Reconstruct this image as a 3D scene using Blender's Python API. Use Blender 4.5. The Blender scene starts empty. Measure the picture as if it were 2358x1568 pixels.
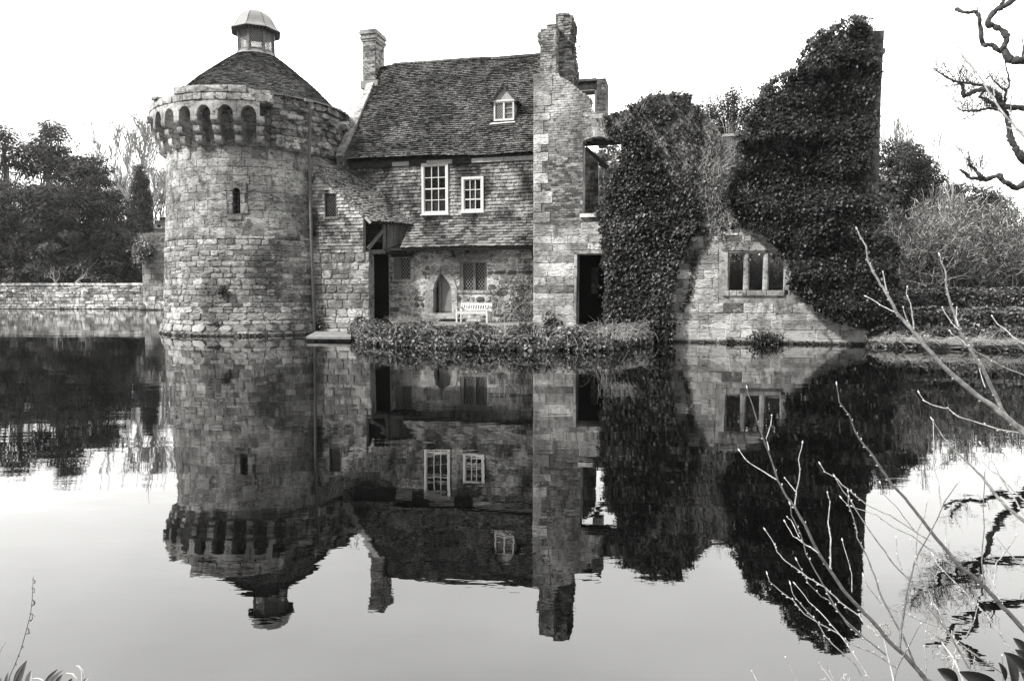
import bpy, math, random
import numpy as np
from mathutils import Vector

# ------------------------------------------------------------------ camera, sky, sun, exposure
R = math.radians
sc = bpy.context.scene
COL = sc.collection
F = 1572.0; PITCH = R(4.2); cp, sp = math.cos(PITCH), math.sin(PITCH)
CAM = np.array([0.0, 0.0, 1.6])
cd = bpy.data.cameras.new('camera'); cam = bpy.data.objects.new('camera', cd); COL.objects.link(cam)
cd.sensor_width = 36.0; cd.lens = 36.0 * F / 2358.0; cd.clip_start = 0.05; cd.clip_end = 3000.0
cam.location = CAM; cam.rotation_euler = (R(90) - PITCH, 0, 0)
sc.camera = cam
sc.view_settings.view_transform = 'Standard'; sc.view_settings.look = 'None'
sc.view_settings.gamma = 1.0; sc.view_settings.use_curve_mapping = False
sc.view_settings.exposure = EXPO = 0.25
SUN_EL, SUN_AZ = R(41), R(243)      # azimuth clockwise from +Y: sun behind the camera's left shoulder
sd = bpy.data.lights.new('sun', 'SUN'); sun = bpy.data.objects.new('sun', sd); COL.objects.link(sun)
sd.energy = 4.6; sd.angle = R(4.0); sd.color = (1.0, 0.985, 0.955)
sv = Vector((math.sin(SUN_AZ) * math.cos(SUN_EL), math.cos(SUN_AZ) * math.cos(SUN_EL), math.sin(SUN_EL)))
sun.rotation_euler = sv.to_track_quat('Z', 'Y').to_euler(); sun.location = (-20, -20, 30)
w = bpy.data.worlds.new('World'); sc.world = w; w.use_nodes = True
nt = w.node_tree; nt.nodes.clear()
def wn(t, **k):
    n = nt.nodes.new(t)
    for a, b in k.items(): setattr(n, a, b)
    return n
sky = wn('ShaderNodeTexSky', sky_type='NISHITA', sun_disc=False, sun_elevation=SUN_EL, sun_rotation=SUN_AZ, air_density=1.0, dust_density=3.0)
bw = wn('ShaderNodeRGBToBW'); nt.links.new(sky.outputs[0], bw.inputs[0])
# overcast: the blue sky seen through a bright even cloud sheet with faint streaks
tc = wn('ShaderNodeTexCoord'); mp = wn('ShaderNodeMapping'); mp.inputs['Scale'].default_value = (1.0, 1.6, 3.0); mp.inputs['Rotation'].default_value = (0.3, 0.5, 0.4)
nt.links.new(tc.outputs['Generated'], mp.inputs[0])
nz = wn('ShaderNodeTexNoise'); nz.inputs['Scale'].default_value = 2.2; nz.inputs['Detail'].default_value = 5.0
nt.links.new(mp.outputs[0], nz.inputs['Vector'])
mr = wn('ShaderNodeMapRange'); mr.inputs[1].default_value = 0.3; mr.inputs[2].default_value = 0.75; mr.inputs[3].default_value = 0.86; mr.inputs[4].default_value = 1.14
nt.links.new(nz.outputs['Fac'], mr.inputs[0])
ad = wn('ShaderNodeMath', operation='MULTIPLY_ADD'); nt.links.new(bw.outputs[0], ad.inputs[0]); ad.inputs[1].default_value = 0.25
# sky brightened beyond the castle for the moat, dimmed behind camera to deepen shade
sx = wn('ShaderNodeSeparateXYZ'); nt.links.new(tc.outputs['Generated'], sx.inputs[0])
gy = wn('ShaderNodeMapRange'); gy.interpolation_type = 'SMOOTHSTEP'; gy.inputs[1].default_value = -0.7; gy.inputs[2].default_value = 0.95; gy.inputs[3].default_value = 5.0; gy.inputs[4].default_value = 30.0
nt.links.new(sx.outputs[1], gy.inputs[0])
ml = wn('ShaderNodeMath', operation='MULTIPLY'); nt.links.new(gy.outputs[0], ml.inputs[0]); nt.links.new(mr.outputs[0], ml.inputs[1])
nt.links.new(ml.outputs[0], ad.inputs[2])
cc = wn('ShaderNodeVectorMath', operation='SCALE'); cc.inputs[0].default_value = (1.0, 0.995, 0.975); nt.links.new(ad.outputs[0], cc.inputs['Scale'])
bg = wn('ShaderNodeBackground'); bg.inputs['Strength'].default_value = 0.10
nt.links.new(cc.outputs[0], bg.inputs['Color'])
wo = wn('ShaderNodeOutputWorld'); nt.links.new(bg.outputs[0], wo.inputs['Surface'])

# ------------------------------------------------------------------ haze: thin damp air round the whole scene
hm = bpy.data.materials.new('haze_air'); hm.use_nodes = True; hm.node_tree.nodes.clear()
hv = hm.node_tree.nodes.new('ShaderNodeVolumePrincipled'); hv.inputs['Density'].default_value = 0.00025; hv.inputs['Color'].default_value = (.96, .96, .95, 1); hv.inputs['Anisotropy'].default_value = 0.2
ho = hm.node_tree.nodes.new('ShaderNodeOutputMaterial'); hm.node_tree.links.new(hv.outputs[0], ho.inputs['Volume'])
hme = bpy.data.meshes.new('haze'); hx, hy0, hy1, hz0, hz1 = 420.0, -220.0, 920.0, -2.4, 60.0
hme.from_pydata([(x, y, z) for z in (hz0, hz1) for x, y in ((-hx, hy0), (hx, hy0), (hx, hy1), (-hx, hy1))], [], [(3, 2, 1, 0), (4, 5, 6, 7), (0, 1, 5, 4), (1, 2, 6, 5), (2, 3, 7, 6), (3, 0, 4, 7)])
hme.materials.append(hm); hob = bpy.data.objects.new('haze', hme); COL.objects.link(hob); hob['kind'] = 'stuff'; hob['label'] = 'thin damp winter haze softening the far trees'

rng = np.random.default_rng(11); random.seed(5)

# ------------------------------------------------------------------ pixel (2358 wide) -> world helpers
def ray(px, py):
    px = np.asarray(px, float); py = np.asarray(py, float)
    u = px - 1179.0; v = 784.0 - py; y = F * cp + v * sp
    return np.stack([u / y, np.ones_like(y), (-F * sp + v * cp) / y], -1)
def at(px, py, Y): return CAM + ray(px, py) * np.asarray(Y, float)[..., None]
def ground(px, py, z=0.0):
    r = ray(px, py); return CAM + r * ((z - CAM[2]) / r[..., 2])[..., None]
AN = R(14); E = np.array([math.cos(AN), -math.sin(AN), 0.0]); N = np.array([math.sin(AN), math.cos(AN), 0.0]); Zv = np.array([0, 0, 1.0])
O = np.array([0.696, 22.28, 0.0])
def W(s, t, z):
    s, t, z = np.broadcast_arrays(np.asarray(s, float), np.asarray(t, float), np.asarray(z, float))
    return O + s[..., None] * E + t[..., None] * N + z[..., None] * Zv
def PL(px, py, t=0.0):
    r = ray(px, py); k = (np.asarray(t, float) - (CAM - O) @ N) / (r @ N)
    p = CAM + r * k[..., None]
    return (p - O) @ E, p[..., 2]
def PLW(px, py, t):
    s, z = PL(px, py, t); return W(s, t, z)
def poly(pts, t=0.0): return [tuple(float(q) for q in PL(x, y, t)) for x, y in pts]

# ------------------------------------------------------------------ materials
MT = {}
class NB:
    def __init__(s, name):
        m = bpy.data.materials.new(name); m.use_nodes = True; s.m = m; s.t = m.node_tree; s.t.nodes.clear()
        s.b = s.n('ShaderNodeBsdfPrincipled'); o = s.n('ShaderNodeOutputMaterial'); s.l(s.b.outputs[0], o.inputs[0]); MT[name] = m
        g = s.n('ShaderNodeNewGeometry'); s.pos = g.outputs['Position']
        a = s.n('ShaderNodeAttribute'); a.attribute_name = 'tone'; s.tone = a.outputs['Fac']
    def n(s, t, **k):
        x = s.t.nodes.new(t)
        for a, b in k.items(): setattr(x, a, b)
        return x
    def l(s, a, b): s.t.links.new(a, b)
    def put(s, sock, v):
        if isinstance(v, (int, float)): sock.default_value = v
        else: s.l(v, sock)
    def math(s, op, a, b=0.0, c=0.0):
        x = s.n('ShaderNodeMath', operation=op); s.put(x.inputs[0], a); s.put(x.inputs[1], b); s.put(x.inputs[2], c); return x.outputs[0]
    def noise(s, scale, detail=6, st=(1, 1, 1), rough=0.6, dist=0.0):
        m = s.n('ShaderNodeMapping'); m.inputs['Scale'].default_value = st; s.l(s.pos, m.inputs[0])
        x = s.n('ShaderNodeTexNoise'); s.l(m.outputs[0], x.inputs['Vector'])
        x.inputs['Scale'].default_value = scale; x.inputs['Detail'].default_value = detail; x.inputs['Roughness'].default_value = rough; x.inputs['Distortion'].default_value = dist
        return x.outputs['Fac']
    def mrange(s, v, a, b, c, d, smooth=True):
        x = s.n('ShaderNodeMapRange'); x.interpolation_type = 'SMOOTHSTEP' if smooth else 'LINEAR'
        s.put(x.inputs[0], v)
        for i, q in enumerate((a, b, c, d)): x.inputs[i + 1].default_value = q
        return x.outputs[0]
    def mix(s, f, a, b):
        x = s.n('ShaderNodeMix'); x.data_type = 'FLOAT'; s.put(x.inputs[0], f); s.put(x.inputs[2], a); s.put(x.inputs[3], b); return x.outputs[0]
    def z(s):
        x = s.n('ShaderNodeSeparateXYZ'); s.l(s.pos, x.inputs[0]); return x.outputs[2]
    def col(s, v):
        x = s.n('ShaderNodeVectorMath', operation='SCALE'); x.inputs[0].default_value = (1.0, 0.995, 0.98); s.put(x.inputs['Scale'], v)
        s.l(x.outputs[0], s.b.inputs['Base Color'])
    def bump(s, h, dist=0.02, st=0.8):
        x = s.n('ShaderNodeBump'); x.inputs['Distance'].default_value = dist; x.inputs['Strength'].default_value = st; s.l(h, x.inputs['Height']); s.l(x.outputs[0], s.b.inputs['Normal'])
    def fin(s, rough=0.9, spec=0.25):
        s.b.inputs['Roughness'].default_value = rough; s.b.inputs['Specular IOR Level'].default_value = spec; return s.m

def stone_mat(name, base, tvar=0.9, lichen=0.5, dark=0.4, strata=(1, 1, 4), bump=0.03, lowwhite=0.0, grain=0.5, bscale=1.0):
    b = NB(name)
    n1 = b.noise(0.9, 6); n2 = b.noise(7 * bscale, 8, strata, 0.65); n3 = b.noise(55, 4, (1, 1, 1.5), 0.7); n4 = b.noise(3.1, 9, (1, 1, 1.3), 0.7, 0.6)
    v = b.math('MULTIPLY', b.math('MULTIPLY_ADD', b.tone, tvar, 1 - tvar / 2), base)
    v = b.math('MULTIPLY', v, b.math('MULTIPLY', b.mrange(n2, 0.36, 0.455, 0.30, 1.0), b.mrange(n2, 0.45, 0.68, 0.92, 1.4, False)))
    v = b.math('MULTIPLY', v, b.mrange(n1, 0.35, 0.65, 0.55, 1.4))
    v = b.math('MULTIPLY', v, b.mrange(n3, 0.34, 0.66, 1 - grain, 1 + grain, False))
    li = b.mrange(n4, 0.60 - 0.09 * lichen, 0.66 - 0.05 * lichen, 0, 0.85)
    if lowwhite:
        zz = b.mrange(b.z(), 0.75, 0.25, 0, 1); zn = b.math('MULTIPLY', zz, b.mrange(n4, 0.40, 0.54, 0, lowwhite))
        li = b.math('MAXIMUM', li, zn)
    v = b.mix(b.math('MULTIPLY', li, b.mrange(n3, 0.35, 0.6, 0.4, 1)), v, 0.62)
    n5 = b.noise(1.9, 9, (1, 1, 0.7), 0.72, 0.3)
    v = b.mix(b.mrange(n5, 0.56 - 0.06 * dark, 0.70 - 0.08 * dark, 0, 0.8 * min(1, dark * 1.6)), v, base * 0.22)
    # the dark tide mark just above the water
    v = b.mix(b.math('MULTIPLY', b.mrange(b.z(), 0.15, 0.02, 0, 0.95), b.mrange(n4, 0.38, 0.5, 0.6, 1)), v, 0.02)
    b.col(v)
    h = b.math('ADD', b.math('MULTIPLY', n2, 1.0), b.math('MULTIPLY', n3, 0.35))
    b.bump(h, bump, 1.0)
    return b.fin(0.92, 0.15)
stone_mat('tower_stone', 0.34, 1.15, 0.42, 0.85, (1, 1, 2.2), 0.04, lowwhite=.6)
stone_mat('mortar', 0.22, 0, 0.2, 0.45, (1, 1, 1), 0.03)
stone_mat('house_stone', 0.31, 1.4, 0.35, 0.55, (1, 1, 2.5), 0.035)
stone_mat('pale_mortar', 0.50, 0, 0.3, 0.35, (1, 1, 1), 0.03)
stone_mat('ruin_stone', 0.41, 1.3, 0.5, 0.6, (1, 1, 3.5), 0.05, lowwhite=1.0)
stone_mat('ruin_mortar', 0.32, 0, 0.3, 0.4, (1, 1, 1), 0.03, lowwhite=1.0)
stone_mat('brick_stone', 0.26, 1.6, 0.5, 0.50, (1, 1, 1.5), 0.02)
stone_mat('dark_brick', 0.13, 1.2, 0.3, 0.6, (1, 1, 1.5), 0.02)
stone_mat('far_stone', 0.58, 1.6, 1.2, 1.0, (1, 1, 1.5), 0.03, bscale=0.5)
stone_mat('dressed_stone', 0.31, 0.5, 0.2, 0.25, (1, 1, 1.5), 0.015, grain=0.25)
stone_mat('corbel_stone', 0.42, 0.5, 0.35, 0.35, (1, 1, 1.2), 0.02, grain=0.3)

stone_mat('white_sill', 0.62, 0.3, 0.6, 0.15, (1, 1, 2), 0.01, grain=0.2)

def tile_mat(name, base, lich, lv=0.5, tvar=1.3, thr=0.0, even=False):
    b = NB(name)
    n1 = b.noise(0.7, 5, dist=0.5); n2 = b.noise(14, 6, (1, 1, 1), 0.7); n3 = b.noise(60, 3)
    v = b.math('MULTIPLY', b.math('MULTIPLY_ADD', b.tone, tvar, 1 - tvar / 2), base)
    v = b.math('MULTIPLY', v, b.mrange(n2, 0.36, 0.64, 0.35, 1.7, False))
    v = b.math('MULTIPLY', v, b.mrange(n3, 0.3, 0.7, 0.7, 1.3, False))
    big = b.mrange(n1, 0.36 + thr, 0.60 + thr, 0.0, 1.0)
    f = b.math('MULTIPLY', big, b.mrange(n2, 0.36, 0.50, 0.25, 1.0) if even else b.mrange(n2, 0.40, 0.60, 0.1, 1.0))
    f = b.math('MULTIPLY', f, b.mrange(b.tone, 0.05, 0.5, 0.35, 1.0))
    v = b.mix(b.math('MULTIPLY', f, lich), v, lv)
    b.col(v); b.bump(b.math('ADD', n2, b.math('MULTIPLY', n3, 0.4)), 0.012, 0.9)
    return b.fin(0.85, 0.2)
tile_mat('roof_tile', 0.045, 0.5, 0.38, 1.8, 0.02)
tile_mat('cone_tile', 0.05, 0.3, 0.30, 1.6, 0.08)
tile_mat('hung_tile', 0.045, 0.95, 0.46, 1.3, 0.035, True)
tile_mat('skirt_tile', 0.06, 0.85, 0.34, 1.8, -0.05, True)
tile_mat('lean_tile', 0.04, 0.95, 0.58, 1.3, 0.03, True)
tile_mat('lean_roof', 0.045, 0.85, 0.50, 1.6, -0.02)

def plain(name, v, rough=0.6, spec=0.3, var=0.25, scale=20, bump=0.0, metal=0.0, st=(1, 1, 1), tv=0.0):
    b = NB(name); n = b.noise(scale, 5, st)
    x = b.math('MULTIPLY', b.mrange(n, 0.3, 0.7, 1 - var, 1 + var, False), v)
    if 'leaf' in name: x = b.math('MULTIPLY', b.math('MULTIPLY_ADD', b.math('POWER', b.tone, 5.0), tv * 4.2, 0.42), x)  # few leaves far paler: glints put into the leaf colour
    elif tv: x = b.math('MULTIPLY', b.math('MULTIPLY_ADD', b.tone, tv, 1 - tv / 2), x)
    b.col(x)
    if bump: b.bump(n, bump, 0.8)
    b.b.inputs['Metallic'].default_value = metal
    return b.fin(rough, spec)
plain('white_paint', 0.70, 0.5, 0.3, 0.08, 9)
plain('cream_board', 0.42, 0.7, 0.2, 0.25, 6)
plain('timber', 0.16, 0.85, 0.15, 0.6, 9, 0.02, st=(8, 8, 0.7), tv=0.6)
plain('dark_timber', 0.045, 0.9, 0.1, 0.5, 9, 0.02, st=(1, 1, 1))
plain('door_paint', 0.20, 0.6, 0.25, 0.12, 5)
plain('lead', 0.27, 0.55, 0.4, 0.12, 4, 0.01)
plain('dark_lead', 0.07, 0.6, 0.4, 0.2, 8)
plain('lattice_lead', 0.34, 0.5, 0.4, 0.1, 8)
plain('bronze_frame', 0.17, 0.6, 0.3, 0.25, 12)
plain('pipe_iron', 0.15, 0.6, 0.3, 0.3, 10)
plain('glass', 0.022, 0.08, 0.14, 0.9, 5, 0.004, tv=1.9)
plain('grey_glass', 0.13, 0.12, 0.35, 0.5, 3)
plain('soil', 0.05, 0.95, 0.1, 0.5, 3, 0.05)
plain('grass_ground', 0.09, 0.95, 0.1, 0.5, 0.6, 0.05)
plain('paving', 0.25, 0.85, 0.2, 0.3, 5, 0.02)
plain('black_hollow', 0.012, 0.95, 0.05, 0.3, 5)  # near-black that stands in for shade inside openings; tyres use it too
plain('bark', 0.12, 0.9, 0.1, 0.55, 14, 0.03, st=(1, 1, 0.4))
plain('oak_bark', 0.075, 0.9, 0.1, 0.6, 14, 0.03)
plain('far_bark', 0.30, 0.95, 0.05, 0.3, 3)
plain('pale_bark', 0.42, 0.85, 0.1, 0.35, 8)
plain('shrub_twig', 0.30, 0.9, 0.1, 0.35, 8, tv=1.5)
plain('twig', 0.22, 0.6, 0.3, 0.55, 60, tv=1.1)
plain('bud', 0.50, 0.6, 0.3, 0.2, 60)
plain('straw', 0.42, 0.8, 0.15, 0.4, 20, tv=0.9)
plain('stem', 0.30, 0.85, 0.15, 0.4, 20, tv=0.8)
plain('ivy_leaf', 0.020, 0.42, 0.30, 0.35, 5, tv=1.4)
plain('ivy_leaf_pale', 0.045, 0.42, 0.35, 0.35, 5, tv=1.5)
plain('hedge_leaf', 0.05, 0.42, 0.4, 0.35, 5, tv=1.4)
plain('yew_leaf', 0.040, 0.75, 0.15, 0.4, 1.0, tv=1.1)
plain('yew_leaf_pale', 0.075, 0.75, 0.15, 0.4, 1.0, tv=1.1)
plain('cypress_leaf', 0.045, 0.8, 0.1, 0.3, 1.0, tv=0.8)
plain('holm_leaf', 0.042, 0.6, 0.2, 0.4, 1.0, tv=1.3)
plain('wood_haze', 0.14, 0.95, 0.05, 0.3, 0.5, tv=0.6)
plain('laurel_leaf', 0.045, 0.3, 0.5, 0.35, 20, tv=1.2)
plain('laurel_leaf_pale', 0.17, 0.45, 0.4, 0.35, 20, tv=1.2)
plain('car_paint', 0.30, 0.3, 0.5, 0.1, 5)

b = NB('clear_glass')
_tr = b.n('ShaderNodeBsdfTransparent'); _mx = b.n('ShaderNodeMixShader'); _mx.inputs[0].default_value = 0.34; b.l(_tr.outputs[0], _mx.inputs[1]); b.l(b.b.outputs[0], _mx.inputs[2])
b.b.inputs['Base Color'].default_value = (.92, .92, .90, 1); b.b.inputs['Roughness'].default_value = .3; b.l(_mx.outputs[0], [x for x in b.t.nodes if x.type == 'OUTPUT_MATERIAL'][0].inputs[0])
b = NB('moat_water')
m1 = b.noise(0.55, 3, (0.55, 1.5, 1), 0.5); m2 = b.noise(3.2, 4, (0.5, 1.3, 1), 0.55, 0.3)
h = b.math('ADD', b.math('MULTIPLY', m1, 0.60), b.math('MULTIPLY', m2, 0.075))
b.bump(h, 0.0085, 1.0)
b.b.inputs['Base Color'].default_value = (0.0015, 0.0015, 0.0015, 1); b.b.inputs['IOR'].default_value = 1.7
b.b.inputs['Roughness'].default_value = 0.0; b.b.inputs['Specular IOR Level'].default_value = 0.5

# ------------------------------------------------------------------ building blocks
ORG = {}
def setp(o, label=None, cat=None, group=None, kind=None):
    if label: o['label'] = label
    if cat: o['category'] = cat
    if group: o['group'] = group
    if kind: o['kind'] = kind
def thing(name, label, cat, loc, group=None):
    o = bpy.data.objects.new(name, None); COL.objects.link(o); loc = np.asarray(loc, float)
    o.location = loc; ORG[o.name] = loc; o.empty_display_size = 0.3; setp(o, label, cat, group); return o
def place(me, name, org, mat, parent=None, **k):
    if mat: me.materials.append(MT[mat])
    o = bpy.data.objects.new(name, me); COL.objects.link(o); ORG[o.name] = np.asarray(org, float)
    if parent is not None: o.parent = parent; o.location = org - ORG[parent.name]
    else: o.location = org
    setp(o, **k); return o
class Geo:
    def __init__(s): s.V = []; s.Fc = []; s.T = []; s.n = 0
    def add(s, V, Fc, tone=0.5):
        V = np.asarray(V, float).reshape(-1, 3); s.V.append(V)
        s.Fc += [tuple(i + s.n for i in f) for f in Fc]; s.T += [tone] * len(Fc); s.n += len(V)
    def build(s, name, mat, parent=None, smooth=False, org=None, **k):
        if not s.n: return None
        V = np.concatenate(s.V)
        if org is None: org = (V.min(0) + V.max(0)) / 2; org[2] = V[:, 2].min()
        me = bpy.data.meshes.new(name); me.from_pydata((V - org).tolist(), [], s.Fc); me.update()
        a = me.attributes.new('tone', 'FLOAT', 'FACE'); a.data.foreach_set('value', np.array(s.T, np.float32))
        if smooth: me.polygons.foreach_set('use_smooth', [True] * len(me.polygons))
        return place(me, name, org, mat, parent, **k)
def bulk(name, V, Q, T, mat, parent=None, smooth=False, **k):
    """uniform faces: V (n,3), Q (m,c) indices, T (m,) tones"""
    V = np.asarray(V, float); Q = np.asarray(Q, np.int32); m, c = Q.shape
    org = (V.min(0) + V.max(0)) / 2; org[2] = V[:, 2].min()
    me = bpy.data.meshes.new(name); me.vertices.add(len(V)); me.vertices.foreach_set('co', (V - org).astype(np.float32).ravel())
    me.loops.add(m * c); me.loops.foreach_set('vertex_index', Q.ravel())
    me.polygons.add(m); me.polygons.foreach_set('loop_start', np.arange(m, dtype=np.int32) * c); me.polygons.foreach_set('loop_total', np.full(m, c, np.int32))
    if smooth: me.polygons.foreach_set('use_smooth', np.ones(m, bool))
    me.update(calc_edges=True)
    a = me.attributes.new('tone', 'FLOAT', 'FACE'); a.data.foreach_set('value', np.asarray(T, np.float32))
    return place(me, name, org, mat, parent, **k)
BOXF = [(0, 1, 2, 3), (7, 6, 5, 4), (0, 4, 5, 1), (1, 5, 6, 2), (2, 6, 7, 3), (3, 7, 4, 0)]
def hexa(c8): return np.asarray(c8, float), BOXF     # 0-3 front ring (ccw seen from front), 4-7 back ring
def lb(s0, s1, t0, t1, z0, z1):
    f = [W(s0, t0, z0), W(s1, t0, z0), W(s1, t0, z1), W(s0, t0, z1)]; k = [W(s0, t1, z0), W(s1, t1, z0), W(s1, t1, z1), W(s0, t1, z1)]
    return hexa(f + k)
def wb(x0, x1, y0, y1, z0, z1):
    f = [(x0, y0, z0), (x1, y0, z0), (x1, y0, z1), (x0, y0, z1)]; k = [(x0, y1, z0), (x1, y1, z0), (x1, y1, z1), (x0, y1, z1)]
    return hexa(f + k)
def pb(x0, y0, x1, y1, t0, t1):
    """box whose front face covers the pixel rectangle at depth t0 (y0 is the top)"""
    s0, zb = PL((x0 + x1) / 2, y1, t0); s1, zt = PL((x0 + x1) / 2, y0, t0); sa, _ = PL(x0, (y0 + y1) / 2, t0); sb, _ = PL(x1, (y0 + y1) / 2, t0)
    return lb(float(sa), float(sb), t0, t1, float(zb), float(zt))
def beam(p, q, wd, dp, nrm):
    """bar from p to q, width wd across, depth dp along -nrm"""
    p = np.asarray(p, float); q = np.asarray(q, float); d = q - p; d /= np.linalg.norm(d); n = np.asarray(nrm, float); n = n - d * (n @ d); n /= np.linalg.norm(n)
    x = np.cross(d, n); a = x * wd / 2
    return hexa([p - a, p + a, q + a, q - a, p - a - n * dp, p + a - n * dp, q + a - n * dp, q - a - n * dp])
def planemap(org, eu, ev, en): return lambda u, v, d: org + u * eu + v * ev + d * en
def P_at(t): return planemap(W(0, t, 0), E, Zv, -N)      # facade plane: u = s, v = z, d towards the camera

SF = [(i, (i + 1) % 8, 8 + (i + 1) % 8, 8 + i) for i in range(8)] + [(8 + i, 8 + (i + 1) % 8, 16 + (i + 1) % 8, 16 + i) for i in range(8)] + [(16 + i, 16 + (i + 1) % 8, 24) for i in range(8)]
def stone(mp, u0, u1, v0, v1, proud, jit=0.012, cut=0.22, tone=None, back=-0.03, bev=0.016):
    w_, h_ = u1 - u0, v1 - v0; c = min(w_, h_) * cut
    cs = c * rng.uniform(0.4, 1.5, 4)
    pts = np.array([[u0 + cs[0], v0], [u1 - cs[1], v0], [u1, v0 + cs[1]], [u1, v1 - cs[2]], [u1 - cs[2], v1], [u0 + cs[3], v1], [u0, v1 - cs[3]], [u0, v0 + cs[0]]])
    pts += rng.uniform(-jit, jit, pts.shape)
    ctr = pts.mean(0); b_ = min(bev, 0.25 * min(w_, h_)); d = ctr - pts; ins = pts + d / np.maximum(np.linalg.norm(d, axis=1, keepdims=True), 1e-6) * b_
    pr = proud + rng.uniform(-0.3, 0.3, 8) * proud
    V = [mp(p[0], p[1], back) for p in pts] + [mp(p[0], p[1], q - b_ * 0.8) for p, q in zip(pts, pr)] + [mp(p[0], p[1], q) for p, q in zip(ins, pr)] + [mp(ctr[0], ctr[1], proud * 1.15)]
    V = np.array(V); n = mp(u0, v0, 1) - mp(u0, v0, 0)
    return (V, SF, (rng.random() * .75 + .25 if rng.random() > .14 else rng.random() * .15) if tone is None else tone, n)
BKF = [(0, 1, 2, 3), (0, 4, 5, 1), (1, 5, 6, 2), (2, 6, 7, 3), (3, 7, 4, 0)]
def brick(mp, u0, u1, v0, v1, proud, jit=0.004, tone=None, back=-0.03):
    p = np.array([[u0, v0], [u1, v0], [u1, v1], [u0, v1]]) + rng.uniform(-jit, jit, (4, 2)); pr = proud * rng.uniform(0.6, 1.3, 4)
    V = np.array([mp(a[0], a[1], q) for a, q in zip(p, pr)] + [mp(a[0], a[1], back) for a in p]); n = mp(u0, v0, 1) - mp(u0, v0, 0)
    return (V, BKF, rng.random() if tone is None else tone, n)
def tile(mp, u0, u1, v0, v1, lift=0.03, tone=None):
    """tile: lower edge v0 lifted, upper edge v1 tucked in"""
    j = rng.uniform(-0.007, 0.007, 2); l1, l2 = lift * rng.uniform(0.7, 1.5, 2)
    P4 = [(u0, v0 + j[0], l1), (u1, v0 + j[1], l2), (u1, v1, 0.004), (u0, v1, 0.004)]; th = 0.016
    V = np.array([mp(a, b_, c) for a, b_, c in P4] + [mp(a, b_, c - th) for a, b_, c in P4]); n = mp(u0, v0, 1) - mp(u0, v0, 0)
    return (V, BKF, rng.random() if tone is None else tone, n)

def emit(pieces, name, mat, parent, limit=300, rest=None, smooth=False):
    sc_ = []
    for V, Fc, T, n in pieces:
        c = V.mean(0); d = c - CAM; y = d[1] * cp - d[2] * sp
        if y < 0.3: sc_.append(-1); continue
        px = d[0] / y * F; py = (d[2] * cp + d[1] * sp) / y * F
        f = -(n @ d) / (np.linalg.norm(d) * np.linalg.norm(n))
        a = np.sort(V.max(0) - V.min(0))
        if abs(px) > 1200 or abs(py) > 800 or f <= 0.05: sc_.append(-1); continue
        sc_.append(a[1] * a[2] / y / y * min(1, f * 2))
    order = np.argsort(-np.array(sc_)); single = [i for i in order[:limit] if sc_[i] > 0]; ss = set(single)
    for i in single:
        V, Fc, T, n = pieces[i]; g = Geo(); g.add(V, Fc, T); g.build(name, mat, parent, smooth=smooth)
    g = Geo()
    for i in range(len(pieces)):
        if i not in ss: g.add(pieces[i][0], pieces[i][1], pieces[i][2])
    if g.n: g.build(rest or name, mat, parent, smooth=smooth, kind='stuff')

def cross(poly_, v):
    xs = []
    for (x0, y0), (x1, y1) in zip(poly_, poly_[1:] + poly_[:1]):
        if (y0 <= v) != (y1 <= v): xs.append(x0 + (v - y0) * (x1 - x0) / (y1 - y0))
    xs.sort(); return [(xs[i], xs[i + 1]) for i in range(0, len(xs) - 1, 2)]
def spans(outline, holes, v):
    sp_ = cross(outline, v)
    for h_ in holes:
        for a, b_ in cross(h_, v):
            o = []
            for s0, s1 in sp_:
                if b_ <= s0 or a >= s1: o.append((s0, s1)); continue
                if a > s0: o.append((s0, a))
                if b_ < s1: o.append((b_, s1))
            sp_ = o
    return sp_
def rows(v0, v1, h0, h1):
    v = v0; out = []
    while v < v1 - 1e-4:
        h_ = rng.uniform(h0, h1)
        if v + h_ > v1 - h0 * 0.5: h_ = v1 - v
        out.append((v, v + h_)); v += h_
    return out
def fill(mp, outline, holes, hr, wr, gap=0.02, proud=(0.01, 0.04), kind='stone', split=0.0, ragged=0.0, tonef=None, **k):
    vs = [p[1] for p in outline]; out = []
    for r_, (va, vb) in enumerate(rows(min(vs), max(vs), *hr)):
        for s0, s1 in spans(outline, holes, (va + vb) / 2):
            if s1 - s0 < 0.03: continue
            if ragged: s0 += rng.uniform(-ragged, ragged); s1 += rng.uniform(-ragged, ragged)
            u = s0; first = True
            while u < s1 - 1e-3:
                w_ = rng.uniform(*wr)
                if kind == 'brick' and first and r_ % 2: w_ *= 0.5
                first = False
                if u + w_ > s1 - wr[0] * 0.45: w_ = s1 - u
                if w_ > 0.02:
                    t = tonef(u + w_ / 2, (va + vb) / 2) if tonef else None
                    pr = rng.uniform(*proud); ja, jb = (0, 0) if kind != 'stone' else rng.uniform(-0.25, 0.25, 2) * gap
                    if kind == 'stone':
                        if rng.random() < split and vb - va > 0.18:
                            m = va + (vb - va) * rng.uniform(0.38, 0.62)
                            out.append(stone(mp, u + gap / 2, u + w_ - gap / 2, va + gap / 2, m - gap / 2, pr, tone=t, **k)); out.append(stone(mp, u + gap / 2, u + w_ - gap / 2, m + gap / 2, vb - gap / 2, rng.uniform(*proud), tone=None, **k))
                        else: out.append(stone(mp, u + gap / 2, u + w_ - gap / 2, va + gap / 2 + ja, vb - gap / 2 + jb, pr, tone=t, **k))
                    else: out.append(brick(mp, u + gap / 2, u + w_ - gap / 2, va + gap / 2, vb - gap / 2, pr, tone=t, **k))
                u += w_
    return out
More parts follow.
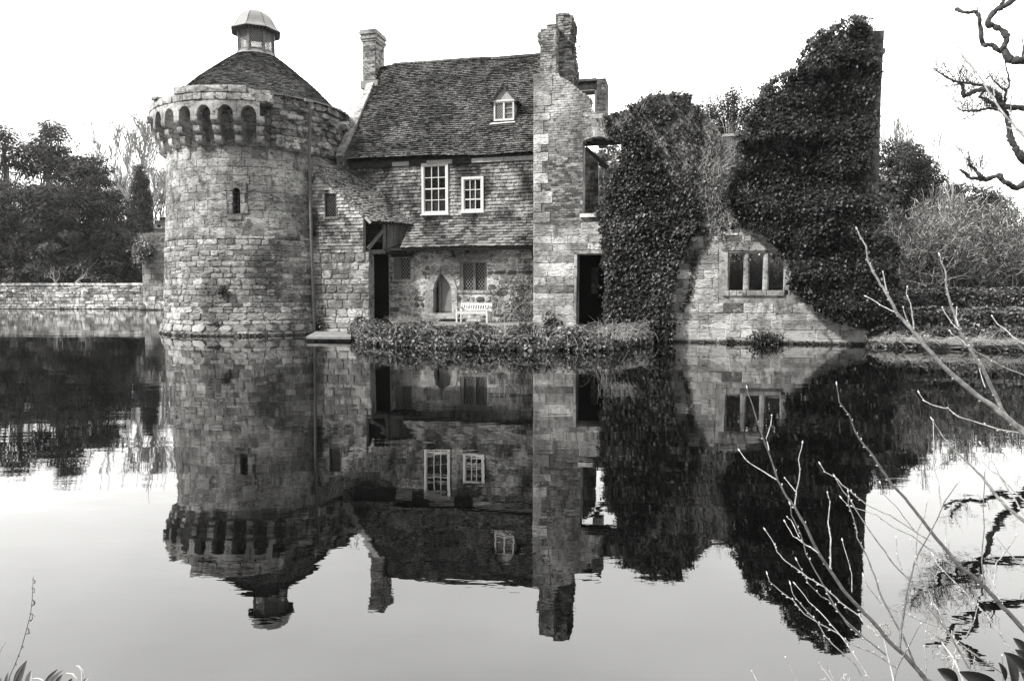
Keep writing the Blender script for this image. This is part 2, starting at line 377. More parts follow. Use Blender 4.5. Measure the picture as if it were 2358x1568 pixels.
def core(mp, outline, holes, rh, th, d0=0.0):
    g = Geo(); vs = [p[1] for p in outline]
    for va, vb in rows(min(vs), max(vs), rh, rh * 1.0001):
        for s0, s1 in spans(outline, holes, (va + vb) / 2):
            if s1 - s0 < 0.02: continue
            g.add(*hexa([mp(s0, va, d0), mp(s1, va, d0), mp(s1, vb, d0), mp(s0, vb, d0), mp(s0, va, d0 - th), mp(s1, va, d0 - th), mp(s1, vb, d0 - th), mp(s0, vb, d0 - th)]))
    return g
def tiles(mp, outline, holes, gauge, wd, lift=0.03, tonef=None, wob=0.0):
    vs = [p[1] for p in outline]; out = []; r_ = 0; v = min(vs); top = max(vs)
    while v < top - gauge * 0.3:
        for s0, s1 in spans(outline, holes, v + gauge * 0.5):
            u = s0 - (wd * 0.5 if r_ % 2 else 0)
            while u < s1 - 0.01:
                w_ = wd * rng.uniform(0.92, 1.08); a, b_ = max(u, s0), min(u + w_, s1)
                if b_ - a > 0.03:
                    yo = wob * math.sin(a * 1.7 + v) + wob * 0.6 * math.sin(a * 4.1 + v * 2)
                    out.append(tile(mp, a + 0.002, b_ - 0.002, v + yo, v + yo + gauge * 1.35, lift, tone=tonef(a, v) if tonef else None))
                u += w_
        v += gauge; r_ += 1
    return out

# leaf scatter ------------------------------------------------------------
LEAF = np.array([[0, 0, 0], [-.52, -.12, .14], [-.36, -.50, .10], [0, -1, 0], [.36, -.50, .10], [.52, -.12, .14]])   # ivy-like, hangs along -y, z is the face
LQ = np.array([[0, 1, 2, 3], [0, 3, 4, 5]])
BLADE = np.array([[0, 0, 0], [-.22, -.45, .06], [0, -1, 0], [.22, -.45, .06]]); BQ = np.array([[0, 1, 2, 3]])
def frames(nrm, down, n):
    z = nrm / np.linalg.norm(nrm, axis=1, keepdims=True); y = -down + z * (down * z).sum(1, keepdims=True); y /= np.maximum(np.linalg.norm(y, axis=1, keepdims=True), 1e-6)
    x = np.cross(y, z); return x, y, z
def scatter(pos, nrm, down, size, tmpl=LEAF, q=LQ):
    n = len(pos); x, y, z = frames(nrm, down, n); s = np.asarray(size)[:, None, None]
    V = pos[:, None, :] + s * (tmpl[None, :, 0:1] * x[:, None] + tmpl[None, :, 1:2] * y[:, None] + tmpl[None, :, 2:3] * z[:, None])
    k = len(tmpl); Q = (q[None] + (np.arange(n) * k)[:, None, None]).reshape(-1, q.shape[1])
    return V.reshape(-1, 3), Q
def foliage(name, pos, nrm, down, size, mat, parent=None, tmpl=LEAF, q=LQ, tones=None, **k):
    V, Q = scatter(pos, nrm, down, size, tmpl, q); t = rng.random(len(pos)) if tones is None else tones
    return bulk(name, V, Q, np.repeat(t, len(q)), mat, parent, **k)
def inpoly(pts, pl):
    x, y = pts[:, 0], pts[:, 1]; c = np.zeros(len(pts), bool)
    for (x0, y0), (x1, y1) in zip(pl, pl[1:] + pl[:1]):
        if y0 == y1: continue
        m = ((y0 > y) != (y1 > y)) & (x < (x1 - x0) * (y - y0) / (y1 - y0) + x0); c ^= m
    return c
def samp(pl, n):
    a = np.array(pl, float); lo, hi = a.min(0), a.max(0); out = []; tot = 0
    while tot < n:
        p = rng.uniform(lo, hi, (n * 2, 2)); p = p[inpoly(p, pl)]; out.append(p); tot += len(p)
    return np.concatenate(out)[:n]
def lump(x, y, seed, sc_):
    r = np.random.default_rng(seed); v = 0 * x
    for i in range(7):
        a = r.uniform(0, 6.28); f = sc_ * r.uniform(0.6, 2.0); v = v + np.sin(f * (x * math.cos(a) + y * math.sin(a)) + r.uniform(0, 6.28)) / 7 * 1.6
    return v
# tubes -------------------------------------------------------------------
def tubes(lines, k=4):
    """lines: list of (pts (n,3), radii (n,), tone) -> V, Q, T"""
    by = {}
    for p, r, t in lines: by.setdefault(len(p), []).append((p, r, t))
    Vs, Qs, Ts, off = [], [], [], 0; ang = np.arange(k) * 2 * math.pi / k
    for n, L in by.items():
        P_ = np.array([l[0] for l in L], float); R_ = np.array([l[1] for l in L], float); T_ = np.array([l[2] for l in L])
        d = np.gradient(P_, axis=1); d /= np.maximum(np.linalg.norm(d, axis=2, keepdims=True), 1e-9)
        ref = np.zeros_like(d); ref[..., 0] = 0.31; ref[..., 1] = 0.92; ref[..., 2] = 0.23
        x = np.cross(d, ref); x /= np.maximum(np.linalg.norm(x, axis=2, keepdims=True), 1e-6); y = np.cross(d, x)
        V = P_[:, :, None] + R_[:, :, None, None] * (np.cos(ang)[None, None, :, None] * x[:, :, None] + np.sin(ang)[None, None, :, None] * y[:, :, None])
        m = len(L); base = (np.arange(m) * n * k)[:, None, None] + (np.arange(n - 1) * k)[None, :, None] + off; i = np.arange(k)[None, None]; j = (np.arange(k) + 1) % k; j = j[None, None]
        Q = np.stack([base + i, base + j, base + k + j, base + k + i], -1).reshape(-1, 4)
        Vs.append(V.reshape(-1, 3)); Qs.append(Q); Ts.append(np.repeat(T_, (n - 1) * k)); off += m * n * k
    return np.concatenate(Vs), np.concatenate(Qs), np.concatenate(Ts)
def tube_obj(name, lines, mat, parent=None, k=4, **kw):
    V, Q, T = tubes(lines, k); return bulk(name, V, Q, T, mat, parent, smooth=True, **kw)
def grow(out, p, d, L, r, lvl, mx, spread=0.6, up=0.15, nseg=4, kids=(2, 4), shrink=0.68, jit=0.16, rmin=0.0):
    pts = [p]; dd = d / np.linalg.norm(d)
    for i in range(nseg):
        dd = dd + rng.normal(0, jit, 3) + np.array([0, 0, up * 0.25]); dd /= np.linalg.norm(dd); pts.append(pts[-1] + dd * L / nseg)
    pts = np.array(pts); out.append((pts, np.maximum(np.linspace(r, r * (0.55 if lvl < mx else 0.3), nseg + 1), rmin), rng.random()))
    if lvl >= mx: return
    for i in range(rng.integers(*kids, endpoint=True)):
        f = rng.uniform(0.35, 1.0) if i else 1.0; q = pts[0] + 0 * dd; ix = f * nseg; a = int(min(nseg - 1, ix)); q = pts[a] + (pts[a + 1] - pts[a]) * (ix - a)
        nd = dd + rng.normal(0, spread, 3) * np.array([1, 1, 0.7]) + np.array([0, 0, up])
        grow(out, q, nd, L * shrink * rng.uniform(0.75, 1.15), r * 0.55 * (1.0 if i else 1.1), lvl + 1, mx, spread, up, nseg, kids, shrink, jit, rmin)
# ================================================================== SETTING
def sheet(name, pts, z, mat, kind='structure', depth=0.0, label=None):
    g = Geo(); n = len(pts); z_ = z if hasattr(z, '__len__') else [z] * n
    V = [(p[0], p[1], q) for p, q in zip(pts, z_)]
    if depth: V += [(p[0], p[1], q - depth) for p, q in zip(pts, z_)]
    Fc = [tuple(range(n))]
    if depth: Fc += [(i, i + n, (i + 1) % n + n, (i + 1) % n) for i in range(n)]
    g.add(V, Fc); return g.build(name, mat, kind=kind, label=label)
sheet('moat_water', [(-160, -3), (120, -3), (120, 70), (-160, 70)], 0.0, 'moat_water', label='dark still moat water mirroring the castle')
sheet('moat_bed', [(-400, -200), (400, -200), (400, 900), (-400, 900)], -1.2, 'soil')
# near bank under the camera
sheet('near_bank', [(-30, -40), (30, -40), (30, 1.3), (6, 1.5), (-6, 1.3), (-30, 1.2)], 0.22, 'grass_ground', depth=1.6)
# castle island: front edge follows the waterline
fr = [(799, 775), (850, 792), (930, 799), (1050, 803), (1200, 805), (1400, 805), (1452, 794), (1500, 789)]
isl = [tuple(ground(x, y)[:2] + np.array([0, 0.35])) for x, y in fr]
pe = W(10.2, 0.4, 0); isl += [tuple(W(5.0, .3, 0)[:2]), tuple(pe[:2]), (13, 19.9), (17, 19.2), (30, 18), (60, 18), (60, 130), (-26, 130), (-26, 57), (-12, 28), tuple(W(-7.2, 1.4, 0)[:2]), tuple(W(-5.6, 0.0, 0)[:2])]
sheet('island_ground', isl, 0.40, 'grass_ground', depth=1.5)
sheet('terrace_path', [tuple(W(s, t, 0)[:2]) for s, t in [(-5.6, 0.3), (-5.8, 2.4), (0.2, 2.4), (0.2, -0.2), (-2, -0.6)]], 0.46, 'paving', depth=0.1)
# far ground rising to a hill behind the left wall
g = Geo(); xs = np.linspace(-260, 260, 40); ys = np.concatenate([np.linspace(58.6, 200, 30), [300, 500, 800]])
def hz(x, y):
    l = 1 / (1 + np.exp((x + 12) / 8)); h_ = 1.0 + 11.5 * l * np.clip((y - 62) / 50, 0, 1) ** 1.3 + 0.02 * np.clip(y - 110, 0, 900)
    return np.where(y < 59, 0.5, h_)
V = [(x, y, float(hz(x, y)) if not (x > -26 and y < 62) else 0.38) for y in ys for x in xs]
nx = len(xs); Fc = [(j * nx + i, j * nx + i + 1, (j + 1) * nx + i + 1, (j + 1) * nx + i) for j in range(len(ys) - 1) for i in range(nx - 1)]
g.add(V, Fc); g.build('hill_ground', 'grass_ground', kind='structure', smooth=True)

# ================================================================== ROUND TOWER
TA = R(20); TD = 29.2; TC = np.array([-TD * math.sin(TA), TD * math.cos(TA), 0.0]); cD = np.array([math.sin(TA), -math.cos(TA), 0]); cR = np.array([math.cos(TA), math.sin(TA), 0])
def trad(z): return 3.60 - 0.048 * z + 0.10 * math.exp(-max(z, 0) / 0.35)
def tdir(phi): return math.cos(phi) * cD + math.sin(phi) * cR
RR = 3.4
def cyl(u, v, d): return TC + (trad(v) + d) * tdir(u / RR) + Zv * v
tower = thing('round_tower', 'round stone castle tower with corbelled parapet and tiled cone roof rising from the moat', 'tower', TC)
# core with the slot window left open
WU0, WU1, WZ0, WZ1 = R(-15.55) * RR, R(-11.3) * RR, 4.27, 5.02
WZ2 = 5.30
us = sorted(set(list(np.linspace(R(-150) * RR, R(150) * RR, 73)) + [WU0, WU1])); zs = sorted(set([-0.8, 0, .2, .5, 1, 2, 3, 4, 6, 7, 8, 8.35] + [WZ0, WZ2]))
g = Geo()
for a, b_ in zip(us[:-1], us[1:]):
    for z0, z1 in zip(zs[:-1], zs[1:]):
        if a >= WU0 - 1e-6 and b_ <= WU1 + 1e-6 and z0 >= WZ0 - 1e-6 and z1 <= WZ2 + 1e-6: continue
        g.add([cyl(a, z0, 0), cyl(b_, z0, 0), cyl(b_, z1, 0), cyl(a, z1, 0)], [(0, 1, 2, 3)])
for u in (WU0, WU1): g.add([cyl(u, WZ0, 0), cyl(u, WZ2, 0), cyl(u, WZ2, -.45), cyl(u, WZ0, -.45)], [(0, 1, 2, 3)])
for z in (WZ0, WZ2): g.add([cyl(WU0, z, 0), cyl(WU1, z, 0), cyl(WU1, z, -.45), cyl(WU0, z, -.45)], [(0, 1, 2, 3)])
g.add([cyl(u, 8.35, 0) for u in us], [tuple(range(len(us)))])
g.build('wall', 'mortar', tower)
# slot window: arched head plate, leaded casement
win = Geo(); um = (WU0 + WU1) / 2; hw = (WU1 - WU0) / 2
win.add([cyl(WU0, WZ0, -.24), cyl(WU1, WZ0, -.24), cyl(WU1, 5.31, -.24), cyl(WU0, 5.31, -.24)], [(0, 1, 2, 3)])
wo_ = win.build('window', 'glass', tower)
g = Geo(); m = 10
for i in range(m):   # arch spandrel: closes the corners over the round head
    a0, a1 = math.pi - i * math.pi / m, math.pi - (i + 1) * math.pi / m
    p0 = (um + hw * math.cos(a0), WZ1 + .0 + hw * 1.1 * math.sin(a0)); p1 = (um + hw * math.cos(a1), WZ1 + hw * 1.1 * math.sin(a1)); zt = 5.36
    g.add([cyl(p0[0], p0[1], .03), cyl(p1[0], p1[1], .03), cyl(p1[0], zt, .03), cyl(p0[0], zt, .03)], [(0, 1, 2, 3)])
    g.add([cyl(p0[0], p0[1], .03), cyl(p1[0], p1[1], .03), cyl(p1[0], p1[1], -.25), cyl(p0[0], p0[1], -.25)], [(0, 1, 2, 3)])
g.build('arch_head', 'dressed_stone', tower)
g = Geo(); nb = 6
for i in range(1, nb): z = WZ0 + (WZ1 + .15 - WZ0) * i / nb; g.add(*beam(cyl(WU0, z, -.2), cyl(WU1, z, -.2), .022, .02, tdir(um / RR)))
g.add(*beam(cyl(um, WZ0, -.2), cyl(um, 5.2, -.2), .026, .02, tdir(um / RR)))
g.build('glazing_bar', 'dark_lead', wo_)
sur = []
for u0, u1, v0, v1 in [(WU0 - .13, WU0, 4.25, 4.58), (WU0 - .18, WU0, 4.59, 5.04), (WU0 - .2, WU0, 5.05, 5.38), (WU1, WU1 + .26, 4.27, 4.62), (WU1, WU1 + .16, 4.63, 4.95), (WU1, WU1 + .22, 4.96, 5.38), (WU0 - .2, WU1 + .05, 4.05, 4.24)]:
    sur.append(stone(cyl, u0 + .005, u1 - .005, v0, v1, .035, .004, .12, tone=.75))
emit(sur, 'window_surround', 'dressed_stone', tower)
hole = [(WU0 - .2, 4.04), (WU1 + .26, 4.04), (WU1 + .26, 5.38), (WU0 - .2, 5.38)]
UL, UR = R(-84) * RR, R(80) * RR
ps = fill(cyl, [(UL, 3.5), (UR, 3.5), (UR, 6.6), (UL, 6.6)], [hole], (.25, .35), (.34, .80), gap=.010, proud=(.004, .016), jit=.006, cut=.08, tonef=lambda u, v: rng.uniform(.45, .78) if rng.random() > .08 else rng.uniform(.1, .4))
ps += fill(cyl, [(UL, .55), (UR, .55), (UR, 3.5), (UL, 3.5)], [], (.15, .27), (.22, .60), gap=.024, proud=(.006, .042), jit=.016, cut=.22, split=.12, tonef=lambda u, v: rng.random() * (.75 if 1.2 < v < 3.2 else 1) if rng.random() > .15 else rng.random() * .1)
ps += fill(cyl, [(UL, -.1), (UR, -.1), (UR, .55), (UL, .55)], [], (.16, .26), (.25, .6), gap=.03, proud=(.01, .07), jit=.02, cut=.35)
# between and right of the corbels
ps += fill(cyl, [(UL, 6.6), (R(8) * RR, 6.6), (R(8) * RR, 7.9), (UL, 7.9)], [], (.24, .32), (.25, .5), gap=.02, proud=(.005, .02), jit=.008)
emit(ps, 'stone', 'tower_stone', tower, 300, 'stonework')
def cyl2(u, v, d): return TC + (3.40 + d) * tdir(u / RR) + Zv * v
ps = fill(cyl2, [(R(6.5) * RR, 6.6), (UR, 6.6), (UR, 8.42), (R(6.5) * RR, 8.42)], [], (.17, .29), (.25, .60), gap=.03, proud=(.0, .14), jit=.02, cut=.3)
emit(ps, 'stone', 'tower_stone', tower, 120, 'stonework')
g = Geo()
for a in np.arange(8, 150, 3): g.add(*hexa([cyl2(R(a) * RR, 6.55, 0), cyl2(R(a + 3) * RR, 6.55, 0), cyl2(R(a + 3) * RR, 8.38, 0), cyl2(R(a) * RR, 8.38, 0), cyl2(R(a) * RR, 6.55, -.5), cyl2(R(a + 3) * RR, 6.55, -.5), cyl2(R(a + 3) * RR, 8.38, -.5), cyl2(R(a) * RR, 8.38, -.5)]))
g.build('parapet_core', 'mortar', tower)
# machicolation
R2 = 3.79; PH = 11.37; cols = [0.95 - PH * i for i in range(-0, 12)]
def ringp(phi, r, z): return TC + r * tdir(R(phi)) + Zv * z
hw_c = math.degrees(0.126 / R2)
for bi, pc in enumerate(cols):
    cg = None
    for ti, (z0, z1, r0, r1) in enumerate([(6.63, 6.93, 3.44, 3.56), (6.95, 7.23, 3.52, 3.68), (7.25, 7.54, 3.62, 3.80)]):
        g = Geo(); hh = hw_c * rng.uniform(.94, 1.05); prof = [(3.2, z0), (r0 - .06, z0)]
        for q in range(6): a = q / 5 * math.pi / 2; prof.append((r0 - .06 + (r1 - r0 + .06) * math.sin(a), z0 + (z1 - z0) * .62 * (1 - math.cos(a))))
        prof += [(r1, z1), (3.2, z1)]; n = len(prof)
        ax = tdir(R(pc)); tx = -math.sin(R(pc)) * cD + math.cos(R(pc)) * cR; o_ = rng.uniform(-.01, .01)
        V = [TC + ax * r + Zv * z + tx * (-.126 + o_) for r, z in prof] + [TC + ax * r + Zv * z + tx * (.126 + o_) for r, z in prof]
        Fc = [tuple(range(n)), tuple(range(2 * n - 1, n - 1, -1))] + [(i, (i + 1) % n, (i + 1) % n + n, i + n) for i in range(n)]
        g.add(V, Fc, rng.random()); g.build('corbel', 'corbel_stone', tower)
    if bi < len(cols) - 1:   # arch block between this corbel and the next on the left
        p1, p0 = pc, cols[bi + 1]; aw = (p1 - p0) / 2 - hw_c * .95; pm = (p0 + p1) / 2; m = 18; g = Geo(); zt = 8.03
        xs_ = sorted(set([p0 + .08, p1 - .08] + list(pm + aw * np.sin(np.linspace(-1, 1, m) * math.pi / 2))))
        def zl(p):
            q = (p - pm) / aw; return 7.545 if abs(q) >= 1 else 7.56 + .32 * math.sqrt(1 - q * q)
        for a, b_ in zip(xs_[:-1], xs_[1:]):
            za, zb_ = zl(a), zl(b_)
            g.add(*hexa([ringp(a, R2, za), ringp(b_, R2, zb_), ringp(b_, R2, zt), ringp(a, R2, zt), ringp(a, R2 - .3, za), ringp(b_, R2 - .3, zb_), ringp(b_, R2 - .3, zt), ringp(a, R2 - .3, zt)]), rng.random() * 0 + .55)
        g.build('arch_stone', 'corbel_stone', tower)
g = Geo()
for a in np.arange(-130, 8, 3): g.add(*hexa([ringp(a, R2 - .03, 8.0), ringp(a + 3, R2 - .03, 8.0), ringp(a + 3, R2 - .03, 8.25 if a < -46 else 8.45), ringp(a, R2 - .03, 8.25 if a < -46 else 8.45), ringp(a, 3.0, 8.0), ringp(a + 3, 3.0, 8.0), ringp(a + 3, 3.0, 8.45), ringp(a, 3.0, 8.45)]))
g.build('parapet_core', 'mortar', tower)
def cylp(u, v, d): return TC + (R2 + d) * tdir(u / R2) + Zv * v
ps = fill(cylp, [(R(-95) * R2, 8.04), (R(7) * R2, 8.04), (R(7) * R2, 8.28), (R(-95) * R2, 8.28)], [], (.24, .24), (.25, .52), gap=.012, proud=(.02, .04), jit=.012, cut=.15)
ps += fill(cylp, [(R(-45) * R2, 8.285), (R(-5.5) * R2, 8.285), (R(-5.5) * R2, 8.53), (R(-45) * R2, 8.53)], [], (.24, .24), (.5, 1.1), gap=.01, proud=(.05, .06), jit=.006, cut=.08)
ps += fill(cylp, [(R(-5) * R2, 8.285), (R(6.5) * R2, 8.285), (R(6.5) * R2, 8.40), (R(-5) * R2, 8.44)], [], (.16, .16), (.2, .5), gap=.02, proud=(-.03, .03), jit=.02, cut=.3)
ps = [(V, Fc, .35 + .5 * T, n) for V, Fc, T, n in ps]
emit(ps, 'parapet_stone', 'corbel_stone', tower, 200)
g = Geo()
for ph, r0, r1, z0, z1, wd in [(-62, 3.3, 3.86, 8.29, 8.38, .5), (-74, 3.3, 3.90, 7.6, 7.85, .22), (11.8, 3.3, 3.62, 6.62, 6.95, .34), (40, 3.3, 3.72, 6.75, 7.0, .3), (52, 3.3, 3.8, 6.7, 6.95, .35), (62, 3.3, 3.95, 7.2, 7.5, .5), (66, 3.3, 3.85, 6.6, 6.95, .4), (60, 3.3, 3.75, 7.75, 8.05, .5), (33, 3.3, 3.65, 7.3, 7.5, .35), (20, 3.3, 3.62, 7.62, 7.78, .6), (24, 3.3, 3.68, 7.95, 8.05, .5), (70, 3.2, 3.8, 8.05, 8.3, .5), (72, 3.2, 4.0, 7.35, 7.6, .4), (46, 3.3, 3.66, 7.7, 7.9, .4)]:
    g = Geo(); ax = tdir(R(ph)); tx = -math.sin(R(ph)) * cD + math.cos(R(ph)) * cR
    mpq = lambda u, v, d, ax=ax, tx=tx, r=r1: TC + ax * (r + d) + tx * u + Zv * v
    V, Fc, T, n = stone(mpq, -wd / 2, wd / 2, z0, z1, .03, .02, .35, back=-(r1 - r0)); g.add(V, Fc, T); g.build('broken_corbel', 'tower_stone', tower)
# conical roof
prof = [(3.50, 8.36), (3.30, 8.46), (3.0, 8.70), (2.2, 9.50), (1.26, 10.28), (.95, 10.52), (.74, 10.66)]
prof = np.array(prof); sl = np.concatenate([[0], np.cumsum(np.linalg.norm(np.diff(prof, axis=0), axis=1))])
def cone(phi, v, d):
    r = np.interp(v, sl, prof[:, 0]); z = np.interp(v, sl, prof[:, 1]); v2 = min(v + .05, sl[-1]); r2 = np.interp(v2, sl, prof[:, 0]); z2 = np.interp(v2, sl, prof[:, 1]); v1 = v2 - .05; r1 = np.interp(v1, sl, prof[:, 0]); z1 = np.interp(v1, sl, prof[:, 1])
    n = np.array([z2 - z1, r1 - r2]); n /= np.linalg.norm(n); return TC + (r + n[0] * d) * tdir(phi) + Zv * (z + n[1] * d)
g = Geo(); vv = np.linspace(0, sl[-1], 14); pp = np.linspace(-math.pi, math.pi, 65)
for a, b_ in zip(pp[:-1], pp[1:]):
    for v0, v1 in zip(vv[:-1], vv[1:]): g.add([cone(a, v0, 0), cone(b_, v0, 0), cone(b_, v1, 0), cone(a, v1, 0)], [(0, 1, 2, 3)], .3)
roof = g.build('cone_roof', 'cone_tile', tower)
ps = []; v = 0.0; k = 0
while v < sl[-1] - .06:
    r = np.interp(v, sl, prof[:, 0]); n = max(20, int(2 * math.pi * r / .16)); off = rng.random()
    for i in range(n):
        a0 = -math.pi + 2 * math.pi * (i + off) / n; a1 = a0 + 2 * math.pi / n * .985
        if abs((a0 + a1) / 2) > R(112): continue
        t_ = tile(cone, a0, a1, v, v + .125, .03); ps.append(t_)
    v += .092; k += 1
emit(ps, 'tile', 'cone_tile', roof, 300, 'tiling')
# lead flashing line at the foot of the roof, right side
g = Geo()
for a in range(-3, 78, 3): g.add(*hexa([ringp(a, 3.60, 8.38), ringp(a + 3, 3.60, 8.38), ringp(a + 3, 3.60, 8.43), ringp(a, 3.60, 8.43), ringp(a, 3.3, 8.46), ringp(a + 3, 3.3, 8.46), ringp(a + 3, 3.3, 8.5), ringp(a, 3.3, 8.5)]))
g.build('flashing', 'lead', tower)
# ---- lantern on the cone
lan = thing('roof_lantern', 'octagonal leaded glass lantern with a flared lead dome on top of the cone roof', 'roof lantern', TC + Zv * 10.6)
def oct_(i, r, z): a = R(22.5 + 45 * i); return TC + r * (math.cos(a) * cD + math.sin(a) * cR) + Zv * z
g = Geo()
for i in range(24):
    a0, a1 = i * 15, i * 15 + 15
    for (r0, z0), (r1, z1) in zip([(.95, 10.50), (.78, 10.66), (.72, 10.74)], [(.78, 10.66), (.72, 10.74), (.70, 10.78)]): g.add([ringp(a0, r0, z0), ringp(a1, r0, z0), ringp(a1, r1, z1), ringp(a0, r1, z1)], [(0, 1, 2, 3)])
g.build('lead_collar', 'lead', lan)
rL = .70; zb0, zt0 = 10.72, 11.58
g = Geo(); n8 = 8
V = [oct_(i, rL + .06, 10.70) for i in range(8)] + [oct_(i, rL + .06, 10.76) for i in range(8)]; g.add(V, [(i, (i + 1) % 8, (i + 1) % 8 + 8, i + 8) for i in range(8)] + [tuple(range(15, 7, -1))]); g.build('sill_ring', 'bronze_frame', lan)
for i in range(8):
    g = Geo(); rd = oct_(i, 1, 0) - TC; g.add(*beam(oct_(i, rL + .02, 10.76), oct_(i, rL + .02, zt0), .06, .06, rd)); g.build('post', 'bronze_frame', lan)
    p0, p1 = oct_(i, rL, 0), oct_(i + 1, rL, 0); ex = (p1 - p0); wd = np.linalg.norm(ex); ex /= wd; nn = (p0 + p1) / 2 - TC; nn[2] = 0; nn /= np.linalg.norm(nn)
    g = Geo(); q = lambda a, z, d=0: np.array([*(p0[:2] + ex[:2] * a + nn[:2] * d), z])
    g.add(*hexa([q(.03, 10.78), q(wd - .03, 10.78), q(wd - .03, 10.86), q(.03, 10.86), q(.03, 10.78, -.04), q(wd - .03, 10.78, -.04), q(wd - .03, 10.86, -.04), q(.03, 10.86, -.04)]))
    for a in (.03, wd - .07): g.add(*hexa([q(a, 10.86, -.001), q(a + .04, 10.86, -.001), q(a + .04, zt0 - .01, -.001), q(a, zt0 - .01, -.001), q(a, 10.86, -.04), q(a + .04, 10.86, -.04), q(a + .04, zt0 - .01, -.04), q(a, zt0 - .01, -.04)]))
    fr_ = g.build('window', 'bronze_frame', lan)
    g = Geo(); L = wd - .14; H = zt0 - 10.86; pc_ = .075   # diamond lattice
    for s_ in (1, -1):
        for kx in np.arange(-12, 16):
            c0 = kx * pc_; pts = []
            for z in np.linspace(0, H, 2): pts.append((c0 + s_ * z * .62, z))
            (xa, za), (xb, zb__) = pts
            def clipx(x, z, xo, zo, lim): return z + (lim - x) * (zo - z) / (xo - x)
            t0, t1 = 0.0, 1.0; dx = xb - xa
            for lim, lo in ((0, True), (L, False)):
                t = (lim - xa) / dx
                if (dx > 0) == lo: t0 = max(t0, t)
                else: t1 = min(t1, t)
            if t1 - t0 < .03: continue
            g.add(*beam(q(.07 + xa + dx * t0, 10.86 + H * t0, -.02), q(.07 + xa + dx * t1, 10.86 + H * t1, -.02), .014, .006, nn))
    g.build('lead_lattice', 'dark_lead', fr_)
    g = Geo(); g.add([q(.07, 10.86, -.03), q(wd - .07, 10.86, -.03), q(wd - .07, zt0, -.03), q(.07, zt0, -.03)], [(0, 1, 2, 3)]); g.build('glass_pane', 'clear_glass', fr_)
g = Geo(); dp = [(.97, 11.60), (.94, 11.65), (.84, 11.73), (.77, 11.83), (.71, 11.95), (.64, 12.08), (.54, 12.21), (.41, 12.32), (.26, 12.39), (.14, 12.415), (.05, 12.42)]
for i in range(8):
    for (r0, z0), (r1, z1) in zip(dp[:-1], dp[1:]): g.add([oct_(i, r0, z0), oct_(i + 1, r0, z0), oct_(i + 1, r1, z1), oct_(i, r1, z1)], [(0, 1, 2, 3)])
g.add([oct_(i, .05, 12.42) for i in range(8)], [tuple(range(8))]); g.add([oct_(i, .97, 11.60) for i in range(8)] , [tuple(range(7, -1, -1))])
dome = g.build('dome', 'lead', lan)
for i in range(8):
    g = Geo()
    for (r0, z0), (r1, z1) in zip(dp[1:-1], dp[2:]): g.add(*beam(oct_(i, r0 + .008, z0), oct_(i, r1 + .008, z1), .022, .02, oct_(i, 1, 0) - TC + Zv))
    g.build('lead_roll', 'dark_lead', dome)
g = Geo(); 
for i in range(8): g.add(*hexa([oct_(i, .955, 11.56), oct_(i + 1, .955, 11.56), oct_(i + 1, .955, 11.597), oct_(i, .955, 11.597), oct_(i, .68, 11.56), oct_(i + 1, .68, 11.56), oct_(i + 1, .68, 11.597), oct_(i, .68, 11.597)]))
g.build('soffit', 'dark_timber', lan)
for i in range(8):
    for f in (.12, .31, .5, .69, .88):
        g = Geo(); p = oct_(i, .93, 0) * (1 - f) + oct_(i + 1, .93, 0) * f; rd = (p - TC); rd[2] = 0; rd /= np.linalg.norm(rd)
        g.add(*beam(p + Zv * 11.54, p - rd * .2 + Zv * 11.54, .04, .03, -Zv)); g.build('bracket', 'bronze_frame', lan)
g = Geo(); g.add(*wb(TC[0] - .03, TC[0] + .03, TC[1] - .03, TC[1] + .03, 12.42, 12.46)); g.build('finial', 'dark_lead', lan)
# drainpipe
pipe = thing('drainpipe', 'long grey drainpipe running down the right side of the round tower', 'drainpipe', ringp(28.5, 3.7, 0))
pl_ = [ringp(28.6, 3.66, 8.3), ringp(28.6, 3.62, 7.5), ringp(28.4, 3.58, 6.5), ringp(28.2, 3.60, 4.5), ringp(27.9, 3.66, 2.0), ringp(27.6, 3.74, .1)]
tube_obj('pipe', [(np.array(pl_), np.full(6, .058), .5)], 'pipe_iron', pipe, 8)
for z in (7.6, 5.9, 3.9, 2.2, .7): tube_obj('joint_collar', [(np.array([ringp(28.2, trad(z) + .10 + (.1 if z > 7 else 0), z - .05), ringp(28.2, trad(z) + .10 + (.1 if z > 7 else 0), z + .05)]), np.full(2, .075), .5)], 'pipe_iron', pipe, 8)
g = Geo(); g.add(*beam(ringp(25.5, 3.70, 8.36), ringp(30.5, 3.70, 8.36), .10, .14, tdir(R(28)))); g.build('hopper', 'lead', pipe)
# ================================================================== LEAN-TO between tower and house
lean = thing('lean_to', 'tile-hung lean-to building wedged between the round tower and the house', 'lean-to', W(-7, .9, 0))
TL = .9
FP = P_at(TL)
A_ = PLW(716, 384, TL); B_ = PLW(850, 508, TL); C_ = PLW(955, 515, 2.12); D_ = PLW(800, 380, 2.15)
def leanr(u, v, d):      # u along the eave (0 front .. 1 back), v up the slope 0..1
    p = (B_ * (1 - u) + C_ * u) * (1 - v) + (A_ * (1 - u) + D_ * u) * v
    n = np.cross(C_ - B_, A_ - B_); n /= np.linalg.norm(n); n = n if n[2] > 0 else -n
    return p + n * (d + .02 * math.sin(u * 5 + v * 4))
LS = np.linalg.norm(A_ - B_); LE = np.linalg.norm(C_ - B_)
g = Geo()
for i in range(6):
    for j in range(8): g.add([leanr(i / 6, j / 8, -.01), leanr((i + 1) / 6, j / 8, -.01), leanr((i + 1) / 6, (j + 1) / 8, -.01), leanr(i / 6, (j + 1) / 8, -.01)], [(0, 1, 2, 3)], .2)
g.add([leanr(0, 0, -.08), leanr(1, 0, -.08), leanr(1, 1, -.08), leanr(0, 1, -.08)], [(0, 1, 2, 3)], .2)
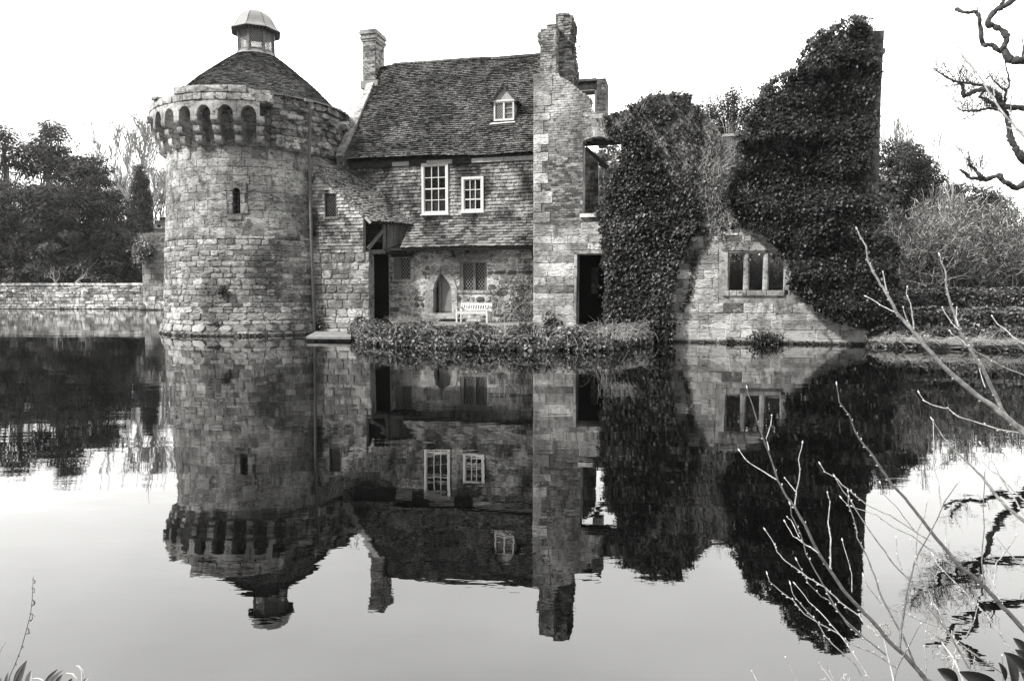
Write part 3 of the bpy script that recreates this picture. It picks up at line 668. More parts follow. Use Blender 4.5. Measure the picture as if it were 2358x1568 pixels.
lr = g.build('roof', 'lean_roof', lean)
mpq = lambda u, v, d: leanr(u / LE, v / LS, d)
ps = tiles(mpq, [(-.03, -.04), (LE, -.04), (LE, LS), (-.03, LS)], [], .095, .15, .03, wob=.008)
emit(ps, 'roof_tile', 'lean_roof', lr, 300, 'tiling')
# verge board
g = Geo(); g.add(*beam(B_ - Zv * .06 - N * .03, A_ - Zv * .06 - N * .03, .05, .04, -N)); g.build('verge_board', 'timber', lean)
g = Geo(); g.add(*beam(PLW(841, 500, TL - .04), PLW(853, 514, TL - .04), .09, .05, -N)); g.build('board_end', 'cream_board', lean)
# tile-hung front
out = poly([(712, 581), (837, 581), (837, 497), (716, 386), (712, 386)], TL)
LW = poly([(748.5, 442), (776.5, 442), (776.5, 503), (748.5, 503)], TL)
cg = core(FP, out, [LW], .12, .18, -.02); lw_ = cg.build('tile_hung_wall', 'dark_timber', lean)
emit(tiles(FP, out, [LW], .125, .19, .045, wob=.004), 'wall_tile', 'lean_tile', lw_, 300, 'tile_hanging')
s0, zb = LW[3]; s1, zt = LW[1]
wn_ = Geo(); fw = .035
for b_ in [(s0, s0 + fw, zb, zt), (s1 - fw, s1, zb, zt), (s0 + fw, s1 - fw, zt - fw, zt), (s0 + fw, s1 - fw, zb, zb + fw)]: wn_.add(*lb(b_[0], b_[1], TL - .05, TL + .05, b_[2], b_[3]))
wo_ = wn_.build('window', 'timber', lean)
def lattice(s0, s1, z0, z1, t, pw, ph, name, parent, mat='lattice_lead', th=.010):
    g = Geo(); L, H = s1 - s0, z1 - z0
    for sg in (1, -1):
        for k in range(-int(H / ph) - 2, int(L / pw) + int(H / ph) + 3):
            xa = k * pw; dx = sg * H / ph * pw / 1.0; za = 0
            t0, t1 = 0.0, 1.0
            for lim, lo in ((0, True), (L, False)):
                q = (lim - xa) / dx
                if (dx > 0) == lo: t0 = max(t0, q)
                else: t1 = min(t1, q)
            if t1 - t0 < .02: continue
            g.add(*beam(W(s0 + xa + dx * t0, t, z0 + H * t0), W(s0 + xa + dx * t1, t, z0 + H * t1), th, .006, -N))
    return g.build(name, mat, parent)
lattice(s0 + fw, s1 - fw, zb + fw, zt - fw, TL + .005, .10, .14, 'lead_lattice', wo_, 'dark_lead')
g = Geo(); g.add([W(s0, TL + .02, zb), W(s1, TL + .02, zb), W(s1, TL + .02, zt), W(s0, TL + .02, zt)], [(0, 1, 2, 3)]); g.build('glass_pane', 'glass', wo_)
g = Geo(); g.add(*lb(s0 - .03, s1 + .03, TL - .08, TL + .0, zb - .04, zb)); g.build('sill', 'timber', lean)
# rubble base
out = poly([(712, 768), (851, 768), (850, 582), (712, 582)], TL)
core(FP, out, [], .2, .4, 0).build('rubble_wall', 'mortar', lean)
emit(fill(FP, out, [], (.20, .34), (.30, .70), gap=.03, proud=(.01, .04), jit=.014, cut=.18, split=.2), 'stone', 'tower_stone', lean, 200)
# corner post, mid beam, brace, boards, open side
def at2(px, py, a):      # pixel on the slanting open side plane (a = fraction from front to back)
    return PLW(px, py, TL + .04 + a * 1.25)
sidn = np.cross(at2(936, 586, 1) - at2(850, 583, 0), Zv); sidn /= np.linalg.norm(sidn); sidn = sidn if sidn[1] < 0 else -sidn
for nm, p, q, wd, dp, mt in [('corner_post', PLW(839.5, 585, TL), PLW(839.5, 500, TL), .09, .1, 'timber'), ('lower_beam', at2(843, 580.5, 0), at2(889, 579.5, .5), .15, .15, 'timber'),
        ('lower_beam', at2(889, 585.5, .5), at2(936, 586, 1), .04, .1, 'dark_timber'), ('brace', at2(848, 573, 0), at2(889, 524, .5), .12, .08, 'timber'), ('upper_post', at2(886, 577, .45), at2(886, 513, .45), .11, .1, 'timber'),
        ('wall_plate', at2(852, 511, 0), at2(945, 517, 1.05), .08, .12, 'dark_timber'), ('door_post', at2(851.5, 742, .02), at2(850.5, 586, .02), .05, .06, 'timber')]:
    g = Geo(); g.add(*beam(p, q, wd, dp, sidn)); g.build(nm, mt, lean)
for i in range(6):
    xa = 891 + i * 7.4; aa = .5 + i * .085; g = Geo()
    p0, p1 = at2(xa, 574, aa), at2(xa + 6.9, 574, aa + .08); q0, q1 = at2(xa + 1.5, 514, aa), at2(xa + 8, 515, aa + .08); o_ = sidn * rng.uniform(-.01, .02)
    g.add(*hexa([p0 + o_, p1 + o_, q1 + o_, q0 + o_, p0 - sidn * .03, p1 - sidn * .03, q1 - sidn * .03, q0 - sidn * .03]), rng.uniform(.2, .9)); g.build('board', 'timber', lean)
g = Geo(); p0, p1 = at2(888, 581, .48), at2(934, 583.5, .98); q0, q1 = at2(891, 572, .5), at2(927, 573, .95)
g.add(*hexa([p0 + sidn * .16, p1 + sidn * .16, q1 + sidn * .01, q0 + sidn * .01, p0 + sidn * .1, p1 + sidn * .1, q1 - sidn * .03, q0 - sidn * .03])); g.build('weather_board', 'timber', lean)
for i in range(6):
    g = Geo(); p = leanr(.06 + i * .17, -.01, -.06); g.add(*beam(p, leanr(.06 + i * .17, .15, -.06), .05, .07, Zv)); g.build('rafter_end', 'dark_timber', lean)
g = Geo(); g.add(*lb(-8.4, -6.35, TL + .5, 2.2, 2.95, 3.02)); g.build('upper_floor', 'dark_timber', lean)

# ================================================================== HOUSE
house = thing('house', 'tile-hung manor house with steep tiled roof beside the round tower', 'house', W(-3.5, 2.2, .4))
TH = 2.2
g = Geo(); g.add(*lb(-7.92, .1, TH + .5, 8.3, .3, 6.35))
def roofp(s, v, d=0):   # v metres up the slope from the eave
    th_ = math.atan2(4.43, 3.4); sag = .05 * math.sin((s + 7.6) * .8) - .03 * math.sin(s * 1.9 + v) + .02 * math.sin(v * 2.3 + s * .7)
    return W(s, 1.9 + v * math.cos(th_), 6.47 + v * math.sin(th_)) + (-N * math.sin(th_) + Zv * math.cos(th_)) * (d + sag)
RL = math.hypot(4.43, 3.4)
g.add(*lb(-7.98, -7.67, 1.92, 2.8, 5.9, 6.45)); g.add([W(-7.92, 1.95, 6.35), W(-7.92, 8.5, 6.35), W(-7.92, 5.3, 10.7)], [(0, 1, 2)]); g.add([W(.1, TH + .4, 6.35), W(.1, 8.3, 6.35), W(.1, 5.3, 10.7)], [(0, 1, 2)])
g.build('inner_wall', 'mortar', house)
g = Geo()
for i in range(24):
    for j in range(12): a, b_ = -7.66 + i * 7.81 / 24, -7.66 + (i + 1) * 7.81 / 24; g.add([roofp(a, j * RL / 12, -.01), roofp(b_, j * RL / 12, -.01), roofp(b_, (j + 1) * RL / 12, -.01), roofp(a, (j + 1) * RL / 12, -.01)], [(0, 1, 2, 3)], .2)
g.add([roofp(-7.66, RL), roofp(.15, RL), W(.15, 8.7, 6.3), W(-7.66, 8.7, 6.3)], [(0, 1, 2, 3)], .3)
roof = g.build('roof', 'roof_tile', house)
mpr = lambda u, v, d: roofp(u, v, d)
dors = [PL(1131, 278, 2.9)[0], PL(1190, 278, 2.9)[0]]
dh = [(float(dors[0]) + .06, 1.62), (float(dors[1]) - .06, 1.62), (float(dors[1]) - .06, 2.4), (float(dors[0]) + .06, 2.4)]
ps = tiles(mpr, [(-7.66, -.06), (.15, -.06), (.15, RL), (-7.66, RL)], [dh], .108, .165, .045, wob=.012)
emit(ps, 'tile', 'roof_tile', roof, 300, 'tiling')
s = -7.1
while s < -.3:
    g = Geo(); L = .42; p, q = roofp(s, RL + .02, .0), roofp(s + L - .01, RL + .02, .0); jz = rng.uniform(-.012, .012)
    pr = [(-.13, -.07), (-.08, .02), (0, .05), (.08, .02), (.13, -.07)]
    V = [p + N * a + Zv * (b_ + jz) for a, b_ in pr] + [q + N * a + Zv * (b_ + jz) for a, b_ in pr]
    g.add(V, [(i, i + 1, i + 6, i + 5) for i in range(4)] + [(0, 1, 2, 3, 4), (9, 8, 7, 6, 5)], rng.random()); g.build('ridge_tile', 'roof_tile', roof); s += L
# stone coping up the left verge
v = .05
while v < 4.2:
    L = rng.uniform(.42, .62); g = Geo(); a = [roofp(-7.98, v, .12), roofp(-7.67, v, .12), roofp(-7.67, v + L - .02, .13), roofp(-7.98, v + L - .02, .13)]; b2 = [roofp(-7.98, v, -.5), roofp(-7.67, v, -.3), roofp(-7.67, v + L - .02, -.3), roofp(-7.98, v + L - .02, -.5)]
    g.add(*hexa(a + b2), rng.uniform(.5, .9)); g.build('coping_stone', 'dressed_stone', house); v += L
# eaves: fascia boards, pale patches
g = Geo(); g.add(*lb(-7.6, .1, TH - .12, TH + .3, 6.16, 6.40)); g.add(*lb(-7.66, .1, TH + .02, TH + .2, 6.401, 6.78)); g.build('eaves_board', 'dark_timber', house)
for x0, x1 in [(903, 941), (982, 1041), (1086, 1160), (1161, 1228)]:
    s0, z0 = PL(x0, 372, TH - .13); s1, _ = PL(x1, 350, TH - .13); g = Geo(); g.add(*lb(float(s0), float(s1), TH - .14, TH - .121, 6.17, 6.32)); g.build('fascia_board', 'cream_board', house)
# upper tile hanging: plane at t=2.15, flaring out to a skirt roof
def skirt(u, v, d):     # v = 0 at skirt eave .. ; wall above v = VS
    if v < VS:
        q = v / VS; t = 1.42 + (TH - .05 - 1.42) * (1 - (1 - q) ** 1.7); z = 3.13 + (4.25 - 3.13) * q
        dt = (TH - .05 - 1.42) * 1.7 * (1 - q) ** .7; n = np.array([-(4.25 - 3.13), dt]); n /= np.linalg.norm(n)
        return W(u, t, z) + (N * n[0] + Zv * n[1]) * d
    return W(u, TH - .05, 4.25 + v - VS) - N * d
VS = 1.32
def PV(px, py):     # pixel -> (s, v) on the hung wall
    s, z = PL(px, py, TH - .05); return float(s), float(VS + z - 4.25)
W1 = [PV(973, 493), PV(1033, 493), PV(1033, 378), PV(973, 378)]; W2 = [PV(1064.5, 488), PV(1114.5, 488), PV(1114.5, 409), PV(1064.5, 409)]
def rect(w_): return min(p[0] for p in w_), max(p[0] for p in w_), min(p[1] for p in w_), max(p[1] for p in w_)
vt = VS + 6.17 - 4.25
sl_ = float(PL(922, 566, 1.45)[0]); sm = float(PL(955, 516, 2.1)[0]); st_ = float(PL(801, 384, 2.15)[0]); zt_ = PV(801, 384)[1]; sr_ = .3
out = [(sl_, 0.0), (sr_, 0.0), (sr_, vt), (-7.5, vt), (-7.5, zt_ - .0), (st_, zt_), (sm - .25, .95)]
R1, R2_ = rect(W1), rect(W2)
rc = lambda r: [(r[0], r[2]), (r[1], r[2]), (r[1], r[3]), (r[0], r[3])]
g = Geo()
for va, vb in rows(0, vt, .12, .1201):
    for a, b_ in spans(out, [rc(R1), rc(R2_)], (va + vb) / 2):
        g.add(*hexa([skirt(a, va, -.015), skirt(b_, va, -.015), skirt(b_, vb, -.015), skirt(a, vb, -.015), skirt(a, va, -.16), skirt(b_, va, -.16), skirt(b_, vb, -.16), skirt(a, vb, -.16)]))
hw_ = g.build('tile_hung_wall', 'dark_timber', house)
def upper(ps, lo): return ps
ps = tiles(skirt, out, [rc(R1), rc(R2_)], .125, .17, .045, wob=.007)
zc = lambda p: p[0].mean(0)[2]
emit([p for p in ps if zc(p) > 4.12], 'wall_tile', 'hung_tile', hw_, 180, 'tile_hanging')
emit([p for p in ps if zc(p) <= 4.12], 'wall_tile', 'skirt_tile', hw_, 120, 'tile_hanging')
def sash(r, t, ncol, nrow, meet):
    s0, s1 = r[0], r[1]; z0, z1 = r[2] - VS + 4.25, r[3] - VS + 4.25; fw = .085; g = Geo()
    for b_ in [(s0, s0 + fw, z0, z1), (s1 - fw, s1, z0, z1), (s0 + fw, s1 - fw, z1 - fw, z1), (s0 + fw, s1 - fw, z0, z0 + fw * .8)]: g.add(*lb(b_[0], b_[1], t - .06, t + .1, b_[2], b_[3]))
    wo = g.build('sash_window', 'white_paint', house)
    a0, a1, b0, b1 = s0 + fw, s1 - fw, z0 + fw * .8, z1 - fw; g = Geo(); f = .03
    for b_ in [(a0, a0 + f, b0, b1), (a1 - f, a1, b0, b1), (a0 + f, a1 - f, b1 - f, b1), (a0 + f, a1 - f, b0, b0 + f * 1.4)]: g.add(*lb(b_[0], b_[1], t - .03, t + .05, b_[2], b_[3]))
    cw = (a1 - a0 - 2 * f) / ncol; rh = (b1 - b0 - 2.4 * f) / nrow; gb = .013
    for i in range(1, ncol): x = a0 + f + cw * i; g.add(*lb(x - gb, x + gb, t - .02, t + .04, b0 + f * 1.4, b1 - f))
    for j in range(1, nrow): z = b0 + 1.4 * f + rh * j; q = gb * (1.7 if j == meet else 1); g.add(*lb(a0 + f, a1 - f, t - .023, t + .037, z - q, z + q))
    g.build('glazing_bars', 'white_paint', wo)
    for i in range(ncol):
        for j in range(nrow):
            g = Geo(); x0, x1 = a0 + f + cw * i, a0 + f + cw * (i + 1); y0, y1 = b0 + 1.4 * f + rh * j, b0 + 1.4 * f + rh * (j + 1); ti = rng.uniform(-.006, .006, 3)
            g.add([W(x0, t + .03 + ti[0], y0), W(x1, t + .03 + ti[1], y0), W(x1, t + .03 + ti[1] + ti[2], y1), W(x0, t + .03 + ti[0] + ti[2], y1)], [(0, 1, 2, 3)], rng.random() ** 2 * 1.3); g.build('pane', 'glass', wo)  # pane tones vary to put reflections and curtains into the glass colour
    g = Geo(); g.add(*lb(s0 - .04, s1 + .04, t - .13, t + .02, z0 - .045, z0)); g.build('sill', 'white_paint', wo)
    g = Geo(); g.add(*lb(s0, s1, t + .11, t + .5, z0, z1)); g.build('dark_backing', 'black_hollow', wo)
sash(R1, TH - .08, 3, 4, 2); sash(R2_, TH - .08, 3, 3, 1)
# ---- ground floor stone wall
GP = P_at(TH)
door = poly([(997.5, 721), (997.5, 667), (1000, 654), (1005, 642), (1014.8, 627), (1026, 640), (1034, 652), (1039.5, 667), (1040.5, 721)], TH)
darch = poly([(978, 740), (979, 667), (986, 646), (998, 628), (1014.8, 612.5), (1032, 626), (1044, 642), (1052, 662), (1054, 740)], TH)
w2l = poly([(1058, 672), (1121, 672), (1121, 605), (1058, 605)], TH); w1l = poly([(906, 645), (948, 645), (948, 592), (906, 592)], TH)
lint = poly([(1044, 605), (1132, 605), (1132, 582), (1044, 582)], TH)
lf = float(PL(896, 700, TH)[0]); zt_g = 3.45
out = [(lf, .3), (.5, .3), (.5, zt_g), (lf, zt_g)]
g = Geo(); g.add(*lb(-8.3, lf + .3, TH + .42, TH + .49, .3, 3.4)); g.build('passage_shade_panel', 'black_hollow', house)  # near-black panel stands in for the deep shade of the passage
g = Geo(); g.add(*lb(-8.3, lf, TH - .0, TH + .42, 2.95, 3.4)); g.build('passage_ceiling', 'black_hollow', house)  # coloured near-black for the same shade
core(GP, out, [door, w2l, w1l], .09, .5, 0).build('ground_floor_wall', 'pale_mortar', house)
emit(fill(GP, out, [darch, w2l, w1l, lint, poly([(1046, 676), (1130, 676), (1130, 668), (1046, 668)], TH)], (.13, .24), (.16, .46), gap=.035, proud=(.004, .035), jit=.022, cut=.38, split=.15), 'stone', 'house_stone', house, 300, 'stonework')
# pointed arch surround: voussoir stones
inn = [(997.5, 740), (997.5, 700), (997.5, 667), (1001, 651), (1007, 639), (1014.8, 627)]; oot = [(977, 740), (979, 700), (979, 667), (985, 646), (997, 627), (1014.8, 612)]
inr = [(1014.8, 627), (1024, 638), (1033, 650), (1039.5, 667), (1040.5, 700), (1040.5, 740)]; oor = [(1014.8, 612), (1032, 625), (1045, 643), (1052, 664), (1053, 700), (1054, 740)]
for I_, O_ in ((inn, oot), (inr, oor)):
    for k in range(len(I_) - 1):
        a = [PLW(*I_[k], TH - .05), PLW(*O_[k], TH - .05), PLW(*O_[k + 1], TH - .05), PLW(*I_[k + 1], TH - .05)]; c = sum(a) / 4; a = [c + (p - c) * .985 for p in a]
        g = Geo(); g.add(*hexa(a + [p + N * .3 for p in a]), rng.uniform(.4, .8)); g.build('arch_stone', 'dressed_stone', house)
g = Geo()
dl = poly([(1016, 721), (1016, 630), (1026, 640), (1034, 652), (1040, 667), (1041, 721)], TH + .28)
V = [W(s, TH + .28, z) for s, z in dl]; V2 = [W(s, TH + .33, z) for s, z in dl]; n = len(dl); g.add(V + V2, [tuple(range(n)), tuple(range(2 * n - 1, n - 1, -1))] + [(i, (i + 1) % n, (i + 1) % n + n, i + n) for i in range(n)])
dr = g.build('door', 'door_paint', house)
g = Geo(); s0, z0 = PL(1017, 718, TH + .27); s1, _ = PL(1040, 718, TH + .27); g.add(*lb(float(s0), float(s1), TH + .255, TH + .279, float(z0) + .02, float(z0) + .22)); g.build('kick_board', 'door_paint', dr)
g = Geo(); g.add(*pb(1010, 626, 1015.5, 721, TH + .2, TH + .34)); g.build('door_frame', 'timber', house)
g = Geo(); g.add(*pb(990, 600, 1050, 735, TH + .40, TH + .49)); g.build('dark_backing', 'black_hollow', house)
g = Geo(); g.add(*pb(985, 722, 1052, 734, TH - .35, TH + .3)); g.build('doorstep', 'dressed_stone', house)
# two-light leaded window
def leaded(x0, y0, x1, y1, lights, t, pw, ph, mat='timber', glass='glass'):
    g = Geo(); s0, z1 = map(float, PL(x0, (y0), t)); s1, z0 = map(float, PL(x1, y1, t)); edges = [s0] + sum([[float(PL(a, y1, t)[0]), float(PL(b_, y1, t)[0])] for a, b_ in lights], []) + [s1]
    for i in range(0, len(edges), 2): g.add(*lb(edges[i], edges[i + 1], t, t + .16, z0, z1))
    for i in range(1, len(edges) - 1, 2): g.add(*lb(edges[i], edges[i + 1], t + .01, t + .15, z1 - .03, z1)); g.add(*lb(edges[i], edges[i + 1], t + .01, t + .15, z0, z0 + .04))
    wo = g.build('leaded_window', mat, house)
    for i in range(1, len(edges) - 1, 2):
        lattice(edges[i], edges[i + 1], z0 + .04, z1 - .03, t + .07, pw, ph, 'lead_lattice', wo)
        g = Geo(); g.add([W(edges[i], t + .09, z0), W(edges[i + 1], t + .09, z0), W(edges[i + 1], t + .09, z1), W(edges[i], t + .09, z1)], [(0, 1, 2, 3)]); g.build('glass_pane', glass, wo)
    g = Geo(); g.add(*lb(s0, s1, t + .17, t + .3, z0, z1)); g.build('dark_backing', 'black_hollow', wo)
leaded(1058, 605, 1121, 671, [(1067, 1089), (1095.5, 1116)], TH + .02, .11, .155)
leaded(906, 593, 948, 643, [(924, 943.5)], TH + .02, .11, .155)
for x0, y0, x1, y1, mt in [(1044, 594.5, 1132, 605, 'house_stone'), (1050, 583, 1069.5, 593, 'house_stone'), (1070.5, 583, 1101, 593, 'house_stone'), (1102, 583, 1130, 593, 'house_stone'), (1048, 668.5, 1129, 675, 'dressed_stone'), (903, 643.5, 952, 649, 'dressed_stone'), (901, 583, 952, 592.5, 'dark_timber'), (945.5, 593.5, 953.5, 643, 'dressed_stone')]:
    g = Geo(); g.add(*pb(x0, y0, x1, y1, TH - .05, TH + .015)); g.build({'dressed_stone': 'sill', 'dark_timber': 'lintel', 'house_stone': 'lintel_stone'}[mt], mt, house)
g = Geo(); g.add(*beam(PLW(1037, 573, 1.55), PLW(1045, 594, 2.16), .06, .08, -N)); g.build('eave_bracket', 'dark_timber', house)
g = Geo(); g.add(*beam(PLW(1226, 573, 1.55), PLW(1227, 600, 2.16), .06, .08, -N)); g.build('eave_bracket', 'dark_timber', house)
g = Geo(); g.add(*lb(-5.9, .2, 1.47, 1.55, 3.05, 3.11)); g.build('eave_shadow_batten', 'dark_timber', house)  # dark colour stands in for the shadow line under the skirt eave
g = Geo(); g.add([W(-5.9, 1.5, 3.07), W(.2, 1.5, 3.07), W(.2, TH + .1, 3.5), W(-5.9, TH + .1, 3.5)], [(0, 1, 2, 3)]); g.build('soffit', 'dark_timber', house)
# ---- dormer
dt = 2.9; dorm = Geo()
fx0, fx1, fy0, fy1 = 1137.5, 1184, 236, 277.5
s0, zt = map(float, PL(fx0, fy0, dt)); s1, zb = map(float, PL(fx1, fy1, dt))
for b_ in [(s0, s0 + .055, zb, zt), (s1 - .055, s1, zb, zt), (s0 + .055, s1 - .055, zt - .05, zt), (s0 + .055, s1 - .055, zb, zb + .07), ((s0 + s1) / 2 - .03, (s0 + s1) / 2 + .03, zb + .07, zt - .05)]: dorm.add(*lb(b_[0], b_[1], dt - .04, dt + .05, b_[2], b_[3]))
dr_ = dorm.build('dormer', 'white_paint', house)
sm_ = (s0 + s1) / 2
g = Geo(); g.add([W(s0 + .05, dt + .02, zb), W(sm_, dt + .02, zb), W(sm_, dt + .02, zt), W(s0 + .05, dt + .02, zt)], [(0, 1, 2, 3)]); g.build('glass_pane', 'grey_glass', dr_)
g = Geo(); g.add([W(sm_, dt + .03, zb), W(s1 - .05, dt + .03, zb), W(s1 - .05, dt + .03, zt), W(sm_, dt + .03, zt)], [(0, 1, 2, 3)]); g.build('glass_pane', 'grey_glass', dr_)
lattice(s0 + .055, sm_ - .03, zb + .07, zt - .05, dt, .075, .11, 'lead_lattice', dr_)
g = Geo()
for f in (.33, .66): g.add(*lb(sm_ + .03, s1 - .055, dt - .01, dt + .02, zb + .07 + (zt - zb - .12) * f - .006, zb + .07 + (zt - zb - .12) * f + .006))
g.build('glazing_bar', 'white_paint', dr_)
g = Geo(); g.add(*lb(s0, s0 + .05, dt + .05, dt + 1.6, zb, zt)); g.add(*lb(s1 - .05, s1, dt + .05, dt + 1.6, zb, zt)); g.build('cheek', 'cream_board', dr_)
apx = float(PL(1157.6, 196, dt - .1)[0]); apz = float(PL(1157.6, 196, dt - .1)[1]); el, er = s0 - .13, s1 + .13; ez = zt - .03
g = Geo(); g.add(*hexa([W(s0 - .05, dt - .02, zt + .002), W(s1 + .05, dt - .02, zt + .002), W(apx + .01, dt - .02, apz - .08), W(apx - .01, dt - .02, apz - .08), W(s0 - .05, dt + .04, zt + .002), W(s1 + .05, dt + .04, zt + .002), W(apx + .01, dt + .04, apz - .08), W(apx - .01, dt + .04, apz - .08)])); g.build('gable', 'cream_board', dr_)
g = Geo(); g.add(*lb(s0 - .07, s1 + .07, dt - .07, dt - .021, zt - .01, zt + .05)); g.build('fascia_board', 'white_paint', dr_)
rt = Geo(); tp = []
for sgn, es in ((-1, el), (1, er)):
    a, b_ = np.array([es, ez]), np.array([apx, apz]); L = np.linalg.norm(b_ - a); dd = (b_ - a) / L; nn = np.array([-dd[1], dd[0]]); nn = nn if nn[1] > 0 else -nn
    def dm(u, v, d, a=a, dd=dd, nn=nn):
        p = a + dd * v + nn * d; return W(p[0], dt - .13 + u, p[1])
    rt.add([dm(0, 0, -.01), dm(1.9, 0, -.01), dm(1.9, L, -.01), dm(0, L, -.01), dm(0, 0, -.05), dm(1.9, 0, -.05), dm(1.9, L, -.05), dm(0, L, -.05)], BOXF, .3)
    tp += tiles(dm, [(-.02, -.03), (1.9, -.03), (1.9, L), (-.02, L)], [], .09, .15, .03)
rr = rt.build('roof', 'roof_tile', dr_)
for p in tp[:0]: pass
g = Geo()
for V, Fc, T, n in tp: g.add(V, Fc, T)
g.build('roof_tiling', 'roof_tile', dr_, kind='stuff')
g = Geo(); g.add(*hexa([W(s0 - .14, dt - .16, zb - .13), W(s1 + .08, dt - .16, zb - .10), W(s1 + .02, dt - .0, zb - .0), W(s0 - .04, dt - .0, zb - .0), W(s0 - .14, dt - .14, zb - .16), W(s1 + .08, dt - .14, zb - .13), W(s1 + .02, dt + .02, zb - .05), W(s0 - .04, dt + .02, zb - .05)])); g.build('lead_sill', 'white_paint', dr_)
# ---- left chimney
def stack(parent, x0, x1, t0, t1, zb_, zt__, name, label_mat='brick_stone', cap=True, limit=300, taper=0.0):
    s0 = float(PL(x0, 140, t0)[0]); s1 = float(PL(x1, 140, t0)[0]); g = Geo(); g.add(*lb(s0, s1, t0, t1, zb_, zt__)); ch = g.build(name, 'mortar', parent); ps = []
    mF = planemap(W(0, t0, 0), E, Zv, -N); mR = planemap(W(s1, 0, 0), N, Zv, E); mL = planemap(W(s0, 0, 0), N, Zv, -E)
    ps += fill(mF, [(s0, zb_), (s1, zb_), (s1, zt__), (s0, zt__)], [], (.074, .076), (.20, .225), gap=.012, proud=(.006, .014), kind='brick')
    ps += fill(mR, [(t0, zb_), (t1, zb_), (t1, zt__), (t0, zt__)], [], (.074, .076), (.20, .225), gap=.012, proud=(.006, .014), kind='brick')
    emit(ps, 'brick', label_mat, ch, limit, 'brickwork')
    if cap:
        for k, (o_, za, zc_) in enumerate([(.04, .0, .09), (.08, .09, .18), (.05, .18, .27), (.10, .27, .36), (.07, .36, .45)]):
            g = Geo(); g.add(*lb(s0 - o_, s1 + o_, t0 - o_, t1 + o_, zt__ + za, zt__ + zc_)); g.build('cap_course', 'brick_stone', ch)
    return ch
stack(house, 835, 864, 4.75, 5.62, 9.2, 11.78, 'chimney', limit=160)
stack(house, 1243.5, 1262, 4.6, 5.4, 9.5, 10.98, 'chimney', limit=20)
g = Geo(); sA = float(PL(834, 183, 4.7)[0]); g.add(*lb(sA - .02, sA + .75, 4.55, 4.74, 9.85, 10.15)); g.build('chimney_flashing', 'lead', house)
# ================================================================== RUIN (plane t = 0)
ruin = thing('ruined_wall', 'roofless ruined stone and brick mansion wall with broken top, doorway and mullioned window', 'ruined wall', W(4, 0, 0))
RP = P_at(0)
outpx = [(1228, 800), (1228, 172), (1286, 172), (1290, 179), (1300, 184), (1312, 190), (1324, 199), (1334, 209), (1347, 217), (1352, 223), (1361, 226), (1358, 236), (1359, 244), (1364, 253), (1374, 264), (1400, 265), (1427, 260), (1445, 252), (1479, 231), (1490, 222), (1521, 218), (1584, 222), (1590, 234), (1611, 254), (1632, 272), (1650, 293), (1661, 312), (1703, 314), (1740, 262), (1770, 218), (1838, 195), (1842, 150), (1872, 112), (1930, 78), (1975, 62), (2009, 80), (2012, 170), (2010, 300), (2008, 440), (2003, 560), (1999, 800)]
OUT = poly(outpx)
arch = [(1342, 492), (1342, 327), (1352, 320.5), (1366, 316), (1382, 314.5), (1405, 317), (1430, 325), (1431, 372), (1402, 405), (1397, 492)]
archh = poly(arch); doorh = poly([(1327, 762), (1329, 584), (1393, 584), (1393, 762)]); mull = poly([(1663, 679), (1822, 679), (1822, 571), (1663, 571)]); pout = poly([(1387, 527), (1376, 526), (1376, 512), (1386, 514)])
core(RP, OUT, [archh, doorh, mull], .075, .55, 0).build('wall_core', 'ruin_mortar', ruin)
# zones
brz = poly([(1252, 515), (1252, 172), (1286, 172), (1290, 179), (1300, 184), (1312, 190), (1324, 199), (1334, 209), (1347, 217), (1361, 226), (1358, 240), (1364, 253), (1374, 264), (1400, 265), (1440, 256), (1440, 515)])
spans0 = spans
quoin = []
q_s0 = OUT[0][0]; y = 172
edges = [172, 212, 246, 262, 279, 310, 335, 352, 373, 400, 424, 443, 470, 490, 514]
brick_l = []
for k, (a, b_) in enumerate(zip(edges[:-1], edges[1:])):
    zb = float(PL(1240, b_)[1]); zt = float(PL(1240, a)[1]); wd = [.30, .52][k % 2] * rng.uniform(.85, 1.2); wd = wd if a > 172 else .62
    quoin.append((q_s0, q_s0 + wd, zb, zt))
def bspan(o, h, v):
    sp_ = spans0(o, h, v); q = [x for x in quoin if x[2] <= v <= x[3]]
    return [(max(a, q[0][1]) if q and i == 0 else a, b_) for i, (a, b_) in enumerate(sp_)]
ps = []; zA = min(p[1] for p in brz); zB = max(p[1] for p in brz)
vous = poly([(1336, 330), (1336, 300), (1366, 286), (1400, 285), (1440, 300), (1440, 328), (1382, 314.5), (1342, 327)])
spans = bspan
full = [(q_s0, zA)] + [(max(p[0], q_s0), p[1]) for p in brz[2:]]; full = [(q_s0, zA), (q_s0, zB)] + brz[2:-1] + [(brz[-1][0], zA)]
ps = fill(RP, full, [archh, vous], (.071, .074), (.19, .225), gap=.012, proud=(.004, .022), kind='brick', ragged=.015)
spans = spans0
tn = lambda V: V.mean(0)
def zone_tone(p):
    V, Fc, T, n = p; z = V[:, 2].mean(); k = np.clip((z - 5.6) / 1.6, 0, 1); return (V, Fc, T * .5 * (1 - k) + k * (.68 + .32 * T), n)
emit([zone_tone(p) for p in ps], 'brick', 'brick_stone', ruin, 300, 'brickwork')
emit([stone(RP, a + .006, b_ - .006, c + .005, d - .005, .03, .006, .08, tone=rng.uniform(.45, .95)) for a, b_, c, d in quoin], 'quoin', 'ruin_stone', ruin)
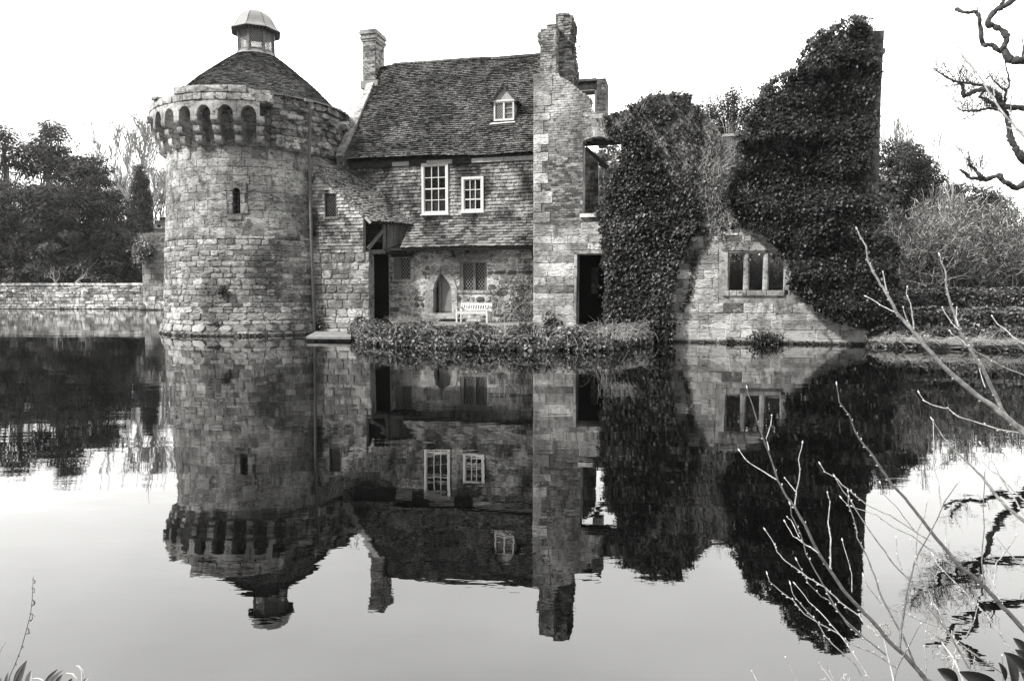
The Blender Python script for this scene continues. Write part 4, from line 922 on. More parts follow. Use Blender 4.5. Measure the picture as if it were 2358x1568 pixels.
# arch voussoirs
n = 17; ap = np.array([(1342, 327), (1352, 320.5), (1366, 316), (1382, 314.5), (1405, 317), (1430, 325)]); ll = np.concatenate([[0], np.cumsum(np.linalg.norm(np.diff(ap, axis=0), axis=1))])
for i in range(n):
    a, b_ = i / n * ll[-1], (i + .88) / n * ll[-1]; xa, ya = np.interp(a, ll, ap[:, 0]), np.interp(a, ll, ap[:, 1]); xb, yb = np.interp(b_, ll, ap[:, 0]), np.interp(b_, ll, ap[:, 1])
    fa, fb = (xa - 1386) / 1.7, (xb - 1386) / 1.7
    c4 = [PLW(xa, ya, -.015), PLW(xb, yb, -.015), PLW(xb + fb * .3, yb - 22, -.015), PLW(xa + fa * .3, ya - 22, -.015)]; g = Geo(); g.add(*hexa(c4 + [p + N * .2 for p in c4]), rng.uniform(.5, 1)); g.build('voussoir', 'brick_stone', ruin)
# stone masonry of the pier foot and the window wall
jw = poly([(1322, 762), (1322, 577), (1400, 577), (1400, 762)])
pier = poly([(1228, 800), (1228, 515), (1440, 515), (1440, 800)])
ps = fill(RP, pier, [jw], (.19, .30), (.36, .85), gap=.010, proud=(.005, .03), jit=.01, cut=.10)
ms = poly([(1655, 690), (1830, 690), (1830, 560), (1655, 560)])
wallz = poly([(1440, 800), (1440, 505), (2004, 505), (1999, 800)])
ps2 = fill(RP, wallz, [ms], (.17, .30), (.32, .85), gap=.010, proud=(.004, .032), jit=.010, cut=.10, split=.08)
for k in range(4):   # proud ledge courses low on the wall
    pass
emit(ps, 'stone', 'ruin_stone', ruin, 130, 'stonework'); emit(ps2, 'stone', 'ruin_stone', ruin, 170, 'stonework')
ps = fill(RP, poly([(1440, 505), (1440, 256), (1479, 231), (1490, 222), (1521, 218), (1584, 222), (1590, 234), (1611, 254), (1632, 272), (1650, 293), (1661, 312), (1703, 316), (1720, 330), (1740, 505)]), [], (.072, .074), (.19, .225), gap=.012, proud=(.004, .02), kind='brick', ragged=.01)
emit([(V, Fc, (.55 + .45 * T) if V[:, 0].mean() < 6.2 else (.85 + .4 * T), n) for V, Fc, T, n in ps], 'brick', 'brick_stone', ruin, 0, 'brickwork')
# doorway surround, sills
for x0, y0, x1, y1, pr in [(1321.5, 577.5, 1400, 583.8, .06), (1321.5, 584.2, 1328.5, 638, .05), (1321.5, 638.5, 1327, 690, .03), (1321.5, 690.5, 1326.5, 748, .02)]:
    g = Geo(); g.add(*pb(x0, y0, x1, y1, -pr, .35)); g.build('door_surround', 'dressed_stone', ruin)
g = Geo(); g.add(*pb(1335, 492, 1374, 500, -.12, .2)); g.build('opening_sill', 'white_sill', ruin)
g = Geo(); g.add(*pb(1664, 308, 1701, 314, -.1, .5)); g.build('coping_stone', 'white_sill', ruin)
# room seen through the doorway, its walls coloured near-black for the deep shade
s0, s1 = float(PL(1305, 700, .6)[0]), float(PL(1440, 700, .6)[0]); g = Geo()
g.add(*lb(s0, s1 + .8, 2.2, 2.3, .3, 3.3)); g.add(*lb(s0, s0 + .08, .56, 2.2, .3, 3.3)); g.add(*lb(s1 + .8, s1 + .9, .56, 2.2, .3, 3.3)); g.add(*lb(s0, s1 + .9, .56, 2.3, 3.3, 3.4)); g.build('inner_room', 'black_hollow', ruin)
g = Geo(); g.add(*pb(1362, 616, 1377, 676, 1.9, 2.1)); g.build('inner_pillar', 'dark_brick', ruin)
# mullioned window
g = Geo(); mw = []
def mbar(x0, y0, x1, y1, t0=-.03, t1=.30, nm='window_surround'):
    g = Geo(); g.add(*pb(x0, y0, x1, y1, t0, t1)); return g.build(nm, 'dressed_stone', ruin)
mbar(1662, 569.5, 1719, 577, -.04); mbar(1719.5, 569.5, 1768, 577, -.04); mbar(1768.5, 569.5, 1822, 577, -.04)
for a, b_, t in [((1676, 577.3), (1812, 581), -.005), ((1676, 581.2), (1811, 584.5), .05)]: mbar(*a, *b_, t, .28)
for y0, y1 in [(577.5, 622), (622.5, 668)]:
    mbar(1662, y0, 1675.6, y1, -.03); mbar(1811.5, y0, 1822, y1, -.03)
mbar(1676, 584.8, 1680, 668, .03, .28); mbar(1807, 584.8, 1811.3, 668, .03, .28)
for x in (1719.5, 1764.5):
    g = Geo(); s, _ = PL(x, 620, .05); s = float(s); zt = float(PL(x, 584.5, .05)[1]); zb = float(PL(x, 668, .05)[1])
    pr = [(-.035, .0), (.035, .0), (.085, .09), (.085, .17), (.03, .26), (-.03, .26), (-.085, .17), (-.085, .09)]
    V = [W(s + a, .02 + b_, zb) for a, b_ in pr] + [W(s + a, .02 + b_, zt) for a, b_ in pr]; g.add(V, [(i, (i + 1) % 8, (i + 1) % 8 + 8, i + 8) for i in range(8)]); g.build('mullion', 'dressed_stone', ruin)
for x0, x1 in [(1662, 1678), (1679, 1695), (1695.5, 1718), (1718.5, 1764), (1764.5, 1806)]: mbar(x0 + 1, 668.6, x1, 681, -.06, .4, 'window_sill')
# upper flue stack on the pier
s0 = float(PL(1243.5, 172)[0]); s1 = float(PL(1280, 160)[0]); s2 = float(PL(1322, 190, .6)[0]); zb = float(PL(1260, 172)[1]) - .1; g = Geo()
z1 = float(PL(1268, 66)[1]); z2 = float(PL(1278, 55)[1]); z3 = float(PL(1300, 38, .7)[1])
g.add(*lb(s0, s1, 0.02, .75, zb, z1)); g.add(*lb(s0 + .2, s1 + .02, .03, .76, z1, z2)); st = g.build('flue_stack', 'mortar', ruin)
s2 = s1 + .42
mF = P_at(0.02); mR = planemap(W(s1, 0, 0), N, Zv, E)
ps = fill(mF, [(s0, zb), (s1, zb), (s1, z2), (s0 + .2, z2), (s0 + .2, z1), (s0, z1)], [], (.071, .074), (.18, .22), gap=.014, proud=(.002, .03), kind='brick', ragged=.012)
ps += fill(mR, [(0.02, zb), (.75, zb), (.75, z2), (0.02, z2)], [], (.071, .074), (.18, .22), gap=.014, proud=(.0, .03), kind='brick', ragged=.012)
emit([(V, Fc, .4 + .55 * T, n) for V, Fc, T, n in ps], 'brick', 'brick_stone', st, 200, 'brickwork')
# the second, ragged flue behind it
g = Geo(); ps = []; t0, t1 = .5, 1.5; z = zb - .5; k = 0
while z < z3:
    f = (z - zb) / (z3 - zb); wdt = s2 - s1 + .06 * math.sin(f * 7) + .08 * max(0, f - .6) - .28 * max(0, f - .92) / .08; o_ = .04 * math.sin(f * 9 + 1)
    g.add(*lb(s1 - .12, s1 + wdt, t0 + o_, t1 + o_, z, z + .075)); mF2 = P_at(t0 + o_); mR2 = planemap(W(s1 + wdt, 0, 0), N, Zv, E)
    ps += fill(mF2, [(s1, z), (s1 + wdt, z), (s1 + wdt, z + .075), (s1, z + .075)], [], (.075, .075), (.12, .22), gap=.014, proud=(.0, .05), kind='brick', ragged=.03)
    ps += fill(mR2, [(t0 + o_, z), (t1 + o_, z), (t1 + o_, z + .075), (t0 + o_, z + .075)], [], (.075, .075), (.12, .22), gap=.014, proud=(.0, .05), kind='brick', ragged=.03); z += .075
st2 = g.build('ragged_flue', 'mortar', ruin); emit([p for p in ps if abs(p[3] @ E) < .5], 'brick', 'brick_stone', st2, 120, 'brickwork'); emit([p for p in ps if abs(p[3] @ E) >= .5], 'brick', 'dark_brick', st2, 100, 'brickwork')  # right faces take the darker brick, their shade put into the colour
# tall end pilaster
def lead_x(y): return np.interp(y, [72, 120, 220, 441, 560, 800], [2036.5, 2034, 2029, 2023, 2012, 1999.5])
ys_ = [72, 96, 112.5]; y = 124
while y < 500: ys_.append(y); y += rng.uniform(16, 36)
for a, b_ in zip(ys_[:-1], ys_[1:]):
    if a == 112.5: a2, b2, ex = 113, 123.5, 5
    else: a2, b2, ex = a, b_ - .8, 0
    g = Geo(); x1 = float(lead_x((a + b_) / 2)) + ex; g.add(*pb(1990, a2, x1, b2, -.06 - (.05 if ex else 0), .5), rng.uniform(.1, .5)); g.build('pilaster_block', 'house_stone', ruin)

# ---- the gable fragment with the empty window, further back
back = thing('gable_fragment', 'dark roofless brick window corner standing behind the ragged flue stack', 'ruined wall', W(1.6, 3, 0))
tb = 3.0
g = Geo(); g.add(*pb(1374, 182, 1394.5, 330, tb, tb + .9)); pc_ = g.build('pier', 'mortar', back)
s0, zt = map(float, PL(1374, 182, tb)); s1, zb = map(float, PL(1394.5, 330, tb))
ps = fill(P_at(tb), [(s0, zb), (s1, zb), (s1, zt), (s0, zt)], [], (.075, .076), (.18, .22), gap=.014, proud=(.004, .02), kind='brick', ragged=.012)
emit(ps, 'brick', 'dark_brick', pc_, 120)
g = Geo(); g.add(*pb(1316, 182, 1373.5, 188, tb - .03, tb + .8)); g.build('top_course', 'dark_brick', back)
g = Geo(); g.add(*pb(1316, 188.3, 1373.5, 207, tb + .05, tb + .8)); g.build('lintel', 'dark_timber', back)
g = Geo(); g.add(*pb(1369, 207.3, 1373.7, 300, tb + .05, tb + .5)); g.build('jamb', 'bronze_frame', back)
g = Geo(); g.add(*pb(1334, 207.3, 1368.7, 210, tb + .04, tb + .5)); g.build('window_head', 'bronze_frame', back)
# ---- inner cross wall seen through the arch
inner = thing('inner_wall', 'shadowed brick and tile inner wall seen through the arched opening', 'wall', W(1.7, 1.6, 0))
ti = 1.7
o = poly([(1325, 545), (1325, 336), (1345, 340), (1377, 372), (1378, 545)], ti)
core(P_at(ti), o, [], .1, .3, 0).build('wall_core', 'mortar', inner)
zsp = float(PL(1350, 452, ti)[1])
ps = fill(P_at(ti), [(o[0][0], o[0][1]), (o[4][0], o[4][1]), (o[4][0], zsp), (o[0][0], zsp)], [], (.072, .074), (.19, .22), gap=.014, proud=(.004, .02), kind='brick')
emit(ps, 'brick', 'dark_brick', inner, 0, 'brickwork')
emit(tiles(P_at(ti), [(o[0][0], zsp), (o[4][0], zsp), (o[3][0], o[3][1]), (o[2][0], o[2][1]), (o[1][0], o[1][1])], [], .11, .165, .03), 'wall_tile', 'hung_tile', inner, 0, 'tile_hanging')
g = Geo(); g.add(*beam(PLW(1348, 340, .9), PLW(1399, 385, .9), .12, .1, -N)); g.build('fallen_beam', 'dark_timber', inner)
g = Geo(); g.add(*beam(PLW(1380, 377, .95), PLW(1400, 388, .95), .10, .1, -N)); g.build('beam_stub', 'dark_timber', inner)
g = Geo(); g.add(*pb(1343, 322, 1428, 333, .35, .54)); g.build('arch_lintel', 'dark_timber', inner)

# ---- landing slab, stone steps
slab = thing('landing_stage', 'flat pale stone landing slab at the water beside the round tower', 'landing', PLW(750, 775, -.9))
g = Geo(); c4 = [ground(705, 775, .15), ground(808, 776, .15), ground(808, 763, .15), ground(727, 763, .15)]; V = c4 + [p - Zv * .07 for p in c4]; g.add(V, BOXF[:0] + [(0, 1, 2, 3), (0, 4, 5, 1), (1, 5, 6, 2), (2, 6, 7, 3), (3, 7, 4, 0), (7, 6, 5, 4)], .8); g.build('slab', 'paving', slab)
g = Geo(); cc4 = sum(c4) / 4; V = [cc4 + (p - cc4) * .96 - Zv * .07 for p in c4]; V = V + [p - Zv * .9 for p in V]; g.add(V, [(0, 1, 2, 3), (0, 4, 5, 1), (1, 5, 6, 2), (2, 6, 7, 3), (3, 7, 4, 0)]); g.build('footing', 'dark_brick', slab)
stp = thing('stone_step', 'pale worn stone step below the dark ruined doorway', 'step', PLW(1313, 758, -.4))
g = Geo(); c4 = [ground(1289, 764, .44), ground(1340, 764, .44), ground(1344, 752, .44), ground(1289, 752, .44)]; V = c4 + [p - Zv * .3 for p in c4]; g.add(V, [(0, 1, 2, 3), (0, 4, 5, 1), (1, 5, 6, 2), (2, 6, 7, 3), (3, 7, 4, 0)]); g.build('tread', 'paving', stp)

# ---- garden bench
bn = thing('garden_bench', 'pale slatted wooden garden bench beside the arched door', 'bench', PLW(1095, 744, 1.3))
bz = .47; ft = 1.05
sL, sR = float(PL(1051, 740, ft)[0]), float(PL(1121, 740, ft)[0]); bk = ft + .5
k_ = .0145
z_seat = float(PL(1085, 718, ft)[1]); z_top = float(PL(1103, 699, bk + .12)[1]); z_arm = float(PL(1060, 709, ft)[1])
def part(nm, *a, tone=.5, mt='white_paint', parent=bn):
    g = Geo(); g.add(*a[0], tone) if len(a) == 1 else None; return g.build(nm, mt, parent)
for s in (sL, sR):
    part('leg', lb(s - .025, s + .025, ft, ft + .05, bz, z_arm)); 
    part('leg', hexa([W(s - .025, bk, bz), W(s + .025, bk, bz), W(s + .025, bk, z_seat), W(s - .025, bk, z_seat), W(s - .025, bk + .05, bz), W(s + .025, bk + .05, bz), W(s + .025, bk + .05, z_seat), W(s - .025, bk + .05, z_seat)]))
    part('back_post', beam(W(s, bk + .001, z_seat), W(s, bk + .12, z_top + .02), .05, .05, -N)); part('armrest', lb(s - .035, s + .035, ft - .03, bk + .06, z_arm, z_arm + .03)); part('stretcher', lb(s - .015, s + .015, ft + .05, bk, bz + .12, bz + .16))
part('seat_rail', lb(sL + .025, sR - .025, ft, ft + .03, z_seat - .07, z_seat - .01)); part('seat_rail', lb(sL + .025, sR - .025, bk, bk + .03, z_seat - .07, z_seat - .01))
for i in range(6): part('seat_slat', lb(sL - .02, sR + .02, ft - .01 + i * .085, ft + .06 + i * .085, z_seat - .008, z_seat + .012))
for sg in (1, -1):
    s = sL + .025 if sg > 0 else sR - .025
    part('brace', beam(W(s, ft + .02, z_seat - .14), W(s + sg * .07, ft + .02, z_seat - .06), .03, .02, -N))
part('top_rail', beam(W(sL + .02, bk + .115, z_top - .02), W(sR - .02, bk + .115, z_top - .02), .075, .03, -N)); part('back_rail', beam(W(sL + .02, bk + .02, z_seat + .06), W(sR - .02, bk + .02, z_seat + .06), .04, .03, -N))
ns = 12
for i in range(ns):
    s = sL + .07 + (sR - sL - .14) * i / (ns - 1); part('back_slat', beam(W(s, bk + .015, z_seat + .07), W(s, bk + .10, z_top - .05), .032, .014, -N))
part('middle_stretcher', lb(sL + .02, sR - .02, ft + .24, ft + .27, bz + .13, bz + .155))

# ================================================================== FAR LEFT WALL, PIER
fw_ = thing('moat_wall', 'low pale rubble wall with flat coping along the far side of the moat', 'wall', at(160, 712, 58))
YW = 58.3; mW = planemap(np.array([0, YW, 0]), np.array([1.0, 0, 0]), Zv, np.array([0, -1.0, 0]))
def fx(px, py, Y=YW): p = at(px, py, Y); return float(p[0]), float(p[2])
xl, xm, xr = fx(-520, 700)[0], fx(148, 700)[0], fx(326, 700)[0]; ztp = fx(100, 657)[1]
o = [(xl, -.3), (xr, -.3), (xr, ztp), (xl, ztp)]
core(mW, o, [], .5, .6, 0).build('wall_core', 'mortar', fw_)
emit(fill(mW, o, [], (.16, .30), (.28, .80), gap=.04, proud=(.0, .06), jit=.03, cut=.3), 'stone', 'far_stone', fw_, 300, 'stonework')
x = xl
while x < xr: L = rng.uniform(1.0, 1.9); g = Geo(); g.add(*wb(x, min(x + L - .03, xr), YW - .1, YW + .55, ztp, ztp + .17 + rng.uniform(0, .03)), .9); g.build('coping_stone', 'far_stone', fw_); x += L
pr_ = thing('gate_pier', 'tall square stone gate pier with overgrown top behind the left edge of the tower', 'pier', at(347, 714, 55.6))
YP = 55.8; mP = planemap(np.array([0, YP, 0]), np.array([1.0, 0, 0]), Zv, np.array([0, -1.0, 0]))
x0, z1 = fx(325, 563, YP); x1, z0 = fx(392, 682, YP); o = [(x0, z0), (x1, z0), (x1, z1), (x0, z1)]
core(mP, o, [], .5, 2.0, 0).build('shaft', 'mortar', pr_); emit(fill(mP, o, [], (.36, .5), (.4, .8), gap=.03, proud=(.0, .04), jit=.02, cut=.12), 'stone', 'dressed_stone', pr_, 120)
x0, z1 = fx(317.5, 683, YP - .4); x1, z0 = fx(392, 716, YP - .4); mP2 = planemap(np.array([0, YP - .4, 0]), np.array([1.0, 0, 0]), Zv, np.array([0, -1.0, 0])); o = [(x0, -.3), (x1, -.3), (x1, z1), (x0, z1)]
core(mP2, o, [], .5, 2.4, 0).build('plinth', 'mortar', pr_); emit(fill(mP2, o, [], (.28, .4), (.35, .8), gap=.03, proud=(.0, .05), jit=.02, cut=.2), 'stone', 'far_stone', pr_, 60)
# ================================================================== IVY
def ivy(name, label, pl, dens, size, t0=0.0, thick=.15, A=.0, lsc=3.0, seed=1, mat='ivy_leaf', tone=(0, 1), stems=0, parent=None, cat='ivy', stemmat='stem', base=None, tmpl=LEAF, q=LQ, up=.5, bow=None, wander=.35):
    a = np.array(pl, float); ar = 0.5 * abs(np.dot(a[:, 0], np.roll(a[:, 1], 1)) - np.dot(a[:, 1], np.roll(a[:, 0], 1))) / (72.0 ** 2)
    n = int(ar * dens); p = samp(pl, n); edge = 0
    sm, zm = PL(p[:, 0], p[:, 1], t0)
    lm = lump(sm, zm, seed, lsc); d = A * np.clip(.5 + lm * .7, 0, 1.3) + .03 + rng.random(n) ** 1.3 * thick
    if bow is not None: d = d + bow(sm, zm)
    # clump the leaves: bunches drop out of the gaps between them
    keep = rng.random(n) < np.clip(.65 + 1.1 * lump(sm, zm, seed + 9, lsc * 2.8), .25, 1); p, d = p[keep], d[keep]; n = len(p)
    s, z = PL(p[:, 0], p[:, 1], t0 - d); P_ = W(s, t0 - d, z)
    nr = -N[None] * 1.0 + Zv[None] * up + rng.normal(0, .45, (n, 3)); dn = np.array([0, 0, -1.0]) + rng.normal(0, .35, (n, 3)); sz = size * rng.uniform(.6, 1.25, n)
    root = parent or thing(name, label, cat, base if base is not None else PLW(a[:, 0].mean(), a[:, 1].max(), t0 - .1))
    tn_ = np.clip(rng.random(n) * .6 + .4 * (d - d.min()) / (np.ptp(d) + 1e-6), tone[0], tone[1])  # leaves deeper in get a darker tone, shade put into the colour
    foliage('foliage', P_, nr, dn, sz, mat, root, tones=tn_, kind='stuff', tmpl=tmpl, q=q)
    if stems:
        L = []; q0 = samp(pl, stems)
        for (x, y) in q0:
            m = 9; dx = np.cumsum(rng.normal(0, 2.2, m)) + np.arange(m) * rng.normal(0, wander * 6); dy = -np.arange(m) * rng.uniform(3, 8) + np.cumsum(rng.normal(0, 1.5, m)); pp = np.stack([x + dx, y + dy], 1)
            ok = inpoly(pp, pl); e_ = m if ok.all() else max(2, int(np.argmin(ok)))
            if e_ < 3: continue
            pp = pp[:e_]; pt = PLW(pp[:, 0], pp[:, 1], np.full(e_, t0 - .04 - thick * .6) - rng.uniform(0, .04, e_)); L.append((pt, np.linspace(.011, .005, e_) * rng.uniform(.6, 1.3), rng.random()))
        if L: tube_obj('stems', L, stemmat, root, 3, kind='stuff')
    return root
IVC = [(1397, 266), (1427, 260), (1445, 250), (1462, 240), (1479, 229), (1490, 221), (1521, 216), (1560, 217), (1584, 221), (1592, 236), (1611, 253), (1612, 330), (1596, 400), (1606, 470), (1606, 515), (1590, 545), (1576, 576), (1562, 600), (1555, 622), (1548, 640), (1552, 660), (1544, 700), (1552, 745), (1545, 784), (1500, 792), (1455, 790), (1420, 760), (1392, 740), (1390, 690), (1394, 640), (1390, 582), (1392, 525), (1380, 505), (1376, 492), (1396, 485), (1402, 400), (1432, 372), (1432, 320), (1404, 305)]
IVD = [(1400, 300), (1432, 318), (1462, 300), (1490, 318), (1512, 350), (1530, 395), (1560, 430), (1590, 455), (1606, 480), (1606, 515), (1590, 545), (1576, 576), (1562, 600), (1555, 622), (1548, 640), (1552, 660), (1544, 700), (1552, 745), (1545, 784), (1500, 792), (1455, 790), (1420, 760), (1392, 740), (1390, 690), (1394, 640), (1390, 582), (1392, 525), (1380, 505), (1376, 492), (1396, 485), (1402, 400), (1432, 372), (1432, 330)]
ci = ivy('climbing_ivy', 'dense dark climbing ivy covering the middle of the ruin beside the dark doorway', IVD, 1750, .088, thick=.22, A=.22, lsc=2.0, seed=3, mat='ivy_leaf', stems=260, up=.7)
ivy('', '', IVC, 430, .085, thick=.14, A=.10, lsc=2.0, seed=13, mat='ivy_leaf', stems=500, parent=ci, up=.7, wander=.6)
lowc = [(1386, 500), (1600, 480), (1606, 515), (1576, 576), (1555, 622), (1548, 700), (1552, 745), (1545, 784), (1455, 790), (1392, 740), (1394, 640)]
ivy('', '', lowc, 650, .092, thick=.10, A=.22, lsc=2.0, seed=3, mat='ivy_leaf_pale', parent=ci, up=.75, t0=-.17)
ivy('', '', [(1470, 229), (1490, 219), (1584, 219), (1612, 252), (1660, 312), (1665, 420), (1570, 470), (1500, 430), (1440, 300)], 260, .065, thick=.14, A=.06, seed=4, mat='hedge_leaf', parent=ci, stems=650, wander=.7)
THIN = [(1605, 255), (1632, 269), (1652, 292), (1663, 311), (1703, 318), (1696, 400), (1680, 440), (1700, 520), (1590, 540), (1598, 400)]
ti_ = ivy('thin_ivy', 'thin straggling ivy with bare pale stems on brickwork left of the tall ivied wall', THIN, 90, .07, thick=.08, A=.05, seed=6, mat='hedge_leaf', stems=330, wander=.8)
ivy('', '', [(1575, 462), (1700, 430), (1735, 500), (1770, 545), (1700, 522), (1640, 548), (1600, 540), (1560, 600), (1575, 520)], 430, .07, thick=.1, A=.08, seed=7, mat='ivy_leaf', parent=ti_, stems=60)
ivy('', '', [(1590, 600), (1600, 575), (1606, 580), (1600, 615), (1596, 650), (1588, 690), (1572, 720), (1566, 705), (1582, 670), (1588, 640)], 700, .08, thick=.06, seed=8, parent=ti_)
IVR = [(1703, 312), (1712, 285), (1736, 250), (1744, 230), (1752, 215), (1759, 204), (1768, 193), (1788, 180), (1805, 174), (1822, 163), (1838, 161), (1840, 140), (1852, 115), (1865, 97), (1878, 80), (1893, 69), (1912, 68), (1927, 60), (1940, 48), (1960, 40), (1980, 37), (1998, 44), (2008, 60), (2010, 78), (2004, 90), (2014, 120), (2027, 140), (2030, 165), (2016, 190), (2012, 230), (2018, 262), (2010, 300), (2003, 350), (1998, 400), (2012, 440), (2026, 462), (2028, 515), (2050, 540), (2071, 562), (2076, 590), (2063, 623), (2075, 650), (2090, 668), (2090, 720), (2060, 748), (1998, 762), (1985, 752), (1953, 745), (1913, 738), (1890, 718), (1873, 702), (1845, 680), (1830, 662), (1814, 648), (1828, 620), (1812, 590), (1795, 572), (1784, 562), (1765, 548), (1758, 535), (1735, 528), (1712, 510), (1690, 490), (1672, 450), (1680, 415), (1687, 395), (1700, 375), (1710, 362), (1704, 335)]
bowf = lambda s, z: .35 * np.clip((s - 6.0) / 3, 0, 1) * np.clip(1 - abs(z - 3.8) / 5, 0, 1)
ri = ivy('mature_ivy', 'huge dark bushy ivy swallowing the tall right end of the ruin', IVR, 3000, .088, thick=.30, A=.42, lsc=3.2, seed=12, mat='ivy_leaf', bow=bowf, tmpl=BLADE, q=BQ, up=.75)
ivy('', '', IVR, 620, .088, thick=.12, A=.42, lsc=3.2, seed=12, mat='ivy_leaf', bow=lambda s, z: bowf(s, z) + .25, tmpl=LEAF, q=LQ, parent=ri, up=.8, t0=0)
g = Geo()
s0, z0 = map(float, PL(1997, 795, .4)); s1, z1 = map(float, PL(2045, 540, .4)); g.add(*lb(s0 - .1, s1, .2, 1.2, -.3, z1 - .3)); g.build('return_wall', 'dark_brick', ruin)
# ivy on the back room and inner wall
ivy('inner_ivy', 'shaded ivy hanging on the inner walls behind the arched opening', [(1340, 455), (1352, 448), (1378, 455), (1384, 480), (1402, 470), (1470, 480), (1470, 525), (1330, 525)], 700, .09, t0=1.6, thick=.3, seed=21, mat='ivy_leaf', up=.4)
ivy('arch_ivy', 'straggling bare ivy stems along the top of the brick arch', [(1370, 268), (1432, 262), (1445, 300), (1442, 330), (1400, 318), (1380, 300)], 420, .06, thick=.08, seed=22, mat='hedge_leaf', stems=80)
def edge(root, pl, n, off, sz, mat, t0, tmpl=LEAF, q=LQ, top=None, nb=40):
    a = np.array(pl + [pl[0]], float); L_ = np.linalg.norm(np.diff(a, axis=0), axis=1); cs = np.concatenate([[0], np.cumsum(L_)]); b_ = rng.uniform(0, cs[-1], nb * 3); cx, cy = np.interp(b_, cs, a[:, 0]), np.interp(b_, cs, a[:, 1])
    if top is not None: k = cy < top; cx, cy = cx[k], cy[k]
    j = rng.integers(0, len(cx), n); x = cx[j] + rng.normal(0, off, n); y = cy[j] + rng.normal(-off * .3, off * .8, n); P_ = PLW(x, y, t0 - rng.random(n) * .25)
    foliage('fringe', P_, -N + Zv * .6 + rng.normal(0, .5, (n, 3)), np.array([0, 0, -1.0]) + rng.normal(0, .6, (n, 3)), sz * rng.uniform(.6, 1.2, n), mat, root, kind='stuff', tmpl=tmpl, q=q)
edge(ri, IVR, 2600, 4.5, .10, 'ivy_leaf', -.05, BLADE, BQ, 520, 60)
edge(ci, IVC, 1500, 4.0, .085, 'ivy_leaf', 0, LEAF, LQ, 640, 50)
edge(ri, IVR, 900, 5.0, .085, 'ivy_leaf', -.02, LEAF, LQ, None, 70)
edge(ci, IVD, 700, 5.0, .08, 'ivy_leaf', -.02, LEAF, LQ, None, 60)
L = []      # bare runners creeping over the stone above and beside the window
for i in range(46):
    if i < 26: x, y, an_ = rng.uniform(1585, 1770), rng.uniform(535, 552), rng.normal(math.pi, .7)
    else: k_ = rng.random(); x, y, an_ = 1820 + k_ * 90, 615 + k_ * 115, rng.normal(-2.2, .6)
    m = 9; th_ = an_ + np.cumsum(rng.normal(0, .28, m)); st_ = rng.uniform(2.0, 5.5); px_ = x + np.cumsum(np.sin(th_)) * st_; py_ = y - np.cumsum(np.cos(th_)) * st_
    L.append((PLW(px_, py_, np.full(m, -.05)), np.linspace(.010, .003, m), rng.random()))
tube_obj('runners', L, 'bark', ri, 3, kind='stuff')
L = []
for i in range(150):
    x = rng.uniform(1440, 1655); y = np.interp(x, [1440, 1479, 1490, 1521, 1584, 1611, 1632, 1655], [250, 231, 222, 217, 221, 254, 272, 300]) + rng.uniform(-1, 10); m = 5; an_ = rng.uniform(-2.2, 2.2); st_p = np.stack([x + np.cumsum(np.full(m, math.sin(an_) * 3.2) + rng.normal(0, 1, m)), y - 1 - np.cumsum(np.abs(np.full(m, math.cos(an_) * 1.4)) + rng.normal(0, .8, m))], 1)
    L.append((PLW(st_p[:, 0], st_p[:, 1], np.full(m, -.05) + rng.normal(0, .1, m)), np.linspace(.010, .005, m), rng.random()))
tube_obj('stems', L, 'stem', ci, 3, kind='stuff')
def tuft(name, label, c, r, n, sz, mat='ivy_leaf', cat='plant', flat=1.0, droop=0):
    P_ = c + rng.normal(0, 1, (n, 3)) * np.array([r, r * .6, r * flat]); root = thing(name, label, cat, c)
    foliage('foliage', P_, np.array([0, -1, .6]) + rng.normal(0, .5, (n, 3)), np.array([0, 0, -1.0]) + rng.normal(0, .5, (n, 3)), sz * rng.uniform(.6, 1.2, n), mat, root, kind='stuff'); return root
tuft('wall_fern', 'small dark fern clump growing from the tower wall above the water', ringp(-21.5, 3.60, 1.58), .09, 160, .07)
tuft('wall_plant', 'tiny weed clump low on the tower close to the waterline', ringp(-25.5, 3.66, .5), .07, 90, .06)
tuft('wall_weed', 'dark weed bush at the foot of the drainpipe', ringp(30, 3.75, .32), .13, 200, .07)
tuft('flue_bush', 'small bush sprouting from the ragged flue high on the ruin', PLW(1312, 112, .6), .12, 200, .07)
tuft('parapet_bush', 'small dark weed on the tower parapet under the cone roof', ringp(15, 3.6, 8.38), .10, 140, .05)
tuft('rim_growth', 'dark growth on the broken right rim of the tower', ringp(60, 3.62, 8.1), .16, 260, .06, flat=2.2)
tuft('water_bush', 'dark low bush at the waterline under the mullioned window', PLW(1762, 779, -.25), .20, 500, .08, flat=.45)
tuft('water_weed', 'small dark weed at the waterline left of the low bush', PLW(1684, 785, -.12), .08, 120, .06, flat=.6)
tuft('foot_bush', 'small dark shrub at the foot of the pale stone pier', PLW(1268, 742, -.15), .14, 260, .07)
